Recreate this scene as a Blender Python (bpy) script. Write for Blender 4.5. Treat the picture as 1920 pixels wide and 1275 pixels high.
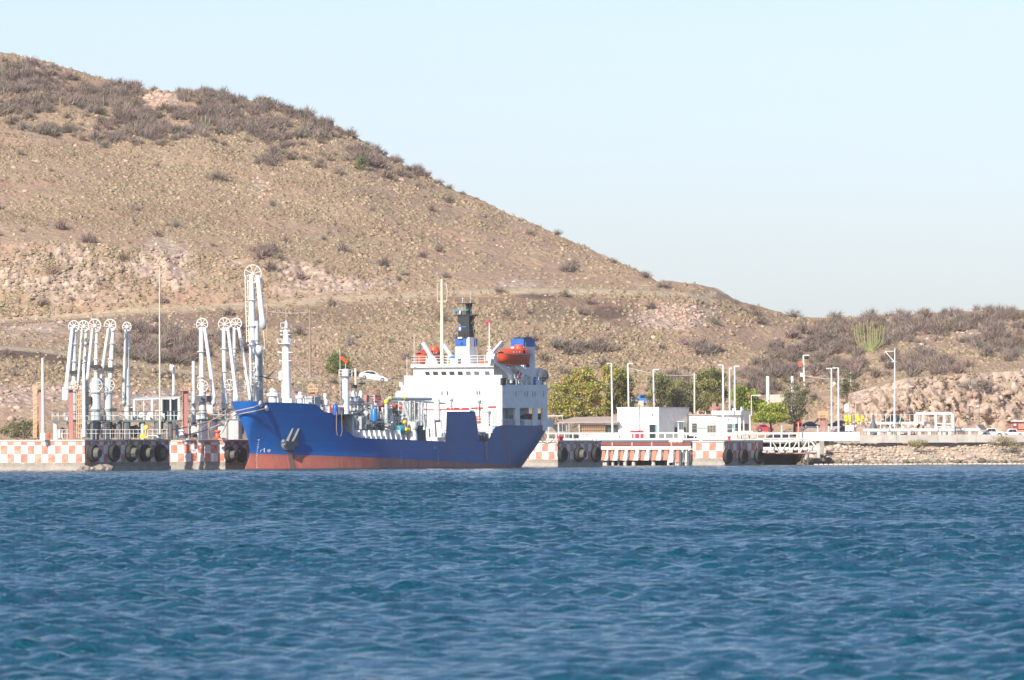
import bpy, bmesh, math, random
import numpy as np
from mathutils import Vector, Matrix

for _o in list(bpy.data.objects):
    bpy.data.objects.remove(_o)
random.seed(7)
SC = bpy.context.scene
COL = SC.collection

# ------------------------------------------------------------------ camera
F = 16800.0           # focal length in pixels of the 1920-wide photograph (315 mm)
HC = 3.4              # eye height over the water
HOR = 830.4           # pixel row of the horizon
cam = bpy.data.cameras.new('camera')
camo = bpy.data.objects.new('camera', cam)
COL.objects.link(camo)
SC.camera = camo
camo.location = (0, 0, HC)
camo.rotation_euler = (math.radians(90), math.radians(0.2), 0)
cam.sensor_width = 36
cam.lens = F / 1920 * 36
cam.shift_y = (HOR - 637.5) / 1920
cam.clip_start = 1
cam.clip_end = 20000
cam.dof.use_dof = True
cam.dof.focus_distance = 1215
cam.dof.aperture_fstop = 5.6

# ------------------------------------------------------------------ world, sun, exposure
SUN_AZ = math.radians(212.5)     # compass direction the sun stands in, clockwise from +Y
SUN_EL = math.radians(32)
W = bpy.data.worlds.new("World")
SC.world = W
W.use_nodes = True
nt = W.node_tree
bg = nt.nodes['Background']
sky = nt.nodes.new('ShaderNodeTexSky')
sky.sky_type = 'NISHITA'
sky.sun_disc = False
sky.sun_elevation = SUN_EL
sky.sun_rotation = SUN_AZ
sky.altitude = 0
sky.air_density = 0.72
sky.dust_density = 0.75
sky.ozone_density = 4.0
warm = nt.nodes.new('ShaderNodeMix'); warm.data_type = 'RGBA'; warm.blend_type = 'MULTIPLY'   # dry dusty air, a touch less green
warm.inputs[0].default_value = 1.0; warm.inputs[7].default_value = (1.115, 0.973, 0.965, 1)
nt.links.new(sky.outputs[0], warm.inputs[6]); nt.links.new(warm.outputs[2], bg.inputs[0])
bg.inputs[1].default_value = 0.112
sun = bpy.data.lights.new('sun', 'SUN')
sun.energy = 4.4
sun.angle = math.radians(0.5)
sun.color = (1.0, 0.925, 0.80)
suno = bpy.data.objects.new('sun', sun)
COL.objects.link(suno)
_sd = Vector((math.sin(SUN_AZ) * math.cos(SUN_EL), math.cos(SUN_AZ) * math.cos(SUN_EL), math.sin(SUN_EL)))
suno.rotation_euler = _sd.to_track_quat('Z', 'Y').to_euler()
suno.location = _sd * 300
SC.view_settings.view_transform = 'Standard'
SC.view_settings.look = 'None'
SC.view_settings.gamma = 1
SC.view_settings.use_curve_mapping = False
SC.view_settings.exposure = 0.60
SC.render.engine = 'CYCLES'
SC.cycles.max_bounces = 6
SC.cycles.diffuse_bounces = 2
SC.cycles.glossy_bounces = 2
SC.cycles.transmission_bounces = 2
SC.cycles.volume_bounces = 0
SC.cycles.use_denoising = True

# ------------------------------------------------------------------ pixel to place helpers
def WX(px, Y): return (px - 960) / F * Y
def WZ(py, Y): return HC + (HOR - py) / F * Y
def WP(px, py, Y): return Vector((WX(px, Y), Y, WZ(py, Y)))

# berth frame: s runs aft along the ship, p to its port side
BX, BY = WX(428, 1170), 1170.0
AX, AY = 0.5, 0.8660254
def FW(s, p, z=0.0):
    return Vector((BX + s * AX + p * AY, BY + s * AY - p * AX, z))
def s_at(px, p):
    k = (px - 960) / F
    return (k * (BY - AX * p) - BX - AY * p) / (AX - AY * k)
def p_at(px, s):
    k = (px - 960) / F
    return (k * (BY + AY * s) - BX - AX * s) / (AY + AX * k)
def z_at(py, s, p):
    return HC + (HOR - py) / F * (BY + s * AY - p * AX)
FRAME_ROT = math.atan2(-AY, -AX)      # local x = forward, local y = port
FQ = Matrix.Rotation(FRAME_ROT, 3, 'Z')

# ------------------------------------------------------------------ mesh builder
class MB:
    """Collects shapes; fr=True takes berth coordinates (s, p, z) and stores (-s, p, z)."""
    def __init__(self, fr=False, o=(0, 0, 0)):
        self.v = []; self.f = []; self.fr = fr; self.o = o; self.m = []; self.cur = 0
    def pt(self, q):
        x, y, z = q[0] - self.o[0], q[1] - self.o[1], q[2] - self.o[2]
        return (-x, y, z) if self.fr else (x, y, z)
    def add(self, vs, fs):
        b = len(self.v)
        self.v += [self.pt(q) for q in vs]
        self.f += [tuple(i + b for i in f) for f in fs]
        self.m += [self.cur] * len(fs)
        return self
    def box(self, x0, x1, y0, y1, z0, z1):
        vs = [(x0, y0, z0), (x1, y0, z0), (x1, y1, z0), (x0, y1, z0), (x0, y0, z1), (x1, y0, z1), (x1, y1, z1), (x0, y1, z1)]
        return self.add(vs, [(0, 3, 2, 1), (4, 5, 6, 7), (0, 1, 5, 4), (1, 2, 6, 5), (2, 3, 7, 6), (3, 0, 4, 7)])
    def hexa(self, vs):
        return self.add(vs, [(0, 3, 2, 1), (4, 5, 6, 7), (0, 1, 5, 4), (1, 2, 6, 5), (2, 3, 7, 6), (3, 0, 4, 7)])
    def bar(self, a, b, w, h=None):
        """square bar between two points"""
        h = h or w
        a = Vector(a); b = Vector(b); d = (b - a)
        if d.length < 1e-6: return self
        d.normalize()
        u = d.cross(Vector((0, 0, 1)))
        if u.length < 1e-3: u = Vector((1, 0, 0))
        u.normalize(); w2 = d.cross(u).normalized()
        u = u * w / 2; w2 = w2 * h / 2
        vs = [a - u - w2, a + u - w2, a + u + w2, a - u + w2, b - u - w2, b + u - w2, b + u + w2, b - u + w2]
        return self.hexa(vs)
    def tube(self, a, b, r, r2=None, n=8):
        r2 = r if r2 is None else r2
        a = Vector(a); b = Vector(b); d = (b - a)
        if d.length < 1e-6: return self
        d.normalize()
        u = d.orthogonal().normalized(); w = d.cross(u)
        vs = []
        for c, rr in ((a, r), (b, r2)):
            for i in range(n):
                t = 2 * math.pi * i / n
                vs.append(c + (u * math.cos(t) + w * math.sin(t)) * rr)
        fs = [(i, (i + 1) % n, n + (i + 1) % n, n + i) for i in range(n)]
        fs += [tuple(range(n - 1, -1, -1)), tuple(range(n, 2 * n))]
        return self.add(vs, fs)
    def path(self, pts, r, n=6):
        for a, b in zip(pts[:-1], pts[1:]): self.tube(a, b, r, r, n)
        return self
    def ring(self, c, nrm, R, r, n=20, m=6):
        c = Vector(c); nrm = Vector(nrm).normalized(); u = nrm.orthogonal().normalized(); w = nrm.cross(u)
        vs = []; fs = []
        for i in range(n):
            t = 2 * math.pi * i / n; e = u * math.cos(t) + w * math.sin(t)
            for j in range(m):
                q = 2 * math.pi * j / m
                vs.append(c + e * (R + r * math.cos(q)) + nrm * (r * math.sin(q)))
        for i in range(n):
            for j in range(m):
                fs.append((i * m + j, ((i + 1) % n) * m + j, ((i + 1) % n) * m + (j + 1) % m, i * m + (j + 1) % m))
        return self.add(vs, fs)
    def lathe(self, prof, c=(0, 0, 0), axis=(0, 0, 1), n=14):
        c = Vector(c); ax = Vector(axis).normalized(); u = ax.orthogonal().normalized(); w = ax.cross(u)
        vs = []; fs = []
        for r, h in prof:
            for i in range(n):
                t = 2 * math.pi * i / n
                vs.append(c + ax * h + (u * math.cos(t) + w * math.sin(t)) * max(r, 1e-3))
        for k in range(len(prof) - 1):
            for i in range(n):
                fs.append((k * n + i, k * n + (i + 1) % n, (k + 1) * n + (i + 1) % n, (k + 1) * n + i))
        fs += [tuple(range(n - 1, -1, -1)), tuple(range((len(prof) - 1) * n, len(prof) * n))]
        return self.add(vs, fs)
    def ball(self, c, r, sx=1, sy=1, sz=1, n=10):
        prof = [(math.sin(math.pi * k / n), -math.cos(math.pi * k / n)) for k in range(n + 1)]
        vs = []; fs = []; m = n + 2
        for rr, h in prof:
            for i in range(m):
                t = 2 * math.pi * i / m
                vs.append((c[0] + r * sx * max(rr, .01) * math.cos(t), c[1] + r * sy * max(rr, .01) * math.sin(t), c[2] + r * sz * h))
        for k in range(n):
            for i in range(m):
                fs.append((k * m + i, k * m + (i + 1) % m, (k + 1) * m + (i + 1) % m, (k + 1) * m + i))
        return self.add(vs, fs)
    def prism(self, poly, off):
        n = len(poly); off = Vector(off)
        vs = [Vector(q) for q in poly] + [Vector(q) + off for q in poly]
        fs = [tuple(range(n - 1, -1, -1)), tuple(range(n, 2 * n))] + [(i, (i + 1) % n, n + (i + 1) % n, n + i) for i in range(n)]
        return self.add(vs, fs)
    def mesh(self, name, mats):
        me = bpy.data.meshes.new(name)
        me.from_pydata([tuple(q) for q in self.v], [], self.f)
        if not isinstance(mats, (list, tuple)): mats = [mats]
        for m in mats: me.materials.append(m)
        if len(mats) > 1: me.polygons.foreach_set('material_index', self.m)
        return me
    def build(self, name, mats, parent=None, smooth=False, recalc=True):
        me = self.mesh(name, mats)
        if recalc:
            b = bmesh.new(); b.from_mesh(me)
            bmesh.ops.recalc_face_normals(b, faces=b.faces)
            b.to_mesh(me); b.free()
        if smooth:
            me.polygons.foreach_set('use_smooth', [True] * len(me.polygons))
            try: me.set_sharp_from_angle(angle=math.radians(40))
            except Exception: pass
        o = bpy.data.objects.new(name, me)
        COL.objects.link(o)
        if parent is not None: o.parent = parent
        return o

def tag(o, label, cat, group=None):
    o['label'] = label; o['category'] = cat
    if group: o['group'] = group
    return o
def thing(name, label, cat, loc=(0, 0, 0), rotz=0.0, group=None):
    o = bpy.data.objects.new(name, None); COL.objects.link(o)
    o.empty_display_size = 0.5
    o.location = loc; o.rotation_euler = (0, 0, rotz)
    return tag(o, label, cat, group)
def kind(o, k):
    o['kind'] = k; return o
def copy_tree(root, loc, rotz, label, group=None, scale=None):
    c = root.copy(); COL.objects.link(c); c.parent = None
    c.location = loc; c.rotation_euler = (0, 0, rotz); c['label'] = label
    if group: c['group'] = group
    if scale: c.scale = (scale, scale, scale)
    for ch in list(root.children):
        d = ch.copy(); COL.objects.link(d); d.parent = c
        for g in list(ch.children):
            e = g.copy(); COL.objects.link(e); e.parent = d
    return c
def frthing(name, label, cat, s=0.0, p=0.0, z=0.0, group=None):
    """thing in the berth frame, its parts built with MB(True, (s, p, z))"""
    t = thing(name, label, cat, FW(s, p, z), FRAME_ROT, group)
    return t
def raw(name, verts, faces, mats, smooth=False, parent=None):
    me = bpy.data.meshes.new(name)
    verts = np.asarray(verts, dtype=np.float32); faces = np.asarray(faces, dtype=np.int32)
    nf, k = faces.shape
    me.vertices.add(len(verts)); me.vertices.foreach_set('co', verts.ravel())
    me.loops.add(nf * k); me.loops.foreach_set('vertex_index', faces.ravel())
    me.polygons.add(nf)
    me.polygons.foreach_set('loop_start', np.arange(0, nf * k, k, dtype=np.int32))
    me.polygons.foreach_set('loop_total', np.full(nf, k, dtype=np.int32))
    if smooth: me.polygons.foreach_set('use_smooth', np.ones(nf, dtype=bool))
    me.update(calc_edges=True); me.validate()
    if not isinstance(mats, (list, tuple)): mats = [mats]
    for m in mats: me.materials.append(m)
    o = bpy.data.objects.new(name, me); COL.objects.link(o)
    if parent is not None: o.parent = parent
    return o
def vcol(o, name, cols):
    """per-vertex colour attribute"""
    a = o.data.color_attributes.new(name, 'FLOAT_COLOR', 'POINT')
    c = np.ones((len(o.data.vertices), 4), dtype=np.float32); c[:, :3] = cols
    a.data.foreach_set('color', c.ravel())

# ------------------------------------------------------------------ noise for shapes
_rs = np.random.RandomState(3)
_T = _rs.rand(256, 256).astype(np.float32)
def vnoise(x, y):
    xi = np.floor(x).astype(int); yi = np.floor(y).astype(int); fx = x - xi; fy = y - yi
    fx = fx * fx * (3 - 2 * fx); fy = fy * fy * (3 - 2 * fy)
    g = lambda a, b: _T[a & 255, b & 255]
    return ((g(xi, yi) * (1 - fx) + g(xi + 1, yi) * fx) * (1 - fy) + (g(xi, yi + 1) * (1 - fx) + g(xi + 1, yi + 1) * fx) * fy) * 2 - 1
def fbm(x, y, o=4, lac=2.07, gain=.5):
    t = 0; a = 1.0; n = 0
    for i in range(o):
        t = t + a * vnoise(x + 17.3 * i, y + 9.1 * i); n += a; a *= gain; x = x * lac; y = y * lac
    return t / n

# ------------------------------------------------------------------ materials
def nodes(name):
    m = bpy.data.materials.new(name); m.use_nodes = True
    t = m.node_tree; return m, t, t.nodes['Principled BSDF']
def N(t, typ, **kw):
    n = t.nodes.new(typ)
    for k, v in kw.items(): setattr(n, k, v)
    return n
def setin(n, **kw):
    for k, v in kw.items(): n.inputs[k.replace('_', ' ')].default_value = v
    return n
def coords(t, scale=(1, 1, 1)):
    tc = N(t, 'ShaderNodeTexCoord'); mp = N(t, 'ShaderNodeMapping')
    mp.inputs['Scale'].default_value = scale
    t.links.new(tc.outputs['Object'], mp.inputs[0]); return mp.outputs[0]
def noise_n(t, vec, scale, detail=4, rough=.6):
    n = N(t, 'ShaderNodeTexNoise'); n.inputs['Scale'].default_value = scale
    n.inputs['Detail'].default_value = detail; n.inputs['Roughness'].default_value = rough
    t.links.new(vec, n.inputs['Vector']); return n.outputs['Fac']
def ramp(t, fac, stops):
    r = N(t, 'ShaderNodeValToRGB'); e = r.color_ramp.elements
    while len(e) < len(stops): e.new(.5)
    for i, (p, c) in enumerate(stops):
        e[i].position = p; e[i].color = (c[0], c[1], c[2], 1) if hasattr(c, '__len__') else (c, c, c, 1)
    t.links.new(fac, r.inputs[0]); return r.outputs[0]
def mixc(t, fac, a, b, mode='MIX'):
    m = N(t, 'ShaderNodeMix', data_type='RGBA', blend_type=mode)
    for sock, v in ((m.inputs[0], fac), (m.inputs[6], a), (m.inputs[7], b)):
        if hasattr(v, 'links'): t.links.new(v, sock)
        elif hasattr(v, '__len__'): sock.default_value = (v[0], v[1], v[2], 1)
        else: sock.default_value = v
    return m.outputs[2]
def math_n(t, op, a, b=0.0, clamp=False):
    m = N(t, 'ShaderNodeMath', operation=op, use_clamp=clamp)
    for sock, v in ((m.inputs[0], a), (m.inputs[1], b)):
        if hasattr(v, 'links'): t.links.new(v, sock)
        else: sock.default_value = v
    return m.outputs[0]
def bump(t, bs, h, strength=.3, dist=.05):
    b = N(t, 'ShaderNodeBump'); b.inputs['Strength'].default_value = strength; b.inputs['Distance'].default_value = dist
    t.links.new(h, b.inputs['Height']); t.links.new(b.outputs[0], bs.inputs['Normal'])

def paint(name, col, rough=.5, metal=0.0, var=.12, stain=.0, stain_col=(.22, .10, .05), scale=1.2, bmp=0.0):
    m, t, b = nodes(name)
    v = coords(t)
    n = noise_n(t, v, scale, 5)
    c = ramp(t, n, [(.3, [x * (1 - var) for x in col]), (.7, [min(1, x * (1 + var)) for x in col])])
    if stain > 0:
        vs = coords(t, (2.5, 2.5, .35))
        f = ramp(t, noise_n(t, vs, 1.3, 6, .7), [(.62 - .18 * stain, 0), (.8, min(1, stain * 1.1))])
        c = mixc(t, f, c, stain_col)
    t.links.new(c, b.inputs['Base Color'])
    b.inputs['Roughness'].default_value = rough; b.inputs['Metallic'].default_value = metal
    if bmp: bump(t, b, noise_n(t, v, scale * 6, 4), bmp, .03)
    return m

M = {}
M['white'] = paint('white_paint', (.80, .80, .78), .45, stain=.22, stain_col=(.55, .42, .30))
M['white_dirty'] = paint('weathered_white_paint', (.70, .69, .66), .55, stain=.45, stain_col=(.42, .30, .22))
M['cream'] = paint('cream_paint', (.70, .65, .52), .6, stain=.2)
M['grey'] = paint('grey_steel_paint', (.42, .45, .46), .5, stain=.3)
M['lgrey'] = paint('pale_grey_steel', (.56, .60, .60), .5, stain=.35, stain_col=(.3, .22, .16))
M['dgrey'] = paint('dark_grey_steel', (.11, .125, .14), .6, stain=.3)
M['black'] = paint('black_paint', (.022, .024, .028), .55)
M['rubber'] = paint('black_rubber', (.030, .029, .028), .8, var=.4, scale=4, bmp=.3)
M['red'] = paint('red_paint', (.55, .04, .035), .5)
M['oldred'] = paint('faded_red_steel', (.46, .19, .165), .6, stain=.3)
M['orange'] = paint('orange_paint', (.82, .095, .025), .45, var=.06)
M['ocher'] = paint('ochre_steel_paint', (.70, .45, .26), .6, stain=.2)
M['yellow'] = paint('yellow_paint', (.80, .58, .02), .45)
M['blue'] = paint('blue_paint', (.012, .09, .36), .45)
M['tank_blue'] = paint('bright_blue_tank_paint', (.01, .17, .48), .4)
M['teal'] = paint('teal_paint', (.04, .30, .38), .5)
M['green'] = paint('green_steel_paint', (.10, .17, .14), .6, stain=.2)
M['dkgreen'] = paint('dark_green_car_paint', (.015, .05, .045), .25)
M['glass'] = paint('dark_window_glass', (.03, .035, .045), .08)
M['concrete'] = paint('concrete', (.36, .33, .29), .9, var=.22, stain=.5, stain_col=(.17, .14, .11), scale=.8, bmp=.4)
M['concrete_pale'] = paint('pale_concrete', (.55, .50, .44), .9, var=.12, stain=.3, stain_col=(.30, .24, .18), scale=.8, bmp=.3)
M['rope'] = paint('rope', (.50, .33, .27), .9, scale=9)
M['rope2'] = paint('straw_rope', (.48, .38, .22), .9, scale=9)
M['wood'] = paint('weathered_wood_pole', (.30, .22, .17), .9, scale=3)
M['chrome'] = paint('bare_metal', (.6, .6, .6), .3, .8)
M['roof'] = paint('dusty_roof_sheet', (.45, .36, .32), .8, stain=.3)
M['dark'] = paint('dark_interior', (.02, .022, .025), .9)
M['redpanel'] = paint('crimson_door_paint', (.42, .02, .05), .6)
M['asphalt'] = paint('dusty_asphalt', (.16, .14, .12), .95, var=.2)
M['skyglass'] = paint('sky_lit_window_glass', (.10, .13, .15), .12)  # paler copy of the window glass, sky light put into its base colour
M['bandblue'] = paint('funnel_blue_paint', (.02, .11, .42), .5)
M['iron'] = paint('bare_grey_iron', (.19, .19, .19), .8)
M['rubber2'] = paint('dusty_tyre_rubber', (.13, .125, .105), .85, var=.45, scale=3, bmp=.3)
M['slabred'] = paint('weathered_red_slab_paint', (.66, .22, .15), .85, stain=.4, stain_col=(.4, .3, .24))
M['slabwhite'] = paint('weathered_white_slab_paint', (.78, .75, .70), .85, stain=.4, stain_col=(.45, .34, .26))
M['oldred2'] = paint('dark_red_pipe_paint', (.28, .05, .05), .6, stain=.3)
M['whitewall'] = paint('white_rendered_wall', (.78, .74, .68), .85, stain=.3, stain_col=(.6, .5, .4))
M['concrete_grey'] = paint('grey_concrete_wall', (.46, .43, .39), .9, var=.15, stain=.55, stain_col=(.30, .25, .21), scale=.7, bmp=.3)
M['cactus'] = paint('pale_green_cactus_skin', (.28, .30, .12), .8, scale=3)
M['bark'] = paint('bark', (.11, .085, .065), .95, scale=4, bmp=.3)
M['glass2'] = paint('dusty_dark_window', (.07, .085, .08), .3)
M['mint'] = paint('mint_green_paint', (.30, .52, .40), .6)
M['navy'] = paint('dark_blue_car_paint', (.012, .02, .05), .25)
M['salmon'] = paint('salmon_wall_paint', (.66, .26, .19), .8, stain=.3, stain_col=(.6, .4, .3))
M['birdfeather'] = paint('dark_feathers', (.045, .035, .03), .8)
M['weight'] = paint('black_counterweight_paint', (.035, .034, .036), .6)
def attr_mat(name, rough=.9, varn=.25, scale=2.0, bmp=0.0):
    m, t, b = nodes(name)
    a = N(t, 'ShaderNodeAttribute'); a.attribute_name = 'tint'
    v = coords(t)
    f = ramp(t, noise_n(t, v, scale, 3), [(.3, 1 - varn), (.7, 1 + varn)])
    c = mixc(t, 1.0, a.outputs['Color'], f, 'MULTIPLY')
    t.links.new(c, b.inputs['Base Color']); b.inputs['Roughness'].default_value = rough
    if bmp: bump(t, b, noise_n(t, v, scale * 3, 5), bmp, .1)
    return m
M['foliage'] = attr_mat('foliage', .75, .15)
M['twig'] = attr_mat('dry_twigs', .95, .15)
M['scrub'] = attr_mat('dry_scrub', .95, .30, 5.0, .9)
M['stone'] = attr_mat('rough_stone', .95, .22, 1.5, .6)

# hull: blue topsides over oxide-red boot topping, trimmed by the stern
def hull_mat(STAIN):
    m, t, b = nodes('hull_paint')
    tc = N(t, 'ShaderNodeTexCoord'); sp = N(t, 'ShaderNodeSeparateXYZ'); t.links.new(tc.outputs['Object'], sp.inputs[0])
    v = coords(t)
    big = noise_n(t, v, .22, 5, .65)
    blue = ramp(t, big, [(.3, (.002, .105, .40)), (.7, (.003, .130, .48))])
    fade = math_n(t, 'MULTIPLY', math_n(t, 'ADD', math_n(t, 'MULTIPLY', sp.outputs[0], -1.0), -34.0), .030, True)
    blue = mixc(t, math_n(t, 'MULTIPLY', fade, .8), blue, (.008, .105, .27))
    # vertical rust and salt streaks
    st = coords(t, (1.6, .2, .10))
    s1 = ramp(t, noise_n(t, st, 1.0, 7, .7), [(.47, 0), (.64, .75)])
    blue = mixc(t, math_n(t, 'MULTIPLY', s1, math_n(t, 'ADD', math_n(t, 'MULTIPLY', fade, .9), .22)), blue, (.10, .075, .085))
    s2 = ramp(t, noise_n(t, coords(t, (.9, .9, .5)), 1.2, 8, .8), [(.66, 0), (.80, .35)])
    blue = mixc(t, math_n(t, 'MULTIPLY', s2, fade), blue, (.22, .26, .34))
    red = ramp(t, noise_n(t, coords(t, (.5, .5, .25)), 1.2, 6, .7), [(.3, (.40, .10, .07)), (.5, (.50, .145, .10)), (.75, (.44, .20, .14))])
    red = mixc(t, math_n(t, 'MULTIPLY', fade, .8), red, (.20, .05, .045))
    red = mixc(t, math_n(t, 'MULTIPLY', s1, .5), red, (.16, .07, .05))
    # plate seams
    seam = N(t, 'ShaderNodeTexBrick'); mp = coords(t, (1, 1, 1))
    comb = N(t, 'ShaderNodeCombineXYZ'); t.links.new(sp.outputs[0], comb.inputs[0]); t.links.new(sp.outputs[2], comb.inputs[1])
    t.links.new(comb.outputs[0], seam.inputs['Vector'])
    seam.inputs['Scale'].default_value = 1; seam.inputs['Brick Width'].default_value = 5.5
    seam.inputs['Row Height'].default_value = 1.9; seam.inputs['Mortar Size'].default_value = .035
    seam.inputs['Color1'].default_value = (1, 1, 1, 1); seam.inputs['Color2'].default_value = (.93, .93, .93, 1); seam.inputs['Mortar'].default_value = (.72, .72, .74, 1)
    # boot top line
    line = math_n(t, 'ADD', math_n(t, 'MULTIPLY', sp.outputs[0], .0315), 2.28)
    above = math_n(t, 'GREATER_THAN', math_n(t, 'SUBTRACT', sp.outputs[2], line), 0)
    c = mixc(t, above, red, blue)
    c = mixc(t, .8, c, seam.outputs['Color'], 'MULTIPLY')
    # wet weed line at the water
    wet = math_n(t, 'LESS_THAN', math_n(t, 'ADD', sp.outputs[2], math_n(t, 'MULTIPLY', big, .25)), .28)
    c = mixc(t, math_n(t, 'MULTIPLY', wet, .6), c, (.05, .04, .03))
    # grey-brown stain that runs down below the anchor
    dx = math_n(t, 'ABSOLUTE', math_n(t, 'ADD', sp.outputs[0], STAIN))
    inx = math_n(t, 'LESS_THAN', math_n(t, 'ADD', dx, math_n(t, 'MULTIPLY', noise_n(t, v, 2.0), .35)), .62)
    inz = math_n(t, 'LESS_THAN', sp.outputs[2], 4.3)
    port = math_n(t, 'GREATER_THAN', sp.outputs[1], 0)
    sm = math_n(t, 'MULTIPLY', math_n(t, 'MULTIPLY', inx, inz), port)
    c = mixc(t, math_n(t, 'MULTIPLY', sm, .75), c, (.09, .085, .075))
    t.links.new(c, b.inputs['Base Color']); b.inputs['Roughness'].default_value = .42
    h = math_n(t, 'ADD', noise_n(t, coords(t, (.35, .35, .6)), 1.0, 3), math_n(t, 'MULTIPLY', seam.outputs['Fac'], -.15))
    bump(t, b, h, .35, .12)
    return m

# painted red and white squares over raw concrete
def checker_mat(name, cw, ch, z0, off=0.0, dirt=.5):
    m, t, b = nodes(name)
    tc = N(t, 'ShaderNodeTexCoord'); sp = N(t, 'ShaderNodeSeparateXYZ'); t.links.new(tc.outputs['Object'], sp.inputs[0])
    v = coords(t)
    wob = math_n(t, 'MULTIPLY', math_n(t, 'ADD', noise_n(t, v, 1.6, 3), -.5), .22)
    along = math_n(t, 'ADD', math_n(t, 'ADD', sp.outputs[0], sp.outputs[1]), off)
    a = math_n(t, 'FLOOR', math_n(t, 'DIVIDE', math_n(t, 'ADD', along, wob), cw))
    zz = math_n(t, 'FLOOR', math_n(t, 'DIVIDE', math_n(t, 'ADD', math_n(t, 'SUBTRACT', sp.outputs[2], z0), math_n(t, 'MULTIPLY', wob, .7)), ch))
    par = math_n(t, 'PINGPONG', math_n(t, 'ADD', a, zz), 1.0)
    n1 = noise_n(t, v, .9, 6, .7)
    red = ramp(t, n1, [(.3, (.56, .15, .10)), (.5, (.66, .25, .18)), (.72, (.72, .45, .36))])
    wht = ramp(t, n1, [(.3, (.62, .60, .56)), (.6, (.80, .78, .74))])
    c = mixc(t, par, wht, red)
    conc = ramp(t, noise_n(t, v, .7, 7, .75), [(.3, (.20, .17, .14)), (.7, (.42, .37, .31))])
    edge = math_n(t, 'ADD', z0, math_n(t, 'MULTIPLY', math_n(t, 'ADD', n1, -.5), .8))
    raw_ = math_n(t, 'LESS_THAN', sp.outputs[2], edge)
    c = mixc(t, raw_, c, conc)
    chip = ramp(t, noise_n(t, v, 2.6, 8, .8), [(.60, 0), (.68, dirt)])
    c = mixc(t, chip, c, conc)
    low = ramp(t, math_n(t, 'ADD', sp.outputs[2], math_n(t, 'MULTIPLY', n1, .7)), [(.5, .85), (.95, 0)])
    c = mixc(t, low, c, (.055, .045, .035))
    t.links.new(c, b.inputs['Base Color']); b.inputs['Roughness'].default_value = .9
    bump(t, b, math_n(t, 'ADD', noise_n(t, v, 3.0, 6, .7), math_n(t, 'MULTIPLY', chip, -.4)), .5, .08)
    return m

# ------------------------------------------------------------------ water
def water_mat():
    m, t, b = nodes('sea_water')
    v = coords(t)
    n = noise_n(t, coords(t, (.02, .006, 1)), 1.0, 3)
    c = ramp(t, n, [(.3, (.002, .056, .092)), (.7, (.004, .076, .120))])
    t.links.new(c, b.inputs['Base Color'])
    b.inputs['Roughness'].default_value = .12; b.inputs['IOR'].default_value = 1.333
    h = math_n(t, 'ADD', noise_n(t, coords(t, (1.0, .8, 1)), 3.2, 5, .65), math_n(t, 'MULTIPLY', noise_n(t, coords(t, (.8, 1.0, 1)), .9, 4, .6), 2.2))
    bump(t, b, h, 1.0, .24)
    return m
M['water'] = water_mat()

def build_sea():
    ys = [-400, -200, -60, 0, 40, 80]
    y = 104.0
    while y < 1345:
        ys.append(y); y += I_(y, [100, 250, 700, 900, 1340], [.15, .27, .42, .75, 1.3])
    ys = np.array(ys + [1500.0])
    u = np.concatenate([[-4, -2, -1, -.5, -.25, -.14, -.1, -.08, -.07], np.linspace(-.0625, .0625, 196), [.07, .08, .1, .14, .25, .5, 1, 2, 4]])
    w = np.maximum(ys, 104.0)
    Xg = w[:, None] * u[None, :]; Yg = np.repeat(ys[:, None], len(u), 1)
    Z = np.zeros_like(Xg); DX = np.zeros_like(Xg); DY = np.zeros_like(Xg)
    r = np.random.RandomState(11)
    sp_y = I_(Yg, [100, 250, 700, 900, 1340], [.15, .27, .42, .75, 1.3]); sp_x = Yg * .125 / 196
    near = np.clip((Yg - 60) / 40, 0, 1)
    lams = list(.38 * (2.2 / .38) ** r.rand(62)) + [3.2, 4.0, 5.5]
    for lam in lams:
        th = math.radians(78) + r.normal(0, .62)
        k = 2 * math.pi / lam; kx, ky = k * math.cos(th), k * math.sin(th)
        amp = (.0088 * lam if lam < 3 else .0024 * lam) * (.5 + r.rand()); ph = r.rand() * 6.28
        res = np.maximum(sp_y * abs(math.sin(th)), sp_x * abs(math.cos(th)))
        fade = np.clip(2.2 - res * 4.4 / lam, 0, 1)
        a = kx * Xg + ky * Yg + ph; s, c = np.sin(a), np.cos(a)
        Z += amp * fade * s; DX += -amp * fade * c * math.cos(th) * .35; DY += -amp * fade * c * math.sin(th) * .35
    gust = (1.0 + .7 * fbm(Xg / 9, Yg / 22, 3)) * near * I_(Yg, [100, 200, 600, 1340], [.9, 1.05, 1.4, 2.4])
    Z += .040 * fbm(Xg / .62, Yg / .75, 3) * np.clip(1.6 - Yg / 260, 0, 1) + .07 * fbm(Xg / 1.15 + 7, Yg / 1.5, 3) * np.clip(1.6 - Yg / 800, 0, 1)
    Z *= gust
    inside = (np.abs(u) < .066)[None, :]
    X2 = Xg + np.where(inside, DX * gust, 0); Y2 = Yg + np.where(inside, DY * gust, 0)
    V = np.stack([X2, Y2, Z], -1).reshape(-1, 3)
    nr, nc = Xg.shape
    idx = np.arange(nr * nc).reshape(nr, nc)
    Fc = np.stack([idx[:-1, :-1], idx[:-1, 1:], idx[1:, 1:], idx[1:, :-1]], -1).reshape(-1, 4)
    o = raw('sea_water', V, Fc, M['water'], True)
    kind(o, 'structure')
I_ = np.interp
build_sea()

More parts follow.
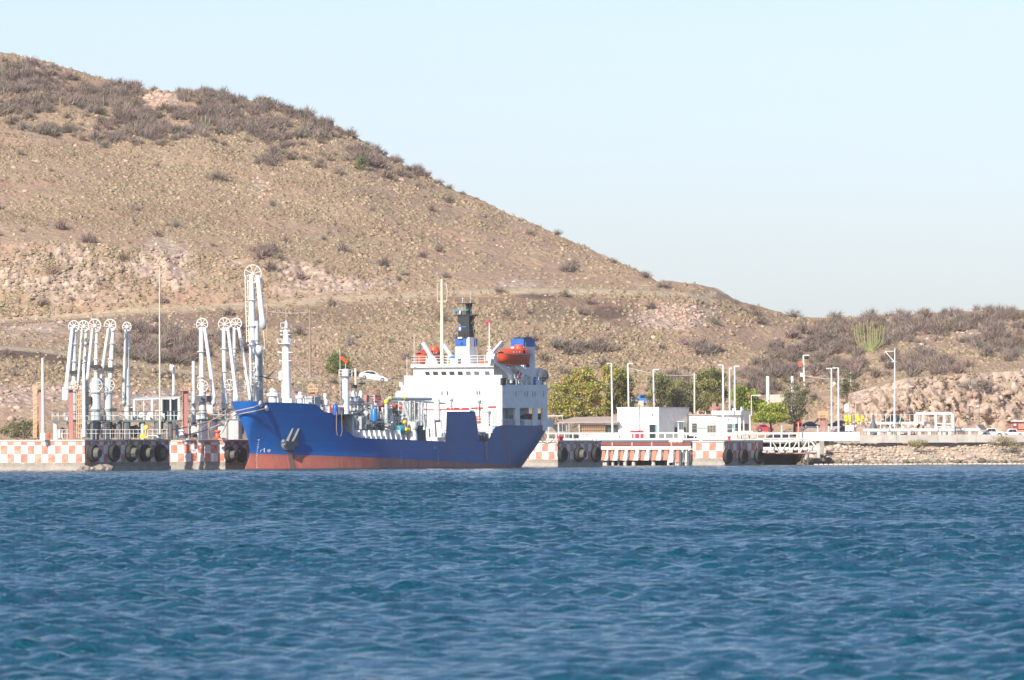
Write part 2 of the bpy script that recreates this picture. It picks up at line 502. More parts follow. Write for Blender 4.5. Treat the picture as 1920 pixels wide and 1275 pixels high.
# ------------------------------------------------------------------ land
I = np.interp
def crv(pairs):
    a = np.array(pairs, dtype=float); return lambda x: I(x, a[:, 0], a[:, 1])
PXC = np.concatenate([np.arange(-900, -20, 40), np.arange(-20, 1945, 2.7), np.arange(1960, 2900, 40)])
sky_line = crv([(-900, 30), (-300, 60), (0, 93), (70, 108), (140, 127), (200, 146), (290, 169), (345, 170), (400, 174), (480, 188), (520, 198),
                (580, 214), (640, 240), (700, 274), (740, 300), (800, 328), (850, 355), (900, 373), (950, 398), (1000, 420), (1050, 441),
                (1100, 464), (1150, 488), (1200, 510), (1240, 534), (1260, 541), (1300, 545), (1345, 551), (1380, 569), (1450, 587), (1520, 599),
                (1560, 600), (1640, 594), (1700, 591), (1760, 588), (1840, 586), (1920, 585), (2400, 575), (2900, 570)])
py5 = crv([(-900, 605), (0, 599), (150, 591), (300, 579), (500, 569), (700, 556), (820, 548), (1000, 543), (1150, 545), (1290, 552), (1400, 582), (1520, 603), (1640, 600), (1760, 597), (1920, 594), (2900, 580)])
y5 = crv([(-900, 1420), (0, 1420), (1000, 1430), (1300, 1445), (1520, 1470), (1920, 1480), (2900, 1480)])
rows = []
def row(Y, Z): rows.append((np.asarray(Y(PXC) if callable(Y) else np.full_like(PXC, Y)), np.asarray(Z)))
Y0 = crv([(-900, 1200), (300, 1235), (900, 1300), (1100, 1334), (1476, 1338), (1512, 1313), (2900, 1313)])
Y1 = lambda x: Y0(x) + I(x, [1420, 1500], [5, 11])
Y2_ = crv([(-900, 1250), (300, 1275), (900, 1335), (1100, 1352), (1400, 1356), (1600, 1345), (2900, 1345)])
Y3 = crv([(-900, 1310), (0, 1310), (660, 1345), (1200, 1376), (1560, 1368), (1600, 1356), (1700, 1350), (2900, 1350)])
py3 = crv([(-900, 640), (0, 648), (100, 655), (200, 672), (320, 692), (480, 707), (660, 714), (760, 719), (1000, 745), (1200, 757), (1400, 750), (1560, 744), (1600, 738), (1700, 712), (1800, 705), (1920, 698), (2900, 680)])
zz = lambda pyf, Yf, x: HC + (HOR - pyf(x)) / F * Yf(x)
x = PXC
K = []
K.append((Y0(x), np.full_like(x, -1.6)))
K.append((Y1(x), I(x, [1420, 1500], [3.9, 3.2])))
K.append((Y1(x) + I(x, [1420, 1500], [1.0, 3.0]), I(x, [1420, 1500], [3.92, 3.5])))
K.append((Y2_(x), I(x, [1420, 1500], [3.95, 4.3])))
K.append((Y3(x), zz(py3, Y3, x)))
K.append((Y3(x) + 9, zz(py3, Y3, x) + .25))
K.append((y5(x), HC + (HOR - py5(x)) / F * y5(x)))
Y6 = y5(x) + 8; z6 = np.minimum(HC + (HOR - (py5(x) - 2.5)) / F * Y6, HC + (HOR - sky_line(x)) / F * Y6)
K.append((Y6, z6))
py7 = crv([(-900, 440), (0, 452), (200, 456), (400, 477), (600, 491), (800, 511), (1000, 527), (1150, 538), (1250, 542), (1290, 546), (2900, 575)])
Y7 = y5(x) + 22; z7 = np.minimum(HC + (HOR - py7(x)) / F * Y7, HC + (HOR - sky_line(x)) / F * Y7 - .05)
z7 = np.maximum(z7, z6 + .1); K.append((Y7, z7))
Y9 = I(x, [-900, 0, 600, 1100, 1250, 1500, 2900], [1680, 1650, 1610, 1530, 1480, 1500, 1510])
K.append((Y9, HC + (HOR - sky_line(x)) / F * Y9))
K.append((Y9 + 160, K[-1][1] * .78)); K.append((Y9 + 700, np.full_like(x, -4.0)))
CNT = [16, 3, 7, 44, 4, 46, 3, 30, 104, 8, 4]
rowsY = []; rowsZ = []; seg = []
for i, c in enumerate(CNT):
    for j in range(c):
        t = j / c
        rowsY.append(K[i][0] * (1 - t) + K[i + 1][0] * t); rowsZ.append(K[i][1] * (1 - t) + K[i + 1][1] * t); seg.append(i + t)
rowsY.append(K[-1][0]); rowsZ.append(K[-1][1]); seg.append(len(CNT))
TY = np.array(rowsY); TZ = np.array(rowsZ); seg = np.array(seg)
TX = (x[None, :] - 960) / F * TY
def py_of(Y, Z): return HOR - (Z - HC) * F / Y
PXG = np.repeat(x[None, :], len(seg), 0)
PYG0 = py_of(TY, TZ)
s_ = seg[:, None]
def bumpf(a, b):          # 0 at both ends of the band a..b
    t = np.clip((s_ - a) / (b - a), 0, 1); return np.sin(np.pi * t) ** .6 * ((s_ > a) & (s_ < b))
rock = np.zeros_like(TX)
rock = np.maximum(rock, ((s_ >= 0) & (s_ <= 2.3)) * .55)
rock = np.maximum(rock, bumpf(7, 8.12) * np.clip((1330 - PXG) / 500, .35, 1) * (PXG < 1300))
rock = np.maximum(rock, bumpf(3, 4.1) * np.clip((PXG - 1540) / 60, 0, 1) * 1.15)
rock = np.maximum(rock, bumpf(3, 4.0) * (PXG < 700) * np.clip((PYG0 - 700) / 60, 0, .5))
def blob(cx, cy, rx, ry): return np.exp(-(((PXG - cx) / rx) ** 2 + ((PYG0 - cy) / ry) ** 2))
for cx, cy, rx, ry, a in [(1265, 592, 75, 20, 1.1), (300, 185, 35, 14, 1.1), (560, 700, 60, 22, .8), (420, 650, 110, 18, .45), (60, 620, 120, 18, .55), (300, 612, 90, 12, .6),
                          (640, 265, 90, 18, .55), (490, 345, 22, 22, .8), (560, 320, 50, 15, .4), (1830, 640, 60, 16, .7), (1720, 650, 40, 12, .8), (1860, 605, 40, 8, .5),
                          (40, 570, 90, 40, .5), (230, 545, 100, 30, .5), (1340, 556, 30, 6, .8)]:
    rock = np.maximum(rock, blob(cx, cy, rx, ry) * a)
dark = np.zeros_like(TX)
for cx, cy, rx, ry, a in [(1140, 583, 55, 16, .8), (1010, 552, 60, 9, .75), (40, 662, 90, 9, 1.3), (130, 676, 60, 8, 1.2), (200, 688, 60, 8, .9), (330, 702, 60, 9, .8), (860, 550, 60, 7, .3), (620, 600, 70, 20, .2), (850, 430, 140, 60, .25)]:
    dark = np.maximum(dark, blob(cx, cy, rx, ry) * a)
road = ((s_ >= .45) & (s_ < 2.2)) * .55 * (PXG > 1500) + ((s_ > 3.97) & (s_ < 5.02)) * .9 * np.clip((1300 - PXG) / 200, .12, 1) + ((s_ > 5.97) & (s_ < 7.02)) * .9 * (PXG < 1345)
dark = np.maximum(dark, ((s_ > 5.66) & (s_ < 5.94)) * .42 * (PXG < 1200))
rn = fbm(TX / 9, TZ / 7, 4)
patchy = np.clip(.75 + 1.7 * fbm(TX / 7 + 3, TZ / 3.2, 4), 0, 1.25)
rock = np.where((s_ > 7) & (s_ < 8.2), rock * patchy * .72, rock)
rock = np.clip(rock * (1.0 + .9 * rn), 0, 1)
# relief
big = fbm(TX / 26 + 5, TY / 26, 3); mid = fbm(TX / 6.5, TY / 6.5 + TZ / 5, 4); fine = fbm(TX / 1.4, TY / 1.4 + TZ, 3)
amp_big = bumpf(3, 4) * .5 + bumpf(5, 6) * 1.6 + bumpf(8, 9) * 2.2
amp_mid = bumpf(3, 4) * .5 + bumpf(5, 6) * .8 + bumpf(8, 9.02) * .8 + bumpf(7, 8.1) * .4 + (s_ > 9) * 1.5
amp_fin = (s_ > 3) * .16 + (s_ <= 2.2) * .14
DZ = amp_big * big + amp_mid * mid + amp_fin * fine
gully = np.abs(fbm(TX / 4.2 + TZ * .05, TZ / 16 + 30, 4)); crack = np.abs(fbm(TX / 1.6, TZ / 4.0, 3))
cliffy = np.clip(bumpf(7, 8.1) + bumpf(3, 4.05) * (PXG > 1560), 0, 1)
TY2 = TY + cliffy * (rock + .2) * (gully * 3.0 + crack * 1.6 - 1.0 + fbm(TX / 2.2, TZ / 1.6, 3) * 1.1 + np.where(PXG > 1560, np.abs(fbm(TX / 2.3 + TZ * .3, TZ / 9, 4)) * 6.0 - 1.4, 0))
# the shore band: slabs and gullies running down to the water
shore = ((s_ >= 0) & (s_ < 1.9)) * np.clip((PXG - 1440) / 60, 0, 1)
DZ = DZ + shore * np.sin(np.pi * np.clip(s_ / 2, 0, 1)) * (.35 * fbm(TX / 2.6 + TY / 3, TY / 9, 4) + .22 * fine)
DZ = np.where((s_ > 1.95) & (s_ < 3.0), 0, DZ); DZ = DZ * ((s_ < 4) | (s_ > 5))
TZ2 = TZ + DZ
nr, nc = TX.shape
V = np.stack([TX, TY2, TZ2], -1).reshape(-1, 3)
idx = np.arange(nr * nc).reshape(nr, nc)
Fc = np.stack([idx[:-1, :-1], idx[:-1, 1:], idx[1:, 1:], idx[1:, :-1]], -1).reshape(-1, 4)

def terrain_mat():
    m, t, b = nodes('dry_hillside')
    a = N(t, 'ShaderNodeAttribute'); a.attribute_name = 'tint'
    sp = N(t, 'ShaderNodeSeparateColor'); t.links.new(a.outputs['Color'], sp.inputs[0])
    v = coords(t)
    n1 = noise_n(t, v, .09, 6, .65); n2 = noise_n(t, v, .9, 6, .7); n3 = noise_n(t, v, 3.5, 4, .7)
    soil = ramp(t, n2, [(.28, (.26, .175, .12)), (.5, (.37, .27, .18)), (.72, (.47, .355, .24))])
    soil = mixc(t, ramp(t, n1, [(.4, 0), (.62, .55)]), soil, (.40, .235, .17))
    vo = N(t, 'ShaderNodeTexVoronoi'); vo.feature = 'F1'; vo.inputs['Scale'].default_value = .8
    wv = N(t, 'ShaderNodeVectorMath', operation='ADD'); t.links.new(coords(t, (1, 1, .7)), wv.inputs[0])
    nn = N(t, 'ShaderNodeTexNoise'); nn.inputs['Scale'].default_value = .8; t.links.new(v, nn.inputs['Vector']); t.links.new(nn.outputs['Color'], wv.inputs[1])
    t.links.new(wv.outputs[0], vo.inputs['Vector'])
    rk = mixc(t, n1, (.53, .385, .295), (.60, .475, .38))
    rk = mixc(t, 1.0, rk, ramp(t, math_n(t, 'ADD', math_n(t, 'MULTIPLY', n2, .7), math_n(t, 'MULTIPLY', n3, .3)), [(.3, .62), (.68, 1.22)]), 'MULTIPLY')
    rk = mixc(t, ramp(t, noise_n(t, coords(t, (1.4, 1.4, .45)), .8, 5, .7), [(.60, 0), (.72, .65)]), rk, (.15, .095, .075))
    rk = mixc(t, 1.0, rk, ramp(t, vo.outputs['Distance'], [(.05, 1.12), (.75, .66)]), 'MULTIPLY')
    fac = ramp(t, math_n(t, 'ADD', sp.outputs[0], math_n(t, 'MULTIPLY', math_n(t, 'ADD', n2, -.5), .7)), [(.30, 0), (.50, 1)])
    c = mixc(t, fac, soil, rk)
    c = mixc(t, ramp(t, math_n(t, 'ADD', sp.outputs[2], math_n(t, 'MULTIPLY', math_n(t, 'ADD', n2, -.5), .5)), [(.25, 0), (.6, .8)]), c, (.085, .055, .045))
    c = mixc(t, math_n(t, 'MULTIPLY', sp.outputs[1], .85), c, (.50, .41, .28))
    # wet, weedy foot of the shore
    geo = N(t, 'ShaderNodeSeparateXYZ'); t.links.new(v, geo.inputs[0])
    wet = ramp(t, math_n(t, 'ADD', geo.outputs[2], math_n(t, 'MULTIPLY', n2, 1.6)), [(.75, .85), (1.0, 0)])
    t.links.new(mixc(t, wet, c, (.075, .065, .045)), b.inputs['Base Color'])
    b.inputs['Roughness'].default_value = .95
    h = math_n(t, 'ADD', math_n(t, 'MULTIPLY', n2, 1.0), math_n(t, 'MULTIPLY', vo.outputs['Distance'], .5))
    bump(t, b, h, .8, .55)
    return m
M['hill'] = terrain_mat()
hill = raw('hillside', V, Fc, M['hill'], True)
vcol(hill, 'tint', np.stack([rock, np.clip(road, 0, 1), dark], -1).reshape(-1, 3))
kind(hill, 'structure')
PYG = py_of(TY2, TZ2)

def ground_at(px, py=None, Y=None):
    """point of the hill surface in a given direction, or at a given distance"""
    j = int(np.argmin(np.abs(PXC - px)))
    if py is not None:
        ok = np.where((PYG[:, j] <= py) & (seg > 3.0))[0]
        i = ok[0] if len(ok) else int(np.argmin(PYG[:, j]))
    else:
        i = int(np.argmin(np.abs(TY2[:, j] - Y)))
    return Vector((TX[i, j], TY2[i, j], TZ2[i, j]))

# ------------------------------------------------------------------ scrub on the hill
rng = np.random.RandomState(5)
dpy = np.abs(np.diff(PYG0, axis=0))[:, :-1] * np.diff(PXC)[None, :]
segc = seg[:-1, None]; pxc = PXG[:-1, :-1]; pyc = PYG0[:-1, :-1]
inview = (pxc > -80) & (pxc < 2000)
rc = rock[:-1, :-1]; rd = road[:-1, :-1]; dk = dark[:-1, :-1]
patch = np.clip(.60 + 1.3 * fbm(TX[:-1, :-1] / 20, TY[:-1, :-1] / 20 + TZ[:-1, :-1] / 8, 3), .12, 1)
wt = dpy * inview * ((segc > 3.25) & (segc < 9)) * np.clip(1.08 - rc * 1.15, .10, 1) * np.clip(1 - rd * .95, .05, 1) * np.clip(1 - .95 * dk, .06, 1) * patch
wt = wt * np.where((pyc > 730) & (pxc < 560) & (segc < 4), .15, 1)
def scatter(wt, n):
    p = (wt / wt.sum()).ravel(); ids = rng.choice(p.size, n, p=p); i, j = np.unravel_index(ids, wt.shape)
    a = rng.rand(n); b = rng.rand(n)
    g = lambda A: (A[i, j] * (1 - a) * (1 - b) + A[i + 1, j] * a * (1 - b) + A[i, j + 1] * (1 - a) * b + A[i + 1, j + 1] * a * b)
    return np.stack([g(TX), g(TY2), g(TZ2)], -1), i, j
def blades(C, R, Kn, w, up=.35, spread=1.0, tipw=0.0, lift=0.0):
    """Kn triangles per clump: C centres (n,3), R radii (n)"""
    n = len(C)
    d = rng.normal(size=(n, Kn, 3)); d[..., 2] = np.abs(d[..., 2]) * 1.0 + up
    d[..., :2] *= spread
    d /= np.linalg.norm(d, axis=-1, keepdims=True)
    side = np.cross(d, rng.normal(size=(n, Kn, 3))); side /= np.linalg.norm(side, axis=-1, keepdims=True) + 1e-6
    Rr = R[:, None, None]
    base = C[:, None, :] + d * Rr * rng.uniform(lift, lift + .35, (n, Kn, 1)) + rng.normal(size=(n, Kn, 3)) * Rr * .12
    tip = C[:, None, :] + d * Rr * rng.uniform(.65, 1.1, (n, Kn, 1))
    V = np.stack([base - side * Rr * w, base + side * Rr * w, tip], 2)
    return V.reshape(-1, 3)
def clump_obj(name, C, R, Kn, w, cols, mat, **kw):
    V = blades(C, R, Kn, w, **kw); Fc = np.arange(len(V)).reshape(-1, 3)
    o = raw(name, V, Fc, mat)
    cc = np.repeat(cols, Kn * 3, 0) * rng.uniform(.85, 1.15, (len(V) // 3, 1)).repeat(3, 0)
    vcol(o, 'tint', cc); return o
n = 27000
C, ii, jj = scatter(wt, n)
R = rng.uniform(.22, .46, n) * np.where(rng.rand(n) < .13, 1.45, 1)
base = np.array([.42, .325, .21]); alt = np.array([.355, .30, .20]); br = np.array([.29, .205, .14])
q = rng.rand(n, 1); z_ = fbm(C[:, 0] / 30, C[:, 1] / 30 + C[:, 2] / 12, 2)[:, None]
cols = base * (1 - q * .5) + alt * q * .5; cols = cols * (1 - np.clip(z_ + .1, 0, .5)) + br * np.clip(z_ + .1, 0, .5)
cols = cols * rng.uniform(.70, 1.16, (n, 1))
SCRUB = (C, R, cols)
# loose stones on the slope
wr = dpy * inview * ((segc > 3.2) & (segc < 9)) * np.clip(rc - .15, 0, 1) * np.where((pxc > 1560) & (segc < 4), .25, 1) + dpy * inview * ((segc > 5.1) & (segc < 9)) * .03
ICO = None
def ico():
    b = bmesh.new(); bmesh.ops.create_icosphere(b, subdivisions=1, radius=1)
    v = np.array([q.co[:] for q in b.verts]); f = np.array([[w.index for w in q.verts] for q in b.faces]); b.free(); return v, f
IV, IF = ico()
def stones(name, C, R, cols, flat=.7):
    n = len(C); k = len(IV)
    jit = 1 + rng.uniform(-.28, .28, (n, k, 1))
    sc = rng.uniform(.6, 1.25, (n, 1, 3)); sc[..., 2] *= flat
    ang = rng.uniform(0, 6.28, n); ca, sa = np.cos(ang)[:, None], np.sin(ang)[:, None]
    P = IV[None] * jit * sc * R[:, None, None]
    Q = np.stack([P[..., 0] * ca - P[..., 1] * sa, P[..., 0] * sa + P[..., 1] * ca, P[..., 2]], -1) + C[:, None, :]
    Fq = (IF[None] + (np.arange(n) * k)[:, None, None]).reshape(-1, 3)
    o = raw(name, Q.reshape(-1, 3), Fq, M['stone']); vcol(o, 'tint', np.repeat(cols, k, 0)); return o
C, R, cols = SCRUB
nn_ = len(C); kk = 11; ang = np.arange(5) * 2 * np.pi / 5
DV = np.array([(0, 0, 1.0)] + [(.72 * math.cos(t), .72 * math.sin(t), .62) for t in ang] + [(math.cos(t + .6), math.sin(t + .6), -.25) for t in ang])
DF = np.array([(0, 1 + i, 1 + (i + 1) % 5) for i in range(5)] + [(1 + i, 6 + i, 1 + (i + 1) % 5) for i in range(5)] + [(1 + (i + 1) % 5, 6 + i, 6 + (i + 1) % 5) for i in range(5)])
jit = 1 + rng.uniform(-.34, .34, (nn_, kk, 1)); sc = rng.uniform(.7, 1.35, (nn_, 1, 3)); sc[..., 2] *= .72
sp_a = rng.uniform(0, 6.28, nn_); ca, sa = np.cos(sp_a)[:, None], np.sin(sp_a)[:, None]
Q = DV[None] * jit * sc * R[:, None, None] * .8
P = np.stack([Q[..., 0] * ca - Q[..., 1] * sa, Q[..., 0] * sa + Q[..., 1] * ca, Q[..., 2]], -1) + C[:, None, :]
Fd = (DF[None] + (np.arange(nn_) * kk)[:, None, None]).reshape(-1, 3)
nb = nn_ * kk; Vb = blades(C, R * 1.5, 10, .085, up=.35, lift=.2)
Fb = np.arange(len(Vb)).reshape(-1, 3) + nb
o = raw('dry_scrub', np.concatenate([P.reshape(-1, 3), Vb]), np.concatenate([Fd, Fb]), M['scrub'], True)
c1 = np.repeat(cols, kk, 0) * rng.uniform(.82, 1.12, (nb, 1)); c2 = np.repeat(cols, 30, 0) * np.repeat(rng.uniform(.72, 1.2, (nn_ * 10, 1)), 3, 0)
vcol(o, 'tint', np.concatenate([c1, c2])); kind(o, 'stuff'); tag(o, 'dense low tan dry scrub and tufts covering the whole hillside', 'scrub')
wr = np.where((segc > 7) & (segc < 8.2), wr * .35, wr)
C, ii, jj = scatter(wr, 2300)
R = rng.uniform(.14, .42, 2300) * np.where(rng.rand(2300) < .1, 1.9, 1)
cols = np.array([.50, .36, .29]) * rng.uniform(.6, 1.2, (2300, 1)) * (1 + rng.normal(0, .03, (2300, 3)))
o = stones('hillside_rubble', C, R, cols); kind(o, 'stuff'); tag(o, 'scattered pinkish loose stones and outcrops on the hillside', 'rocks')
# leafless thickets
TH = [(40, 150, 90, 30), (200, 190, 110, 30), (270, 240, 90, 35), (430, 182, 110, 24), (620, 236, 60, 10), (760, 308, 50, 6), (390, 225, 120, 30), (530, 212, 80, 20), (620, 250, 90, 14),
      (700, 290, 60, 10), (790, 328, 45, 7), (60, 205, 60, 20), (100, 240, 50, 12), (500, 240, 40, 20), (510, 297, 35, 12), (400, 330, 20, 10),
      (1620, 630, 90, 34), (1545, 640, 45, 30), (1480, 665, 40, 26), (1580, 700, 60, 20), (1750, 618, 80, 20), (1850, 600, 80, 14),
      (1880, 650, 60, 30), (1720, 690, 80, 20), (1320, 658, 30, 12), (1440, 715, 60, 25), (270, 655, 60, 30), (345, 655, 60, 25), (430, 645, 50, 22), (1300, 735, 80, 22), (110, 470, 0.1, 1),
      (500, 480, 30, 8), (1100, 660, 60, 10), (690, 310, 30, 12), (1070, 500, 20, 6)]
wt2 = np.zeros_like(dpy)
for cx, cy, rx, ry in TH:
    wt2 = np.maximum(wt2, np.clip(1.35 * np.exp(-(((pxc - cx) / rx) ** 2 + ((pyc - cy) / ry) ** 2)) - .3, 0, 1))
wt2 = np.where(pxc > 1400, wt2 * .85, wt2)
wt2[(np.abs(pxc - 300) < 34) & (np.abs(pyc - 187) < 15)] = 0
wt2 = (wt2 * (.45 + .75 * np.clip(.5 + 1.6 * fbm(TX[:-1, :-1] / 5, TY[:-1, :-1] / 6, 3), 0, 1)) + .004) * dpy * inview * ((segc > 3.5) & (segc < 9.0)) * (rd < .3)
n = 2300
C, ii, jj = scatter(wt2, n)
R = rng.uniform(.9, 2.3, n)
cols = np.array([.22, .172, .145]) * rng.uniform(.75, 1.35, (n, 1)) * (1 + rng.normal(0, .05, (n, 3)))
o = clump_obj('leafless_thicket', C, R, 80, .034, cols, M['twig'], up=.45, lift=.05)
kind(o, 'stuff'); tag(o, 'grey-brown leafless thickets massed along the ridges of both hills', 'thicket')
# ------------------------------------------------------------------ the tanker
HB = 7.75
_z = lambda py, px, p: z_at(py, s_at(px, p), p)
stem = lambda z: I(z, [-1.6, 0, .7, 1.3, 2.25, 4.1, 5.73, 7.5, 9.3], [3.4, 3.97, 4.5, 5.0, 5.45, 5.0, 4.4, 3.75, 3.2])
def half(s, z):
    s0 = stem(z); e = I(z, [-1.6, 0, 3, 6.5], [70.0, 71.3, 73.0, 74.2])
    bk = I(z, [3.6, 5.5, 9.3], [.05, .55, 2.5]); sk = s0 + I(z, [3.6, 5.5, 9.3], [.05, .3, 1.15])      # blunt nose plate up to the knuckle
    zz_ = min(max(z / 8.5, 0), 1)
    R = 25 - 9 * zz_; nexp = 1.75 - .02 * zz_
    if s <= sk:
        b = bk * math.sqrt(max(0, (s - s0) / (sk - s0)))
    else:
        t = min(max((s - sk) / R, 0), 1); b = bk + (HB - bk) * (1 - (1 - t) ** nexp)
    Ra = 15 - 8 * min(zz_ * 1.6, 1); we = .30 + .42 * min(zz_ * 1.6, 1)
    t2 = min(max((e - s) / Ra, 0), 1)
    return b * (we + (1 - we) * (1 - (1 - t2) ** 2.6)), s0, e
SHEER = [(459, 750, 0), (488, 750.5, 2.4), (497, 755, 2.9), (507, 753, 3.4), (560, 755, 6.2), (593, 758, 7.2), (599, 764, 7.4), (609, 772, 7.6), (633, 776, HB),
         (640, 791, HB), (650, 808, HB), (665, 819, HB), (690, 822, HB), (760, 824.5, HB), (835.6, 828, HB), (837.6, 772, HB), (891.6, 772, HB), (895, 797, HB), (899, 829, HB), (913, 830, HB),
         (920, 816, HB), (929, 801, HB), (940, 798, HB), (1000, 799, HB)]
def hull_s(px, z):
    """distance aft at which the port shell, at height z, stands in direction px"""
    lo, hi = 0.2, 74
    for _ in range(40):
        m_ = (lo + hi) / 2; b = half(m_, z)[0]
        X = BX + m_ * AX + b * AY; Y = BY + m_ * AY - b * AX
        if 960 + F * X / Y < px: lo = m_
        else: hi = m_
    return lo
SHS = []; SHZ = []
for a, b, c in SHEER:
    zq = 6.0; sq = s_at(a, c)
    if 520 < a < 830:
        for _ in range(6): sq = hull_s(a, zq); c = half(sq, zq)[0]; zq = z_at(b, sq, c)
    SHS.append(sq); SHZ.append(z_at(b, sq, c))
SHS[0] = 0.0; SHS.append(74.4); SHZ.append(SHZ[-1] + .1)
ztop = lambda s: float(I(s, SHS, SHZ))
ZB = lambda s: 2.28 - .0315 * s
def ship(o=None): return MB(True)
SHIP = thing('tanker_ship', 'blue and white gas tanker with red boot topping moored at the quay', 'ship', FW(0, 0, 0), FRAME_ROT)
def sp_(name, mb, mat, parent=None, smooth=False, label=None):
    o = mb.build(name, M[mat] if isinstance(mat, str) else mat, SHIP if parent is None else parent, smooth)
    if label: o['label'] = label
    return o
# hull shell
M['hull'] = hull_mat(hull_s(546.5, 2.6))
def hull():
    ss = sorted(set([round(q, 3) for q in SHS if 3.3 <= q <= 74.3] + list(np.linspace(3.2, 8, 40)) + list(np.linspace(8.2, 21, 26)) + list(np.linspace(20.5, 58, 32)) + list(np.linspace(58.5, 74.15, 34))))
    nv = 22; mb = MB(True); cols = []
    for s in ss:
        zt = ztop(s); col = []
        for side in (1, -1):
            for j in range(nv):
                t = j / (nv - 1)
                z = -1.6 + (zt + 1.6) * t
                sz = s if s >= 12 else stem(z) + (s - 3.2) * (12 - stem(z)) / 8.8
                b, s0, e = half(sz, z)
                s1 = min(max(sz, s0), e)
                col.append((s1, b * side, z))
        cols.append(col)
    vs = [q for c in cols for q in c]; m2 = 2 * nv; fs = []
    for i in range(len(ss) - 1):
        for side in (0, 1):
            for j in range(nv - 1):
                a = i * m2 + side * nv + j; fs.append((a, a + 1, a + m2 + 1, a + m2))
    L = (len(ss) - 1) * m2
    for j in range(nv - 1): fs.append((L + j, L + j + 1, L + nv + j + 1, L + nv + j))
    mb.add(vs, fs)
    me = mb.mesh('hull', M['hull'])
    b = bmesh.new(); b.from_mesh(me)
    bmesh.ops.remove_doubles(b, verts=b.verts, dist=.004)
    bmesh.ops.dissolve_degenerate(b, edges=b.edges, dist=.002)
    bmesh.ops.recalc_face_normals(b, faces=b.faces); b.to_mesh(me); b.free()
    me.polygons.foreach_set('use_smooth', [True] * len(me.polygons)); me.set_sharp_from_angle(angle=math.radians(38))
    o = bpy.data.objects.new('hull', me); COL.objects.link(o); o.parent = SHIP
    return o
HULL = hull()
def hull_pt(px, py, out=.0):
    z = 4.0; s = 10
    for _ in range(6):
        s = hull_s(px, z); b = half(s, z)[0]; z = z_at(py, s, b)
    return (s, half(s, z)[0] + out, z)
# rubbing cap along the bulwark top, decks
ks = [q for q in np.arange(4.3, 74, .8)]
for side in (1, -1):
    mb = MB(True)
    for a, b in zip(ks[:-1], ks[1:]):
        za, zb = ztop(a), ztop(b)
        if abs(za - zb) > .6:
            if mb.v: sp_('bulwark_cap', mb, 'blue')
            mb = MB(True); continue
        mb.bar((a - .02, side * (half(a, za)[0] - .04), za + .02), (b + .02, side * (half(b, zb)[0] - .04), zb + .02), .14, .06)
    if mb.v: sp_('bulwark_cap', mb, 'blue')
def deck(name, s0, s1, z, mat, inset=.35):
    mb = MB(True); st = np.linspace(s0, s1, 16)
    up = [(s, half(s, z)[0] - inset, z) for s in st]; dn = [(s, -half(s, z)[0] + inset, z) for s in st[::-1]]
    mb.prism(up + dn, (0, 0, -.15)); return sp_(name, mb, mat)
deck('forecastle_deck', 5.2, 21.5, 7.3, 'green')
deck('main_deck', 21.4, 55.5, 2.75, 'green')
deck('poop_deck', 55.4, 73.6, 4.75, 'green')
mb = MB(True); mb.box(21.2, 21.5, -6.2, 6.2, 2.9, 7.2); sp_('forecastle_bulkhead', mb, 'white')
mb = MB(True); mb.box(55.3, 55.5, -7.5, 7.5, 2.6, 4.9); sp_('poop_bulkhead', mb, 'white')
# marks on the bow
for k in range(13):
    py = 823 + k * 4.3; px = 484 - 4.5 * min(k, 8) / 8 + (.25 * max(k - 8, 0))
    q = hull_pt(px, py, .012); q2 = hull_pt(px + 2.1, py, .012)
    mb = MB(True)
    za, zb = q[2] - .07, q[2] + .07
    if k % 3 == 0:      # the figures are plain strokes
        mb.bar((q[0], q[1], za), (q[0], q[1], zb), .03); mb.bar((q2[0], q2[1], za), (q2[0], q2[1], zb), .03); mb.bar((q[0], q[1], zb), (q2[0], q2[1], zb), .03); mb.bar((q[0], q[1], za), (q2[0], q2[1], za), .03)
    else:
        mb.bar((q[0], q[1], za), (q2[0], q2[1], zb), .035); mb.bar((q[0], q[1], zb), (q2[0], q2[1], zb), .03)
    sp_('draft_mark', mb, 'white')
def hline(mb, pts, w):
    P = [hull_pt(a, b, .015) for a, b in pts]
    for a, b in zip(P[:-1], P[1:]): mb.bar(a, b, w, .03)
mb = MB(True); hline(mb, [(488.5, 846.5), (489, 843), (492, 841.5), (495, 842), (495.2, 846.5), (488.5, 846.5)][:5], .09); hline(mb, [(495.2, 846.5), (495.4, 838.5)], .09); sp_('bulbous_bow_mark', mb, 'white')
mb = MB(True); ring = [(504.2 + 2.6 * math.cos(a), 843.6 + 2.6 * math.sin(a)) for a in np.linspace(0, 2 * math.pi, 9)]
hline(mb, ring, .12); hline(mb, [(502.4, 841.8), (506, 845.4)], .1); hline(mb, [(506, 841.8), (502.4, 845.4)], .1); sp_('thruster_mark', mb, 'white')
for cx, cy in ((812, 838),):
    mb = MB(True); hline(mb, [(cx, cy + 2), (cx + 4, cy - 2)], .1); hline(mb, [(cx + 1, cy + 3), (cx + 6, cy + 2)], .1); hline(mb, [(cx + 5, cy - 1), (cx + 7, cy + 1)], .08); sp_('worn_hull_mark', mb, 'white_dirty')
for px in (752, 822, 955):
    mb = MB(True)
    for k in range(6):
        q = hull_pt(px, 846 + 4.6 * k, .012); mb.bar((q[0] - .07, q[1], q[2]), (q[0] + .07, q[1], q[2] + .05), .05)
    kind(sp_('midship_draft_marks', mb, 'white_dirty'), 'stuff')
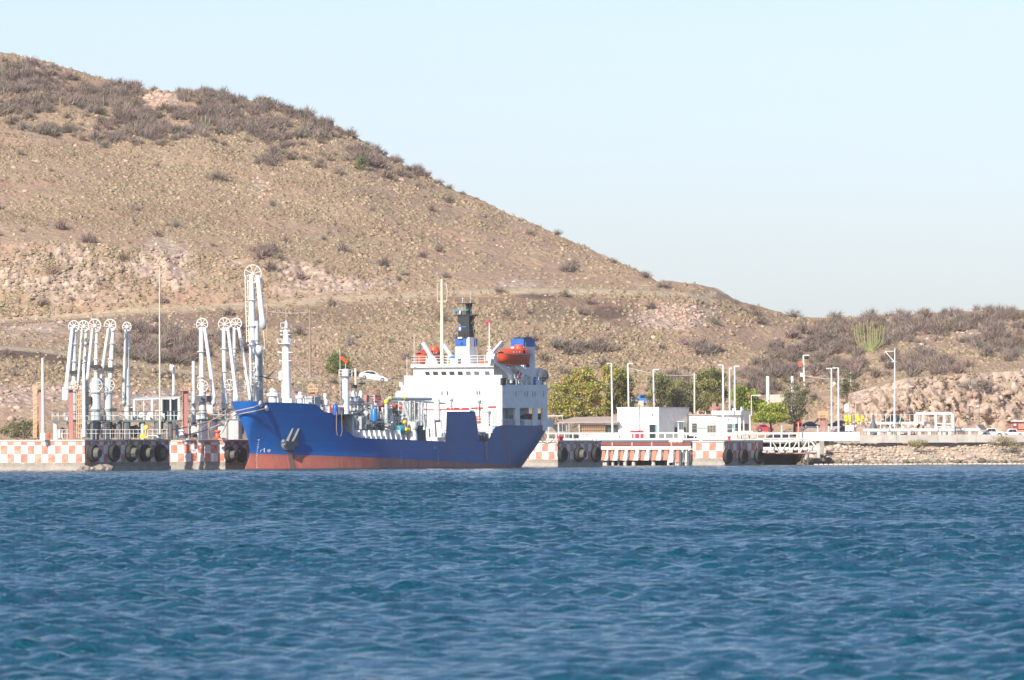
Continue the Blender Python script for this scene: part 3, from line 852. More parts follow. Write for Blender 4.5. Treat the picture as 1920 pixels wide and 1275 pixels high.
# anchor in its pocket, port bow
q = hull_pt(539, 829, .35)
ASL = half(q[0], q[2] + 1.2)[0] - half(q[0], q[2])[0]
AN = bpy.data.objects.new('anchor', None); COL.objects.link(AN); AN.parent = SHIP; AN.location = (-q[0], q[1], q[2])
mb = MB(True)
for ds in (-.75, .75):
    y1 = ASL * 1.5
    mb.hexa([(ds - .38, -.15, -.1), (ds + .38, -.15, -.1), (ds + .38, .35, -.1), (ds - .38, .35, -.1), (ds + .05, y1 + .1, 1.9), (ds + .22, y1 + .1, 1.9), (ds + .22, y1 + .35, 1.9), (ds + .05, y1 + .35, 1.9)])
mb.build('fluke', M['iron'], AN)
mb = MB(True); mb.bar((-1.75, .12, .0), (1.6, .12, -.15), .55, .6); mb.bar((-1.9, .12, .25), (-1.2, .12, -.1), .4, .4); mb.hexa([(-.9, -.2, -.9), (.7, -.2, -.9), (.6, .3, -.9), (-.8, .3, -.9), (-1.3, -.2, -.2), (1.2, -.2, -.2), (1.2, .4, -.2), (-1.3, .4, -.2)]); mb.build('crown', M['iron'], AN)
mb = MB(True); mb.lathe([(.8, -.9), (.7, -.4), (.5, -.35)], (0, 0, 0), axis=(0, 1, .25), n=18); mb.build('hawse_pipe', M['iron'], AN)
# fairleads on the bow
for px, py in ((489, 755.5), (500.5, 763.5)):
    q = hull_pt(px, py, .02); mb = MB(True); mb.ring(q, (0, 1, 0), .34, .1, 14, 6); mb.ring((q[0], q[1] + .08, q[2]), (0, 1, 0), .22, .06, 12, 5); sp_('fairlead', mb, 'white_dirty')
# post with rope loop at the break of the forecastle
q = (s_at(629, 7.4), 7.4)
mb = MB(True); mb.lathe([(.35, 0), (.38, .9), (.3, 1.3), (.12, 1.5)], (q[0], q[1], z_at(777, *q)), n=12); sp_('roller_post', mb, 'blue', smooth=True)
mb = MB(True); z0 = z_at(771, *q)
mb.path([(q[0] - .5, HB + .12, z0), (q[0] - .55, HB + .14, z0 - 2.4), (q[0] - .3, HB + .14, z0 - 3.1), (q[0] + .5, HB + .14, z0 - 3.3), (q[0] + .9, HB + .14, z0 - 2.6), (q[0] + .8, HB + .12, z0 - .2)], .035, 5)
sp_('rope_bight', mb, 'rope')
# side ladder
s0 = s_at(911, HB); mb = MB(True)
for ds in (-.17, .17): mb.tube((s0 + ds, HB + .1, z_at(862, s0, HB)), (s0 + ds, HB + .1, z_at(828, s0, HB)), .03, n=5)
for k in range(9): zq = z_at(861 - 3.9 * k, s0, HB); mb.box(s0 - .22, s0 + .22, HB + .06, HB + .16, zq, zq + .06)
sp_('pilot_ladder', mb, 'rope2')

# --- helpers for deck gear
def gpos(px, p): return s_at(px, p)
def vcyl(name, px, y0, y1, p, r, mat, r2=None, n=12, parent=None, dome=False):
    """standing cylinder at direction px, from pixel row y0 (top) to y1"""
    s = s_at(px, p); z0, z1 = z_at(y1, s, p), z_at(y0, s, p); mb = MB(True)
    prof = [(r, z0), (r2 if r2 else r, z1)]
    if dome: prof = [(r, z0), (r, z1 - r * .8), (r * .8, z1 - r * .3), (r * .35, z1), ]
    mb.lathe(prof, (s, p, 0), n=n); return sp_(name, mb, mat, parent, True)
def pipe(name, pts, r, mat, parent=None, n=8):
    """pts are (px, py, p)"""
    mb = MB(True); P = [(s_at(a, c), c, z_at(b, s_at(a, c), c)) for a, b, c in pts]
    for a, b in zip(P[:-1], P[1:]): mb.tube(a, b, r, r, n)
    for q in P[1:-1]: mb.ball(q, r * 1.02, n=6)
    return sp_(name, mb, mat, parent, True)
def rail(name, pts, h, mat='white', gap=1.5, lines=3, parent=None, r=.035):
    """pts in frame coordinates (s, p, z)"""
    mb = MB(True)
    for a, b in zip(pts[:-1], pts[1:]):
        a = Vector(a); b = Vector(b); L = (b - a).length; n = max(1, int(round(L / gap)))
        for k in range(n + 1):
            q = a.lerp(b, k / n); mb.tube(q, q + Vector((0, 0, h)), r, n=5)
        for k in range(1, lines + 1):
            mb.tube(a + Vector((0, 0, h * k / lines)), b + Vector((0, 0, h * k / lines)), r * .9, n=5)
    return sp_(name, mb, mat, parent)

# --- forecastle
def foremast():
    s = s_at(537, 0); z = lambda y: z_at(y, s, 0)
    m = MB(True); m.lathe([(.66, 7.3), (.62, z(720)), (.46, z(646)), (.40, z(630)), (.26, z(615))], (s, 0, 0), n=16); o = sp_('foremast', m, 'white', None, True)
    m = MB(True); m.lathe([(1.05, z(643.5)), (1.05, z(642))], (s, 0, 0), n=14)
    for k in range(12):
        t = k * math.pi / 6; m.tube((s + 1.0 * math.cos(t), math.sin(t), z(643)), (s + 1.25 * math.cos(t), 1.25 * math.sin(t), z(634)), .035, n=4)
    m.ring((s, 0, z(634.5)), (0, 0, 1), 1.22, .035, 16, 5); sp_('crow_nest', m, 'white', o)
    m = MB(True); m.box(s - .5, s + .5, -.5, .5, z(614), z(613))
    for a in (-.5, .5):
        for b in (-.5, .5): m.tube((s + a, b, z(613)), (s + a, b, z(604)), .035, n=4)
    for a in (-.5, .5): m.bar((s + a, -.5, z(604)), (s + a, .5, z(604)), .05); m.bar((s - .5, a, z(604)), (s + .5, a, z(604)), .05)
    m.tube((s, 0, z(613)), (s, 0, z(601)), .13, n=8); m.ball((s, 0, z(602)), .16, n=6); sp_('masthead_light', m, 'white', o)
    for y, w in ((659, 1.1), (675, .9), (626, .7), (619, .7)):
        m = MB(True); m.bar((s - .1, -w, z(y)), (s - .1, w, z(y)), .08); m.ball((s - .1, -w, z(y)), .14, n=6); sp_('lamp_bracket', m, 'white', o)
    m = MB(True); m.tube((s, 0, z(604)), (s, 0, z(578)), .02, n=4); sp_('whip_aerial', m, 'white', o)
    m = MB(True); m.box(s - .9, s - .5, -.6, -.2, z(711), z(696)); sp_('switch_box', m, 'white', o)
    m = MB(True); m.tube((s + .3, 0, z(673)), (s_at(608, 2), 2, z_at(736, s_at(608, 2), 2)), .035, n=4); sp_('forestay', m, 'rope2', o)
foremast()
def vent(px, y0, y1, p, r, name='mushroom_vent'):
    s = s_at(px, p); z0, z1 = z_at(y1, s, p), z_at(y0, s, p); h = z1 - z0
    m = MB(True); m.lathe([(r * .75, z0), (r * .75, z0 + h * .45), (r * 1.1, z0 + h * .48), (r * 1.1, z0 + h * .66), (r * .45, z0 + h * .74), (r * .45, z0 + h * .82), (r * .62, z0 + h * .85), (r * .5, z1 - .04), (.1, z1)], (s, p, 0), n=14)
    return sp_(name, m, 'white', None, True)
vent(512, 727, 754, 2, .78); vent(563, 733, 757, 3, .5); vent(610, 736, 778, 3.5, .42)
for px, p in ((522, .5), (547, 2), (553, 1.5), (570, 2)):
    m = MB(True); s = s_at(px, p); m.box(s - .5, s + .5, p - .3, p + .3, 7.3, z_at(745, s, p)); sp_('deck_locker', m, 'white')
m = MB(True); s = s_at(579, 2.5); m.box(s - .6, s + 1.6, 1.6, 3.4, 7.3, z_at(744, s, 2.5)); sp_('winch_housing', m, 'grey')
m = MB(True); m.box(s - .8, s + 1.8, 1.4, 3.6, z_at(744, s, 2.5), z_at(742.6, s, 2.5)); sp_('housing_roof', m, 'white')
rail('forecastle_rail', [(s_at(520, 3.5), 3.5, z_at(752, s_at(520, 3.5), 3.5)), (s_at(590, 5), 5, z_at(756, s_at(590, 5), 5))], 1.1, lines=2, gap=1.6)
for px, col in ((597, 'red'), (606, 'dgrey')):
    m = MB(True); s = s_at(px, 2.0); m.box(s - .55, s + .55, 1.7, 2.3, z_at(762, s, 2), z_at(748.5, s, 2)); sp_('fire_locker', m, col)
m = MB(True); s = s_at(619, 1.5); m.box(s - .5, s + 1.2, 1, 3, z_at(776, s, 1.5), z_at(762, s, 1.5)); sp_('deck_box', m, 'white')
pipe('fire_hydrant', [(619.5, 775, 5), (619.5, 757, 5)], .13, 'red')
pipe('red_standpipe', [(644, 786, 5), (644, 766, 5), (634, 765, 5)], .10, 'red')
rail('break_rail', [(s_at(602, 6), 6, z_at(772, s_at(602, 6), 6)), (s_at(636, 6), 6, z_at(776, s_at(636, 6), 6))], 1.0, lines=2)
m = MB(True)
m.tube((s_at(638, 0), 0, 2.8), (s_at(638, 0), 0, z_at(655, s_at(638, 0), 0)), .035, n=5); sp_('signal_staff', m, 'white')
m = MB(True); s = s_at(639, 0); z0 = z_at(668, s, 0); z1 = z_at(679, s, 0)
m.lathe([(.28, 0), (.24, .6), (.17, 1.15)], (s, .1, z0), axis=(.35, .75, -.85), n=8); sp_('windsock', m, 'orange', None, True)
# --- samson post with top platform
def samson():
    p = 1.5; s = s_at(648.5, p); z = lambda y: z_at(y, s, p)
    m = MB(True); m.lathe([(.52, 2.75), (.44, z(706))], (s, p, 0), n=16); o = sp_('derrick_post', m, 'white', None, True)
    m = MB(True); m.lathe([(.5, z(707)), (.95, z(704))], (s, p, 0), n=14); m.lathe([(.42, z(704)), (.42, z(692)), (.3, z(690.5))], (s, p, 0), n=12)
    sp_('post_head', m, 'white', o, True)
    m = MB(True)
    for k in range(8):
        t = k * math.pi / 4; m.tube((s + .92 * math.cos(t), p + .92 * math.sin(t), z(704)), (s + .92 * math.cos(t), p + .92 * math.sin(t), z(692)), .035, n=4)
    for y in (692, 698): m.ring((s, p, z(y)), (0, 0, 1), .92, .035, 14, 5)
    sp_('platform_rail', m, 'white', o)
    for dx in (-.7, .7):
        m = MB(True); m.tube((s + dx, p, z(706)), (s + dx * .3, p, z(722)), .04, n=4); sp_('platform_brace', m, 'lgrey', o)
    m = MB(True); m.tube((s, p, z(690)), (s, p, z(680)), .03, n=4); sp_('post_aerial', m, 'white', o)
samson()
# --- inner white bulwark with its stays, seen over the low sheer
s0, s1 = s_at(643, 4.6), s_at(765, 4.6)
nst = 13
for k in range(nst):
    a = s0 + (s1 - s0) * k / nst; b = s0 + (s1 - s0) * (k + 1) / nst
    m = MB(True); m.box(a + .12, b - .03, 4.55, 4.63, 2.75, z_at(805.5 + (k % 3 == 1) * .8, a, 4.6)); sp_('coaming_plate', m, 'white_dirty' if k % 2 else 'white')
    m = MB(True); zt = z_at(806, a, 4.6)
    m.hexa([(a, 4.65, 2.75), (a + .1, 4.65, 2.75), (a + .1, 5.5, 2.75), (a, 5.5, 2.75), (a, 4.65, zt), (a + .1, 4.65, zt), (a + .1, 4.85, zt), (a, 4.85, zt)]); sp_('coaming_stay', m, 'white')
# --- trunk deck, domes, towers, pipes of the cargo plant
m = MB(True); m.box(s_at(650, 3.5), s_at(790, 3.5), -5.5, 4.2, 2.75, z_at(805, s_at(700, 4), 4)); sp_('cargo_trunk', m, 'green')
def tank_dome(px, y0, y1, p, r, mat='lgrey'):
    s = s_at(px, p); z0, z1 = z_at(y1, s, p), z_at(y0, s, p); m = MB(True)
    m.lathe([(r * 1.12, z0), (r * 1.12, z0 + .12), (r, z0 + .14), (r, z1 - .15), (r * 1.06, z1 - .15), (r * 1.06, z1)], (s, p, 0), n=22); return sp_('tank_dome', m, mat, None, True)
tank_dome(722, 788, 806, 1.2, 1.55); tank_dome(728, 779, 790, .6, .8)
s = s_at(692, 3); m = MB(True); m.lathe([(1.0, -.45), (1.05, -.4), (1.05, .4), (1.0, .45)], (s, 3, z_at(800, s, 3)), axis=(.55, .83, 0), n=18); m.lathe([(.5, -1.2), (.5, 1.2)], (s, 3, z_at(800, s, 3)), axis=(.55, .83, 0), n=12); sp_('mooring_drum', m, 'dgrey', None, True)
m = MB(True); m.tube((s, 3, z_at(803, s, 3)), (s + .9, 3.6, z_at(822, s, 3)), .45, .25, 10); sp_('drum_brake', m, 'dgrey')
for px in (663, 677):
    p = 0.5; s = s_at(px, p); z = lambda y: z_at(y, s, p); m = MB(True)
    m.lathe([(.36, z(800)), (.36, z(760)), (.5, z(759)), (.52, z(747)), (.36, z(744)), (.34, z(738)), (.2, z(732)), (.05, z(731))], (s, p, 0), n=12); o = sp_('vent_riser', m, 'lgrey', None, True)
    for y in (752, 757.5, 770):
        m = MB(True); m.ring((s, p, z(y)), (0, 0, 1), .58, .06, 14, 5); sp_('riser_flange', m, 'grey', o)
pipe('vent_cross_pipe', [(655, 744, .5), (700, 741, .5)], .12, 'lgrey')
pipe('instrument_mast', [(667, 690, -1), (668, 745, -1)], .16, 'cream'); pipe('instrument_mast', [(678, 705, -1), (678, 740, -1)], .07, 'lgrey')
m = MB(True); s = s_at(666, -1); z_ = z_at(723, s, -1); m.box(s - .7, s + .3, -1.2, -.8, z_ - .25, z_ + .2); sp_('floodlight', m, 'black')
m = MB(True); s = s_at(678, -1); z_ = z_at(718, s, -1); m.box(s - .5, s + .5, -1.2, -.8, z_ - .12, z_ + .12); sp_('floodlight', m, 'dgrey')
# white framed access tower with red and white ladder cage
def frame_tower(pxs, y0, y1, p0, p1, mat, name, levels, r=.08):
    m = MB(True); c = []
    for px, p in ((pxs[0], p0), (pxs[1], p0), (pxs[0], p1), (pxs[1], p1)):
        s = s_at(px, p) if p == p0 else s_at(px, p0)
        c.append((s, p)); m.bar((s, p, z_at(y1, s, p0)), (s, p, z_at(y0, s, p0)), r * 2)
    for y in levels:
        z_ = z_at(y, c[0][0], p0)
        for a, b in ((0, 1), (2, 3), (0, 2), (1, 3)): m.bar((*c[a], z_), (*c[b], z_), r * 1.6)
    return sp_(name, m, mat)
frame_tower((687, 711), 756, 800, 1.5, 3.0, 'white', 'access_tower', (756, 757.5, 774, 790), .12)
frame_tower((684, 708), 740, 757, 1.5, 3.0, 'white', 'tower_rail', (740, 745, 750), .04)
frame_tower((700, 706), 740, 756, 1.6, 2.2, 'red', 'ladder_cage', (740, 744, 748, 752, 755), .07)
frame_tower((697, 704), 731, 741, 1.6, 2.2, 'oldred', 'signal_frame', (731, 736, 740), .05)
m = MB(True); s = s_at(702, 4.3); m.lathe([(.25, z_at(790.5, s, 4.3)), (.46, z_at(789, s, 4.3)), (.46, z_at(767, s, 4.3)), (.36, z_at(765, s, 4.3)), (.1, z_at(764.4, s, 4.3))], (s, 4.3, 0), n=16); sp_('blue_pressure_tank', m, 'tank_blue', None, True)
# main liquid line with yellow joints
pipe('cargo_line', [(724.5, 793, 3.6), (724.5, 751, 3.6), (730, 747, 3.6), (808, 747.5, 3.6)], .24, 'lgrey', n=12)
pipe('cargo_line', [(758, 750, 1), (836, 756, 1)], .15, 'grey', n=10)
pipe('cargo_line', [(700, 752, 0), (760, 752.5, 0)], .14, 'lgrey', n=10)
for px, py in ((724.5, 753), (731.5, 746.6), (757, 747)):
    m = MB(True); s = s_at(px, 3.6); zc = z_at(py, s, 3.6); m.ball((s, 3.6, zc), .36, n=8); sp_('yellow_joint', m, 'yellow', None, True)
for px, py, p in ((759.5, 791, 5), (762, 805, 5.2), (766, 806, 5.2)):
    m = MB(True); s = s_at(px, p); m.ball((s, p, z_at(py, s, p)), .3, 1.3, 1, 1, 8); sp_('yellow_valve', m, 'yellow', None, True)
m = MB(True); s = s_at(751, 4.6); m.lathe([(.2, -.6), (.55, -.5), (.6, 0), (.55, .5), (.2, .6)], (s, 4.6, z_at(805, s, 4.6)), axis=(1, .2, 0), n=14); sp_('teal_pump', m, 'teal', None, True)
R2 = random.Random(21)
cols = ['lgrey', 'lgrey', 'grey', 'white_dirty', 'grey', 'lgrey']
for k in range(34):
    px = 655 + (k * 37 % 128) + R2.uniform(-2, 2); p = R2.uniform(-3, 3.5); y0 = R2.uniform(752, 775) if px < 740 else R2.uniform(752, 768); y1 = R2.uniform(792, 803)
    c = R2.choice(cols)
    pts = [(px, y1, p), (px, y0, p)]
    if R2.random() < .6: pts.append((px + R2.uniform(6, 22) * R2.choice((-1, 1)), y0 + R2.uniform(-1, 1), p))
    if R2.random() < .4: pts.append((pts[-1][0], y0 + R2.uniform(8, 24), p))
    pipe('riser_pipe', pts, R2.uniform(.06, .17), c, n=7)
for k in range(26):
    px = R2.uniform(655, 784); p = R2.uniform(1, 4); py = R2.uniform(757, 800); s = s_at(px, p); zc = z_at(py, s, p); m = MB(True)
    m.lathe([(.22, -.22), (.12, -.08), (.12, .08), (.22, .22)], (s, p, zc), axis=(1, 0, 0), n=9); m.tube((s, p, zc), (s, p, zc + .5), .04, n=5); m.ring((s, p, zc + .5), (0, 0, 1), .2, .03, 10, 4)
    sp_('cargo_valve', m, R2.choice(['grey', 'lgrey', 'white_dirty', 'red' if k % 4 == 0 else 'dgrey']))
for k in range(9):
    px = R2.uniform(660, 780); p = R2.uniform(-1, 3); s = s_at(px, p); m = MB(True); zt = z_at(R2.uniform(776, 790), s, p)
    m.box(s - R2.uniform(.3, .7), s + R2.uniform(.3, .7), p - .4, p + .4, z_at(804, s, p), zt); sp_('machinery_box', m, R2.choice(['dgrey', 'grey', 'lgrey', 'white_dirty']))
for px, py, c in ((715, 765, 'red'), (716, 757, 'oldred'), (740, 763, 'red'), (686, 745, 'oldred'), (722, 772, 'lgrey'), (745, 775, 'dgrey'), (735, 769, 'dgrey')):
    s = s_at(px, 2.5); m = MB(True); zc = z_at(py, s, 2.5); m.box(s - .25, s + .35, 2.3, 2.8, zc - .4, zc + .4); sp_('valve_actuator', m, c)
for z_y in (792, 786):
    pass
for k, (px, y0) in enumerate(((748, 752), (757, 753), (766, 752), (774, 754), (782, 754))):
    frame_tower((px, px + 6), y0, 800, 1.2 + .3 * k, 2.2 + .3 * k, 'white' if k % 2 else 'lgrey', 'pipe_rack', (y0, 766, 778, 789), .05)
rail('catwalk_rail', [(s_at(700, 4), 4, z_at(800, s_at(700, 4), 4)), (s_at(770, 4), 4, z_at(802, s_at(770, 4), 4))], 1.1, 'lgrey', 1.1, 3)
rail('upper_catwalk_rail', [(s_at(768, 2), 2, z_at(765, s_at(768, 2), 2)), (s_at(832, 2), 2, z_at(767, s_at(832, 2), 2))], 1.15, 'white', 1.3, 2)
pipe('hose_rack', [(735, 791, 4.5), (746, 804, 4.5), (746, 812, 4.5)], .12, 'lgrey')
# crane with sloping jib beside the white block
pipe('hose_crane_jib', [(756, 752, 4.2), (769, 792, 4.2)], .2, 'white', n=10)
m = MB(True); s = s_at(774, 5.2); m.lathe([(.75, 2.75), (.6, z_at(812, s, 5.2)), (.5, z_at(806, s, 5.2)), (.75, z_at(800, s, 5.2)), (.7, z_at(790, s, 5.2))], (s, 5.2, 0), n=12); sp_('crane_pedestal', m, 'white', None, True)
m = MB(True); s = s_at(780, 5.2); m.box(s, s + .9, 4.6, 5.8, z_at(812, s, 5.2), z_at(797, s, 5.2)); sp_('crane_motor', m, 'dgrey')
# white equipment house ahead of the high blue bulwark
sA = s_at(790, -1.0); sB = s_at(889, 6.6)
m = MB(True); m.box(sA, sB, -1.0, 6.6, 4.2, z_at(769, sA, 4)); EH = sp_('equipment_house', m, 'white')
m = MB(True); m.box(sA + .05, sA + .1, -.95, 6.5, z_at(769, sA, 4), z_at(766.5, sA, 4)); sp_('red_toe_board', m, 'red', EH)
rail('house_rail', [(sA + .1, -1, z_at(769, sA, 4)), (sA + .1, 6.5, z_at(769, sA, 4))], 1.1, 'white', 1.2, 3, EH)
m = MB(True)
for k in range(7): m.box(sA + .2 + k * 1.2, sA + .35 + k * 1.2, 6.5, 6.6, 2.75, 4.2)
for p in (-.9, 2.6, 6.2): m.box(sA, sA + .15, p, p + .2, 2.75, 4.2)
sp_('house_leg', m, 'white_dirty', EH)
m = MB(True); s = sA - .1; pp = p_at(810, sA); m.box(s - .05, s, pp - .1, pp + .12, z_at(826, s, pp), z_at(800, s, pp)); sp_('wall_conduit', m, 'white_dirty', EH)
m = MB(True); pq = p_at(820, sA); m.box(sA - .4, sA - .02, p_at(816, sA), p_at(825, sA), z_at(786, sA, pq), z_at(748, sA, pq)); sp_('vent_trunk', m, 'white', EH)
m = MB(True); m.box(sA - .45, sA - .02, p_at(816, sA), p_at(826, sA), z_at(787.5, sA, pq), z_at(786, sA, pq)); sp_('trunk_ledge', m, 'grey', EH)
s = sA - .35
for px in (812, 826, 836):
    m = MB(True); p = p_at(px, s); m.lathe([(.3, 0), (.3, .8), (.1, 1.0)], (s - .5, p, 2.75), n=10); sp_('bollard', m, 'cream', None, True)

# --- accommodation block
sF = 58.1; HW = 7.72; sE = 70.6
zt = lambda y, s=sF, p=0: z_at(y, s, p)
Z703, Z722, Z765, Z799 = zt(703.5), z_at(721, sF, HW), z_at(765, sF, HW), z_at(799, sF, HW)
m = MB(True); m.box(sF, sE - .1, -HW, HW, Z765, Z722); ACC = sp_('accommodation_block', m, 'white')
m = MB(True); m.box(sF, sF + .15, -HW, HW - .02, Z722, Z703); m.box(sF + .15, sF + 1.4, -HW, -HW + .1, Z722, Z703); sp_('bridge_wing_front', m, 'white')
m = MB(True); m.box(sF + .02, sF + 9, -HW - .55, -HW, z_at(745, sF, -HW), z_at(722, sF, -HW)); m.box(sF + .3, sF + 8, -HW - 1.0, -HW - .5, z_at(724, sF, -HW), z_at(716, sF, -HW)); sp_('starboard_wing_house', m, 'white')
# lower storey: house set back behind an open arcade
m = MB(True); m.box(sF + .3, sE - 1.2, -HW + .2, 5.4, 4.75, Z765); m.box(sF, sF + .3, -HW + .1, p_at(923, sF), 4.75, Z765); LH = sp_('lower_house', m, 'white')
m = MB(True); m.box(sF, sF + .25, p_at(934, sF), HW - .02, Z799 - .6, Z765); m.box(sF, sF + .25, p_at(923, sF) , p_at(934, sF), z_at(768.5, sF, 6), Z765); sp_('arcade_front', m, 'white', LH)
m = MB(True); m.box(sF + .05, sF + .2, p_at(923, sF), p_at(934, sF), 4.8, z_at(769, sF, 6)); sp_('door_recess', m, 'grey', LH)
for a, b in ((967.5, 975.5), (1002, 1009)):
    m = MB(True); m.box(s_at(a, HW), s_at(b, HW), HW - .35, HW - .02, Z799 - .6, Z765); sp_('arcade_pillar', m, 'white', LH)
m = MB(True); m.box(s_at(1018.5, HW), sE - .1, HW - .35, HW - .02, Z799 - .6, Z765); sp_('arcade_pillar', m, 'white', LH)
zr = z_at(787, 66, HW)
m = MB(True); m.box(s_at(985, HW), sE + 2.2, HW - .5, HW - .42, Z799 - .1, zr); m.box(sE + 2.1, sE + 2.2, -6, HW - .5, Z799 - .1, zr); sp_('poop_bulwark', m, 'white')
m = MB(True)
sa, sb = s_at(941, HW), s_at(984, HW)
for k in range(23):
    s = sa + (sb - sa) * k / 22; m.box(s, s + .07, HW - .2, HW - .1, Z799, zr)
m.box(sa, sb, HW - .22, HW - .08, zr - .08, zr + .05); m.box(sa, sb, HW - .22, HW - .08, Z799 - .05, Z799 + .08); sp_('arcade_balustrade', m, 'lgrey')
m = MB(True); m.box(s_at(949, 5.35), s_at(951.5, 5.35), 5.42, 5.5, 4.8, Z765 - .3); m.box(s_at(955, 5.35), s_at(961, 5.35), 5.42, 5.48, 4.9, 7.2); sp_('side_door', m, 'grey', LH)
for px, py, c in ((981, 779, 'dgrey'), (988, 777, 'redpanel'), (994, 780, 'dgrey'), (999, 776, 'dgrey'), (983, 785, 'grey')):
    s = s_at(px, 6.3); m = MB(True); m.box(s - .45, s + .5, 5.9, 6.7, 4.8, z_at(py, s, 6.3)); sp_('deck_machinery', m, c)
s = s_at(1014, 6.5); m = MB(True); m.lathe([(.75, -.5), (.75, .5)], (s, 6.4, z_at(786, s, 6.5)), axis=(1, 0, 0), n=14); WD = sp_('mooring_winch', m, 'black', None, True)
m = MB(True); m.ball((s, 6.6, z_at(780, s, 6.5)), .5, 1.1, .8, .8, 8); m.box(s - .9, s - .7, 6.2, 6.4, 4.8, z_at(772, s, 6.5)); sp_('winch_cover', m, 'cream', WD, True)
# windows
def frwin(pxa, pxb, ya, yb, s, skew=0.0, glass='glass', name='window', d=.05):
    """window in a wall that faces forward at distance s"""
    pa, pb = p_at(pxa, s), p_at(pxb, s); za, zb = z_at(yb, s, (pa + pb) / 2), z_at(ya, s, (pa + pb) / 2)
    k = skew
    m = MB(True); m.hexa([(s - .02, pa + k, za), (s - .02, pb + k, za), (s + .05, pb + k, za), (s + .05, pa + k, za), (s - .02, pa, zb), (s - .02, pb, zb), (s + .05, pb, zb), (s + .05, pa, zb)])
    o = m.build(name + '_pane', M[glass], None)
    m = MB(True)
    A, B, C_, D = (s - .04, pa + k, za), (s - .04, pb + k, za), (s - .04, pb, zb), (s - .04, pa, zb)
    for q, r_ in ((A, B), (B, C_), (C_, D), (D, A)): m.bar(q, r_, d)
    fr = m.build(name, M['white'], SHIP); o.parent = fr; o.name = 'pane'
    return fr
# wheelhouse
sW = sF + 1.1; pL, pR = p_at(775.5, sW), p_at(926, sW); Zr = z_at(682, sW, 0)
m = MB(True); m.box(sW, sW + 6.5, pL, pR, Z722, Zr - .45); WH = sp_('wheelhouse', m, 'white')
m = MB(True); m.box(sW - .5, sW + 7, pL - .1, pR + .25, Zr - .45, Zr); sp_('wheelhouse_roof', m, 'white', WH)
for a, b in ((797.2, 806.2), (811.6, 821.8), (827.2, 837.4), (842.4, 852.8), (858, 868.2), (873.4, 883.2), (888.8, 899), (909, 918.6)):
    frwin(a, b, 695.6, 703.6, sW, skew=.12, glass='glass' if a < 873 else 'skyglass')
frwin(777.5, 788, 696, 703.4, sW, skew=.12, glass='lgrey')
m = MB(True); m.bar((sW - .05, pL + .3, z_at(704, sW, pL)), (sW - .05, pL + .9, z_at(697.5, sW, pL)), .1); sp_('wing_brace', m, 'white', WH)
for a in (781, 896):   # hooks under the roof edge
    m = MB(True); p = p_at(a, sW - .5); m.bar((sW - .55, p, Zr - .2), (sW - .6, p - .3, Zr - .4), .07); sp_('roof_hook', m, 'lgrey', WH)
for px in (829.5, 839.8, 895.2, 900.4):
    frwin(px - 1.6, px + 1.6, 732.5, 741.5, sF, d=.06)
for px in (780, 797, 853, 918):
    frwin(px - 1.6, px + 1.6, 732.5, 740, sF, glass='lgrey', d=.06)
for px, g in ((966.8, 'glass'), (972.2, 'lgrey'), (984, 'glass'), (988.8, 'glass'), (998.2, 'glass'), (1002.8, 'glass'), (1018.6, 'glass')):
    a, b = s_at(px - 1.0, HW), s_at(px + 1.0, HW); za, zb = z_at(743.5, a, HW), z_at(733.5, a, HW)
    m = MB(True); m.box(a, b, HW - .05, HW + .03, za, zb); o = m.build('pane', M[g])
    m = MB(True)
    for q, r_ in (((a, za), (b, za)), ((b, za), (b, zb)), ((b, zb), (a, zb)), ((a, zb), (a, za))): m.bar((q[0], HW + .03, q[1]), (r_[0], HW + .03, r_[1]), .06)
    fr = m.build('window', M['white'], SHIP); o.parent = fr
# red fire main and fittings on the front wall
for a, b, y in ((848, 862, 765), (866, 880, 765.5), (884, 906, 765), (916, 931, 763)):
    m = MB(True); m.tube((sF - .1, p_at(a, sF), z_at(y, sF, 3)), (sF - .1, p_at(b, sF), z_at(y - .4, sF, 3)), .1, n=7); sp_('fire_main', m, 'red', LH)
for a in (843, 854, 898.5):
    m = MB(True); p = p_at(a, sF); m.box(sF - .4, sF - .1, p - .25, p + .25, z_at(768, sF, p), z_at(763, sF, p)); sp_('hydrant', m, 'red', LH)
m = MB(True); p = p_at(898, sF); m.box(sF - .4, sF - .1, p - .3, p + .3, z_at(792, sF, p), z_at(780, sF, p)); sp_('hose_box', m, 'red', LH)
for a, y0, y1, c in ((899.5, 748, 790, 'lgrey'), (917.5, 768, 796, 'lgrey'), (847, 745, 770, 'lgrey')):
    m = MB(True); p = p_at(a, sF); m.tube((sF - .3, p, z_at(y1, sF, p)), (sF - .3, p, z_at(y0 + 4, sF, p)), .12, n=8); m.ball((sF - .3, p, z_at(y0 + 3, sF, p)), .3, n=7); sp_('gooseneck_vent', m, c, LH, True)
m = MB(True); m.box(sF - .08, sF, p_at(838, sF), p_at(938, sF), z_at(759.6, sF, 3), z_at(758.9, sF, 3)); sp_('deck_ledge', m, 'lgrey', LH)
m = MB(True); m.box(sF - .06, sF, -HW, HW, z_at(722.8, sF, 0), z_at(722.2, sF, 0)); sp_('bridge_ledge', m, 'white_dirty', ACC)
rail('front_rail', [(56.3, -7, 5.7), (56.3, 7, 5.7)], 1.1, 'white', 1.5, 3)
m = MB(True); m.box(s_at(895, 6.8), s_at(912, 6.8), 6, 7.2, 2.8, z_at(812, 55, 7)); sp_('fairlead_chock', m, 'dgrey')
for px in (898, 903, 909):
    m = MB(True); s = s_at(px, 7.3); m.lathe([(.14, 0), (.14, 1.0), (.2, 1.05), (.2, 1.2)], (s, 7.2, z_at(830, s, 7.3)), n=8); sp_('stern_bitt', m, 'dgrey', None, True)
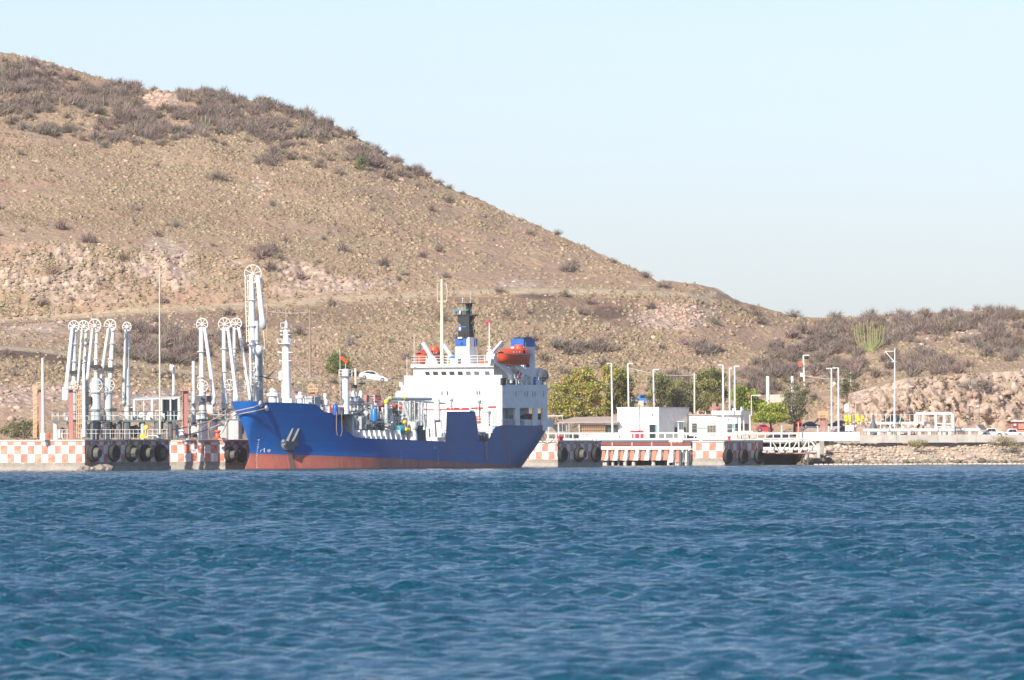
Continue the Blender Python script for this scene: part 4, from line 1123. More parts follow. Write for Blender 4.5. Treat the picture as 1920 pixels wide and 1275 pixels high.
# black screen box at the wing end
m = MB(True); s = sF; m.box(s - .1, s + .9, p_at(939, sF), HW + .12, z_at(722, s, HW), z_at(708.5, s, HW)); sp_('sidelight_screen', m, 'black')
# --- boat deck rails and fittings
zb = Z722
rail('boat_deck_rail', [(sF + 4, HW - .1, zb), (sE - .2, HW - .1, zb), (sE - .2, -HW + .1, zb)], 1.1, 'white', 1.3, 3)
rail('monkey_island_rail', [(sW - .4, pR, Zr), (sW - .4, pL, Zr), (sW + 6.5, pL, Zr)], 1.1, 'white', 1.2, 3)
rail('monkey_island_rail', [(sW + 6.5, pL, Zr), (sW + 6.5, pR, Zr), (sW - .4, pR, Zr)], 1.1, 'white', 1.6, 3)
for px, y0, r in ((777, 624, .04), (799, 668, .04), (763.5, 668, .05)):
    s = sW; p = p_at(px, s); m = MB(True); m.tube((s, p, zb if px < 770 else Zr), (s, p, z_at(y0, s, p)), r, r * .6, 6); sp_('whip_aerial', m, 'white')
m = MB(True); s = sW - .2; m.box(s, s + .9, p_at(901.5, s), p_at(918, s), Zr + .1, Zr + .42); sp_('life_raft_rack', m, 'orange')
for px in (848, 862, 869):
    m = MB(True); s = sW + .5; p = p_at(px, s); m.box(s, s + .6, p - .3, p + .3, Zr, Zr + .75); sp_('roof_locker', m, 'white' if px != 862 else 'dgrey')
# tall pale whip mast with U-shaped yard
s = sW + 4; p = p_at(829.5, s); m = MB(True); m.tube((s, p, Zr), (s, p, z_at(523, s, p)), .30, .17, 10); TM = sp_('radio_mast', m, 'cream', None, True)
m = MB(True); a, b = p_at(821, s), p_at(838.5, s); za, zc = z_at(564, s, p), z_at(530, s, p)
m.bar((s, a, za), (s, b, za), .08); m.tube((s, a, za), (s, a, zc), .045, n=5); m.tube((s, b, za), (s, b + .12, z_at(545, s, p)), .045, n=5); m.tube((s, b + .12, z_at(545, s, p)), (s, b - .1, zc), .04, n=5); sp_('dipole_yard', m, 'cream', TM)
# flag staff with red flag
s = sW + 3; p = p_at(918.2, s); m = MB(True); m.tube((s, p, Zr), (s, p, z_at(604, s, p)), .11, .05, 7); FS = sp_('signal_mast', m, 'white')
m = MB(True); m.prism([(s, p, z_at(599, s, p)), (s, p, z_at(608, s, p)), (s + .1, p - .45, z_at(609, s, p)), (s, p - .6, z_at(604, s, p))], (.03, 0, 0)); sp_('red_flag', m, 'redpanel', FS)
m = MB(True)
for k in range(6):
    y = 650 + k * 6; m.bar((s, p - .3 - .05 * k, z_at(y, s, p)), (s, p + .3 + .05 * k, z_at(y, s, p)), .12)
m.box(s - .3, s + .3, p - .25, p + .25, Zr, z_at(661, s, p)); sp_('signal_lamp_frame', m, 'white', FS)
# --- mast house and black radar mast
s = s_at(878, 1.2) ; p1 = 1.2; p0 = p_at(854, s); sl = s_at(896, p1)
m = MB(True); m.box(s, sl, p0, p1, Zr, z_at(649.5, s, p1)); MH = sp_('mast_house', m, 'white')
m = MB(True); m.box(s, sl, p0, p1, z_at(649.5, s, p1), z_at(634.5, s, p1)); sp_('blue_band', m, 'bandblue', MH)
m = MB(True); m.box(s - .06, s, p_at(876, s), p1 + .02, Zr, z_at(635, s, p1)); m.box(s - .06, s + 1.2, p1, p1 + .25, Zr, z_at(632, s, p1)); sp_('corner_duct', m, 'white', MH)
m = MB(True); m.box(s - .3, s + .0, p_at(861, s), p_at(869, s), z_at(634.5, s, p1), z_at(631.5, s, p1)); sp_('mast_step', m, 'cream', MH)
m = MB(True); pc = p_at(866.5, s); m.prism([(s - .05, pc - .25, z_at(645, s, 0)), (s - .05, pc + .2, z_at(646, s, 0)), (s - .05, pc + .1, z_at(641, s, 0)), (s - .05, pc - .1, z_at(643, s, 0))], (.04, 0, 0)); sp_('funnel_emblem', m, 'black', MH)
sm = s + 1.3
def mz(y): return z_at(y, sm, 0)
m = MB(True)
def mbx(a, b, ya, yb, d=1.3): m.box(sm - d / 2, sm + d / 2, p_at(a, sm), p_at(b, sm), mz(yb), mz(ya))
mbx(869, 885, 590, 634); mbx(865, 886, 618, 634, 1.6)
m.prism([(sm - .6, p_at(863, sm), mz(604)), (sm - .6, p_at(863, sm), mz(591)), (sm - .6, p_at(885, sm), mz(591)), (sm - .6, p_at(885, sm), mz(612)), (sm - .6, p_at(873, sm), mz(612))], (1.2, 0, 0))
mbx(876, 883, 570, 591, .6)
m.prism([(sm - .3, p_at(875, sm), mz(569)), (sm - .3, p_at(885, sm), mz(569)), (sm - .3, p_at(883, sm), mz(577)), (sm - .3, p_at(880, sm), mz(577))], (.6, 0, 0))
RMK = sp_('radar_mast', m, 'black')
m = MB(True)
for a, b, y in ((855, 893, 591.5), (862, 893, 590.5), (860, 888, 619), (868, 888, 568.5)): m.box(sm - .7, sm + .7, p_at(a, sm), p_at(b, sm), mz(y) - .05, mz(y) + .05)
for a in (862, 867, 872, 877, 882):
    for y in (591, 634): m.tube((sm - .85, p_at(a, sm), mz(y)), (sm - .85, p_at(a, sm), mz(y - 9)), .05, n=4)
m.bar((sm, p_at(886, sm), mz(602)), (sm, p_at(893, sm), mz(592)), .1); m.box(sm - .3, sm + .3, p_at(885, sm), p_at(889, sm), mz(608), mz(603))
sp_('mast_platform', m, 'black', RMK)
for a, y in ((868, 586), (868, 617)):
    m = MB(True); p = p_at(a, sm); m.lathe([(.3, mz(y + 3.5)), (.32, mz(y + 1)), (.25, mz(y - 3)), (.1, mz(y - 3.4))], (sm - .6, p, 0), n=10); sp_('radar_gearbox', m, 'chrome', RMK, True)
m = MB(True); m.box(sm - .75, sm - .5, p_at(854, sm), p_at(883, sm), mz(582.3), mz(580.4)); sp_('radar_scanner', m, 'teal', RMK)
m = MB(True); m.box(sm - .75, sm - .5, p_at(864, sm), p_at(880, sm), mz(613.6), mz(611.6)); sp_('radar_scanner', m, 'tank_blue', RMK)
m = MB(True); m.ball((sm, p_at(868.5, sm), mz(560)), .12, n=6); m.tube((sm, p_at(868.5, sm), mz(560)), (sm, p_at(868.5, sm), mz(581)), .03, n=4); m.tube((sm, p_at(883, sm), mz(549)), (sm, p_at(883, sm), mz(634)), .03, n=4); sp_('mast_lamp', m, 'lgrey', RMK)
for a, b, y0, y1 in ((843, 860, 652, 622), (887, 905, 600, 640), (886, 896, 600, 668)):
    m = MB(True); m.tube((sm, p_at(a, sm), mz(y0)), (sm, p_at(b, sm), mz(y1)), .025, n=4); sp_('mast_stay', m, 'rope2', RMK)
# --- funnel
pf = 6.0; s = s_at(982.5, pf); sl = s_at(1003.5, pf); p0 = p_at(958.5, s)
m = MB(True); m.box(s, sl, p0, pf, zb, z_at(650, s, pf)); m.box(s + .3, sl + 2.0, p0, pf + .1, zb, z_at(690, s, pf)); FN = sp_('funnel', m, 'white')
m = MB(True); m.box(s, sl, p0, pf, z_at(650, s, pf), z_at(635, s, pf)); sp_('funnel_top', m, 'bandblue', FN)
m = MB(True); m.box(s + .3, sl - .3, p0 + .3, pf - .3, z_at(635, s, pf), z_at(632.5, s, pf)); sp_('exhaust_pipe', m, 'black', FN)
m = MB(True); m.ring(((s + sl) / 2 + .2, pf + .02, z_at(669, s, pf)), (0, 1, 0), .75, .05, 18, 4); m.bar(((s + sl) / 2 - .4, pf + .03, z_at(673, s, pf)), ((s + sl) / 2 + .7, pf + .03, z_at(666, s, pf)), .08); sp_('painted_emblem', m, 'grey', FN)
m = MB(True); m.box(sl - .5, sl + 1.4, pf + .1, pf + .18, z_at(722, s, pf), z_at(706, s, pf)); sp_('louvre_panel', m, 'bandblue', FN)
# satellite dome and winch aft
s = s_at(1019.5, 6.8); m = MB(True); m.lathe([(.85, -.06), (.85, .06), (.4, .2)], (s, 6.8, z_at(704, s, 6.8)), axis=(-.4, .9, .1), n=16); m.tube((s, 6.7, zb), (s, 6.7, z_at(704, s, 6.8)), .08, n=6); sp_('satellite_dish', m, 'dgrey')
for px, y, c in ((1007, 713, 'white'), (1000, 710, 'bandblue'), (954, 712, 'dgrey'), (975, 711, 'white'), (964, 713, 'dgrey'), (984, 714, 'white')):
    s = s_at(px, 6.6); m = MB(True); m.box(s - .4, s + .5, 6.1, 6.9, zb, z_at(y, s, 6.6)); sp_('boat_deck_locker', m, c)
s = s_at(981, 7); m = MB(True); m.ball((s, 7, z_at(708, s, 7)), .62, .7, .5, 1, 8); sp_('life_raft_canister', m, 'white', None, True)
m = MB(True); m.ball((s_at(976, 6), 6, z_at(702, 66, 6)), .5, n=7); sp_('red_buoy', m, 'redpanel', None, True)
# --- davits
def davit(pts, p, w0=.5, w1=.28, name='davit', th=.35):
    P = [(s_at(a, p), p, z_at(b, s_at(a, p), p)) for a, b in pts]; m = MB(True)
    for i, (a, b) in enumerate(zip(P[:-1], P[1:])):
        wa = w0 + (w1 - w0) * i / max(1, len(P) - 2 or 1); m.bar(a, b, th, wa)
    return sp_(name, m, 'white')
davit([(920, 685), (924, 662), (942, 641.5)], 6.6, .75, .45)
davit([(925, 668), (940, 684), (957, 700), (957, 718)], 6.9, .8, .55)
davit([(968, 686), (983, 697), (995, 704), (995, 722)], 6.9, .8, .6)
davit([(987, 648), (996, 662), (992, 690)], 5.2, .5, .4)
davit([(955, 690), (975, 690)], 6.5, .35, .35, 'boat_cradle')
for a in ((958, 700, 958, 722), (966, 702, 966, 722), (972, 700, 976, 722)):
    m = MB(True); s = s_at(a[0], 6.4); m.tube((s, 6.4, z_at(a[1], s, 6.4)), (s, 6.4, z_at(a[3], s, 6.4)), .12, n=7); sp_('davit_strut', m, 'white' if a[0] != 958 else 'dgrey')
sD = sW + 2
def pdavit(pts, w0, w1):
    m = MB(True); P = [(sD, p_at(a, sD), z_at(b, sD, -3)) for a, b in pts]
    for i, (a, b) in enumerate(zip(P[:-1], P[1:])): m.bar(a, b, w0 + (w1 - w0) * i / max(1, len(P) - 2), .4)
    return m
m = pdavit([(810, 682), (811, 672), (807, 664), (794.5, 642)], .9, .55); m.prism([(sD - .2, p_at(799, sD), Zr), (sD - .2, p_at(822, sD), Zr), (sD - .2, p_at(817, sD), z_at(670, sD, -3)), (sD - .2, p_at(808, sD), z_at(664, sD, -3)), (sD - .2, p_at(803, sD), z_at(672, sD, -3))], (.4, 0, 0)); sp_('starboard_davit', m, 'white')
m = pdavit([(850, 682), (850, 672), (833, 645)], .8, .5); sp_('starboard_davit', m, 'white')
m = MB(True); m.lathe([(.42, -.3), (.42, .3)], (sD - .3, p_at(853, sD), z_at(671, sD, -2)), axis=(1, 0, 0), n=8); sp_('davit_winch', m, 'tank_blue')

# --- lifeboats: things of their own, hung on the davits
def lifeboat(name, label, s0, s1, p, zlow, zgun, ztop_, mirror=1):
    L = s1 - s0; t = frthing(name, label, 'lifeboat', (s0 + s1) / 2, p, zlow, 'orange lifeboats of the tanker')
    def loft(fn, nst=15, nj=9):
        m = MB(True); vs = []; fs = []
        for i in range(nst):
            u = i / (nst - 1)
            for j in range(nj): vs.append(fn(u, j / (nj - 1)))
        for i in range(nst - 1):
            for j in range(nj - 1): a = i * nj + j; fs.append((a, a + 1, a + nj + 1, a + nj))
        m.add(vs, fs); return m
    B = 1.15; hg = zgun - zlow; ht = ztop_ - zgun
    wd = lambda u: B * (1 - abs(2 * u - 1) ** (3.2 if u > .5 else 2.4)) ** .75 + .03
    def hullf(u, v):
        a = math.pi * v; w = wd(u); k = 1 - .25 * (1 - u) ** 3 - .15 * u ** 4
        sheer = .28 * (2 * u - 1) ** 2
        return (s0 + L * u - (s0 + s1) / 2 + (.35 * (1 - math.sin(a)) * (1 if u > .5 else -1) if 0 < u < 1 else 0) * abs(2 * u - 1) ** 3, w * math.cos(a), (hg + sheer) * (1 - math.sin(a) ** .8 * k))
    m = loft(hullf); m.build('hull', M['orange'], t, True)
    def topf(u, v):
        a = math.pi * v; uu = .07 + u * .86; w = wd(uu) * .93
        prof = min(1, (uu - .0) / .3) ** .8 * min(1, (1.02 - uu) / .18) ** .6
        return (s0 + L * uu - (s0 + s1) / 2, w * math.cos(a), hg + .28 * (2 * uu - 1) ** 2 + ht * .62 * prof * math.sin(a) ** .55)
    m = loft(topf); m.build('canopy', M['orange'], t, True)
    m = MB(True); c = s0 + L * .66 - (s0 + s1) / 2
    m.lathe([(.75, 0), (.62, ht * .38), (.45, ht * .46)], (c, 0, hg + ht * .52), n=12); m.build('conning_hatch', M['orange'], t, True)
    m = MB(True)
    for sd in (1, -1):
        P = [(s0 + L * u - (s0 + s1) / 2, sd * (wd(u) + .04), hg + .28 * (2 * u - 1) ** 2) for u in np.linspace(.02, .98, 12)]
        for a, b in zip(P[:-1], P[1:]): m.bar(a, b, .1, .12)
    m.build('fender_strip', M['dgrey'], t)
    m = MB(True); cc = s0 + L * .62 - (s0 + s1) / 2; m.box(cc - .28, cc + .28, mirror * (wd(.62) * .88), mirror * (wd(.62) * .88 + .04), hg + .25, hg + ht * .48); m.build('side_hatch', M['dark'], t)
    m = MB(True)
    for k in range(3):
        cw = s0 + L * (.28 + .1 * k) - (s0 + s1) / 2; m.box(cw - .1, cw + .1, mirror * (wd(.4) * .9), mirror * (wd(.4) * .9 + .04), hg + .35, hg + .55)
    m.build('porthole', M['white'], t)
    m = MB(True); m.box(s1 - .55 - (s0 + s1) / 2, s1 - .1 - (s0 + s1) / 2, -.12, .12, -.25, .5); m.tube((s1 - .4 - (s0 + s1) / 2, 0, .0), (s1 - .1 - (s0 + s1) / 2, 0, 0), .22, n=8); m.build('rudder', M['redpanel'], t)
    for u in (.12, .9):
        m = MB(True); c2 = s0 + L * u - (s0 + s1) / 2; m.tube((c2, 0, hg + .2), (c2, 0, ztop_ - zlow + .35), .06, n=5); m.build('fall_wire', M['dgrey'], t)
    return t
pb = 7.3; s0 = s_at(936, pb); s1 = s_at(992, pb)
lifeboat('lifeboat', 'orange enclosed lifeboat hanging in white davits beside the blue-topped funnel', s0, s1, pb, z_at(685, s0, pb), z_at(666, s0, pb), z_at(645, s0, pb))
pb = -6.9; s0 = s_at(783, pb); s1 = s_at(831, pb)
lifeboat('lifeboat', 'orange lifeboat behind the two white davit arms above the bridge windows', s0, s1, pb, z_at(684, s0, pb), z_at(667, s0, pb), z_at(648, s0, pb))
# ------------------------------------------------------------------ berth: dolphins with painted faces
FP = -8.75                                   # fender plane, starboard side of the ship
def dolphin(name, label, pxa, pxb, depth, ytop, cw, off, cat='quay'):
    s0, s1 = s_at(pxa, FP), s_at(pxb, FP); zt_ = z_at(ytop, s0, FP)
    t = frthing(name, label, cat, s0, FP, 0)
    m = MB(True, (s0, FP, 0)); rr = random.Random(int(pxa))
    # slightly uneven block: body, cap slab, footing ledge
    m.box(s0, s1, FP - depth, FP, -1.5, zt_ - .22)
    b = m.build('wall', checker_mat('painted_squares', cw, 1.12, 1.05, off), t)
    m = MB(True, (s0, FP, 0)); m.box(s0 - .12, s1 + .12, FP - depth, FP + .12, zt_ - .22, zt_); m.build('cap_slab', M['concrete_pale'], t)
    m = MB(True, (s0, FP, 0)); m.box(s0 - .18, s1 + .1, FP - depth, FP + .14, -1.5, .55); m.build('footing', M['concrete'], t)
    return t, s0, s1, zt_
D1 = dolphin('quay_block', 'long checkered quay block with five tyres at the left edge', 158.5, 318, 46, 821.5, 1.05, .35)
D2 = dolphin('quay_block', 'checkered dolphin block half hidden behind the blue bow', 422, 505, 24, 823, 1.05, .1)
D3 = dolphin('quay_block', 'checkered dolphin block with three tyres just beyond the stern', 1045.5, 1127, 26, 826.5, 1.02, .5)
D5 = dolphin('quay_block', 'checkered dolphin block beside the white truss bridge', 1358.5, 1430, 5.3, 828, 1.12, .3)
# tyres hung on the fender faces
def tyre(pxc, pyc, R, label, group, hub=True, squash=1.0):
    s = s_at(pxc, FP + .5); z_ = z_at(pyc, s, FP + .5)
    t = frthing('tyre_fender', label, 'tyre fender', s, FP, z_, group)
    m = MB(True, (0, 0, 0)); w = .38
    m.lathe([(R * .55, .02), (R * .93, .04), (R, .18), (R, w + .12), (R * .9, w + .3), (R * .52, w + .28), (R * .45, w + .1)], (0, 0, 0), axis=(0, 1, 0), n=24); m.build('tyre', M['rubber'], t, True)
    if hub:
        m = MB(True); m.lathe([(R * .64, w + .2), (R * .6, w + .75), (R * .5, w + .9), (R * .27, w + .92), (R * .22, w + .7)], (0, 0, 0), axis=(0, 1, 0), n=20); m.build('inner_drum', M['rubber2'], t, True)
    m = MB(True)
    for ds in (-.35, .35): m.tube((ds, .1, R * .9), (ds * 1.6, .06, min(3.9 - z_, R + 1.1)), .05, n=5)
    m.build('chain', M['dgrey'], t); return t
g = 'tyre fenders of the left quay block'
tyre(177.5, 847, 1.17, 'tyre fender with an open round centre, first of five beside the lit corner', g)
tyre(216, 847, 1.12, 'flat worn tyre fender without a drum, second on the long quay block', g, False)
tyre(248, 847, 1.15, 'drum-centred tyre fender in the middle of the five on the long quay block', g)
tyre(275, 847, 1.13, 'drum-centred tyre fender, fourth along the long quay block', g)
tyre(303, 847, 1.15, 'tyre fender at the far end of the long quay block with weed streaks below', g)
g = 'tyre fenders behind the bow'
tyre(433, 851, 1.05, 'dark tyre fender on the shaded block just behind the bow', g); tyre(455, 851, 1.0, 'dark tyre fender nearly touching the blue bow', g, False)
g = 'tyre fenders beyond the stern'
tyre(1056.5, 852, 1.08, 'tyre fender closest to the stern on the right-hand dolphin', g, False); tyre(1088, 852, 1.08, 'middle tyre fender of the dolphin beyond the stern', g); tyre(1120, 852, 1.08, 'tyre fender at the far edge of the dolphin beyond the stern', g, False)
g = 'tyre fenders beside the truss bridge'
tyre(1366, 857, 1.1, 'tyre fender near the lit corner of the dolphin beside the bridge', g, False); tyre(1395.5, 857, 1.1, 'middle tyre fender of the dolphin beside the bridge', g, False); tyre(1425, 857, 1.1, 'tyre fender at the bridge end of the last dolphin', g, False)

def wbox(m, pxa, pxb, ya, yb, Y, d): m.box(WX(pxa, Y), WX(pxb, Y), Y, Y + d, WZ(yb, Y), WZ(ya, Y)); return m
def wthing(name, label, cat, px, py, Y, group=None):
    return thing(name, label, cat, WP(px, py, Y), 0, group)
def wmb(px, py, Y): return MB(False, WP(px, py, Y))
def wt(m, a, b, r, r2=None, n=7):      # tube between (px, py, Y) points
    return m.tube(WP(*a), WP(*b), r, r2, n)

# boulders at the foot of the first block
BOULD = []
rb = random.Random(4)
def boulder(px, Y, z, r, label, group=None, col=(.30, .25, .20)):
    bm_ = bmesh.new(); bmesh.ops.create_icosphere(bm_, subdivisions=2, radius=r)
    sx, sy, sz = rb.uniform(.8, 1.4), rb.uniform(.8, 1.2), rb.uniform(.5, .85)
    for v in bm_.verts:
        k = 1 + .22 * math.sin(v.co.x * 3.1 / r + px) * math.cos(v.co.y * 2.7 / r + v.co.z * 3 / r) + rb.uniform(-.07, .07)
        v.co = Vector((v.co.x * sx * k, v.co.y * sy * k, v.co.z * sz * k))
    me = bpy.data.meshes.new('boulder'); bm_.to_mesh(me); bm_.free(); me.materials.append(M['stone'])
    o = bpy.data.objects.new('boulder', me); COL.objects.link(o); o.location = (WX(px, Y), Y, z); o.rotation_euler = (0, 0, rb.uniform(0, 6))
    vcol(o, 'tint', np.array(col)[None, :] * rb.uniform(.8, 1.2)); tag(o, label, 'rock', group); return o
Yd = FW(D1[1], FP)[1]
for i, px in enumerate((152, 160, 171, 186, 201)):
    boulder(px, Yd - .9 + i * .4, .15, .8, ['flat boulder at the lit corner of the long quay block', 'long low boulder under the first tyre', 'boulder in the water below the first tyre', 'dark wet boulder between the first two tyres', 'small boulder under the second tyre'][i])
# ------------------------------------------------------------------ trestle with slabs between the right-hand dolphins
sT = D5[1]; g0 = FP - 5.3; p1127 = p_at(1120, sT)
TR = frthing('trestle', 'low trestle of red and white slabs over dark piles between two dolphins', 'pier', sT, g0, 0)
o3 = (sT, g0, 0)
zc = z_at(843, sT, g0)
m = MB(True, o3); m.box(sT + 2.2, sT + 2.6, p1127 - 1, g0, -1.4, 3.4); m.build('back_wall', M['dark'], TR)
m = MB(True, o3); m.box(sT - .2, sT + 2.3, p1127 - 1, g0, z_at(844.5, sT, g0), z_at(842, sT, g0)); m.build('deck_beam', M['concrete_pale'], TR)
edges = [1127, 1137, 1143.5, 1152, 1162, 1171, 1180, 1191, 1201, 1211, 1221, 1233, 1243, 1255, 1266, 1277, 1284, 1290, 1296]
rt = random.Random(9)
for i, (a, b) in enumerate(zip(edges[:-1], edges[1:])):
    pa, pb = p_at(a + .6, sT), p_at(b - .6, sT); proud = .55 if i % 2 else 0.0
    zl, zh = z_at(864 if i < 13 else 868, sT, g0), z_at(844.3, sT, g0)
    m = MB(True, o3); k = .5
    m.hexa([(sT - proud - k * .3, pa, zl), (sT - proud - k * .3, pb, zl), (sT + 1.0, pb, zl), (sT + 1.0, pa, zl), (sT - proud * .4, pa + .15, zh), (sT - proud * .4, pb - .15, zh), (sT + 1.0, pb, zh), (sT + 1.0, pa, zh)])
    m.build('slab', M['slabred'] if i % 2 == 0 and i != 16 else M['slabwhite'], TR)
for px, w in ((1129, .3), (1133, .35), (1146, .35), (1157, .3), (1169, .5), (1185, .5), (1222, .55), (1250, .35), (1264, .9), (1272, .8), (1285, .8), (1294, .5)):
    m = MB(True, o3); p = p_at(px, sT); m.tube((sT + .5, p, -1.4), (sT + .5, p, z_at(863.5, sT, g0)), w * .7, w * .55, 10); m.build('pile', M['concrete_pale'], TR)
for px in (1276, 1291):
    m = MB(True, o3); p = p_at(px, sT - .8); m.bar((sT - .9, p, -1), (sT - .9, p, z_at(846, sT, g0)), .35); m.build('fender_post', M['dgrey'], TR)
# pipes along the trestle
def tpipe(name, label, y, r, mat, ds, a=1118, b=1296):
    t = frthing(name, label, 'pipe', sT, g0, 0); s = sT + ds
    m = MB(True, o3); z_ = z_at(y, sT, g0); m.tube((s, p_at(a, s), z_), (s, p_at(b, s), z_), r, r, 12); m.build('pipe_run', M[mat], t, True)
    for px in range(int(a) + 31, int(b), 37):
        m = MB(True, o3); p = p_at(px, s); m.lathe([(r + .09, -.08), (r + .09, .08)], (s, p, z_), axis=(0, 1, 0), n=12); m.box(s - .1, s + .1, p - .1, p + .1, z_at(844, sT, g0), z_); m.build('pipe_flange', M['ocher'], t)
tpipe('white_pipeline', 'thick white pipe running along the trestle above the slabs', 840.6, .27, 'white_dirty', .2)
tpipe('red_pipeline', 'dark red pipe above the white one on the trestle', 833.2, .16, 'oldred2', .4)
tpipe('red_pipeline', 'lower rusty red pipe sagging along the trestle', 835.0, .10, 'oldred2', .1)
m = MB(True, o3)
for px in range(1133, 1296, 12):
    p = p_at(px, sT + .9); m.bar((sT + .9, p, z_at(843, sT, g0)), (sT + .9, p, z_at(836, sT, g0)), .1)
m.bar((sT + .9, p1127, z_at(837, sT, g0)), (sT + .9, g0, z_at(837, sT, g0)), .1); o = m.build('pipe_support', M['ocher'], TR); o['kind'] = 'stuff'
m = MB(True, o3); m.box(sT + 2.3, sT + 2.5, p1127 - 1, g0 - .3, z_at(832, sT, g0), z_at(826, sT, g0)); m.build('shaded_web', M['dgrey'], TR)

# ------------------------------------------------------------------ walkway with pale rails across the waterfront
def walkway(label, a, b, Y, y0, y1, y2, step):
    t = wthing('walkway', label, 'walkway', a, y2, Y); m = wmb(a, y2, Y)
    wbox(m, a, b, y0, y1, Y, .25); m.build('top_rail', M['lgrey'], t)
    m = wmb(a, y2, Y); wbox(m, a, b, y2 - 4, y2, Y, 1.2); m.build('deck_edge', M['lgrey'], t)
    x_ = a + 3
    while x_ < b:
        m = wmb(a, y2, Y); wbox(m, x_ - .8, x_ + .8, y1, y2 - 4, Y, .12); m.build('post', M['white'], t); x_ += step
    return t
walkway('pale railed walkway in front of the white buildings', 1024, 1291, 1322, 811.5, 814.3, 826.5, 15.7)
walkway('pale railed walkway running on past the gatehouse to the bridge', 1284, 1497, 1319, 812.3, 816.3, 827, 14.8)
t = wthing('pipe_bundle', 'rusty pipes under the walkway behind the trestle', 'pipes', 1130, 831, 1321)
for y in (829, 831.5):
    m = wmb(1130, 831, 1321); wt(m, (1130, y, 1321.2), (1280, y, 1321.2), .09); m.build('thin_pipe', M['oldred2'], t)
for px in range(1129, 1290, 16):
    m = wmb(1130, 831, 1321); wbox(m, px - .8, px + .8, 826, 832, 1320.8, .1); m.build('hanger', M['white_dirty'], t)
# ------------------------------------------------------------------ truss bridge to the rocky shore
Yb = 1312
t = wthing('truss_bridge', 'weathered white pipe truss bridge over the dark inlet', 'bridge', 1431, 862, Yb)
def bt(pts, r, mat, name, d=0):
    m = wmb(1431, 862, Yb); 
    for a, b in zip(pts[:-1], pts[1:]): wt(m, (a[0], a[1], Yb + d), (b[0], b[1], Yb + d), r)
    m.build(name, M[mat], t)
for d in (0, 2.2):
    bt([(1432, 824.5), (1518, 825), (1534, 846)], .14, 'white_dirty' if d == 0 else 'grey', 'top_chord', d)
    bt([(1432, 851.5), (1534, 852)], .12, 'oldred' if d == 0 else 'grey', 'bottom_chord', d)
    for a, b in (((1445, 825), (1445, 851)), ((1463, 825), (1463, 851)), ((1480.5, 825), (1480.5, 851)), ((1498, 825), (1498, 851)), ((1516.5, 825), (1516.5, 849))):
        bt([a, b], .1, 'white_dirty', 'upright', d)
    for a, b in (((1446, 826), (1461, 850)), ((1478, 828), (1464, 850)), ((1496, 827), (1482, 851)), ((1481, 832), (1497, 825)), ((1515, 826), (1500, 850)), ((1518, 826), (1534, 848))):
        bt([a, b], .085, 'cream' if d == 0 else 'grey', 'diagonal', d)
bt([(1431, 843.5), (1533, 844.5)], .30, 'white_dirty', 'white_pipe', 1.1)
bt([(1431, 829), (1490, 829.5)], .22, 'lgrey', 'grey_pipe', 1.6)
for a, b in ((1430, 1437), (1440, 1452.5), (1462, 1470.5), (1474.5, 1486.5), (1519, 1531)):
    m = wmb(1431, 862, Yb); wbox(m, a, b, 847, 850.4, Yb - .3, 3); m.build('deck_slab', M['concrete_pale'], t)
m = wmb(1431, 862, Yb); wbox(m, 1480, 1508, 832, 837, Yb + 2.6, .3); m.build('web_panel', M['dgrey'], t)
m = wmb(1431, 862, Yb); wbox(m, 1531, 1537, 833, 860, Yb - .2, 2.5); m.build('abutment', M['concrete_pale'], t)
m = wmb(1431, 862, Yb); wt(m, (1514, 879, Yb), (1516, 852, Yb), .14); m.build('leg', M['dgrey'], t)
# concrete inlet wall behind the bridge
m = MB(); wbox(m, 1425, 1500, 830, 884, 1336, 1); o = m.build('inlet_wall', M['concrete']); tag(o, 'grey-brown concrete wall in shade behind the truss bridge', 'wall')
m = MB(); wbox(m, 1536, 1545, 829, 856, 1317.5, 1.0); o = m.build('concrete_pier', M['concrete']); tag(o, 'short grey concrete buttress where the bridge meets the shore', 'buttress')

# ------------------------------------------------------------------ shore walls on the right
Yw = 1322
t = wthing('parapet_wall', 'bright white parapet wall above the rocks next to the bridge', 'wall', 1495, 829, Yw)
for a, b in ((1495.5, 1532), (1532.6, 1573), (1573.6, 1612)):
    m = wmb(1495, 829, Yw); wbox(m, a, b, 812.5, 828.5, Yw, .5); m.build('wall_panel', M['whitewall'], t)
t = wthing('retaining_wall', 'long grey concrete wall above the rocky shore at the right', 'wall', 1612, 832, Yw)
xx = 1612.5; rw = random.Random(2)
while xx < 1960:
    w = rw.uniform(24, 44); m = wmb(1612, 832, Yw); wbox(m, xx, xx + w - .5, 818 + rw.uniform(-.3, .3), 832.5, Yw, .5); m.build('wall_panel', M['concrete_grey'], t); xx += w
# rocks on the shore slope
n = 2100
px = 1500 + rng.rand(n) * 470; tt = rng.rand(n) ** np.where(px < 1630, 1.2, 3.2)
jj_ = np.searchsorted(PXC, px) - 1
seg_i = np.where(seg <= 1.0)[0]; seg_j = np.where((seg >= 1.0) & (seg <= 2.0))[0]
ii_ = (tt * (seg_i[-1] - 3)).astype(int) + 4
C = np.stack([(px - 960) / F * TY2[ii_, jj_], TY2[ii_, jj_] - .1, TZ2[ii_, jj_] + .05], -1)
R = rng.uniform(.10, .34, n) * np.where(rng.rand(n) < .08, 1.6, 1)
big_left = px < 1600; R = np.where(big_left, R * 1.25, R)
cols = np.array([.58, .47, .385]) * rng.uniform(.65, 1.15, (n, 1)); cols = np.where((C[:, 2:3] < .6), cols * np.array([.42, .42, .36]), cols)
o = stones('shore_rubble', C, R, cols, .6); kind(o, 'stuff'); tag(o, 'loose stones and broken rock on the slope down to the water', 'rubble')
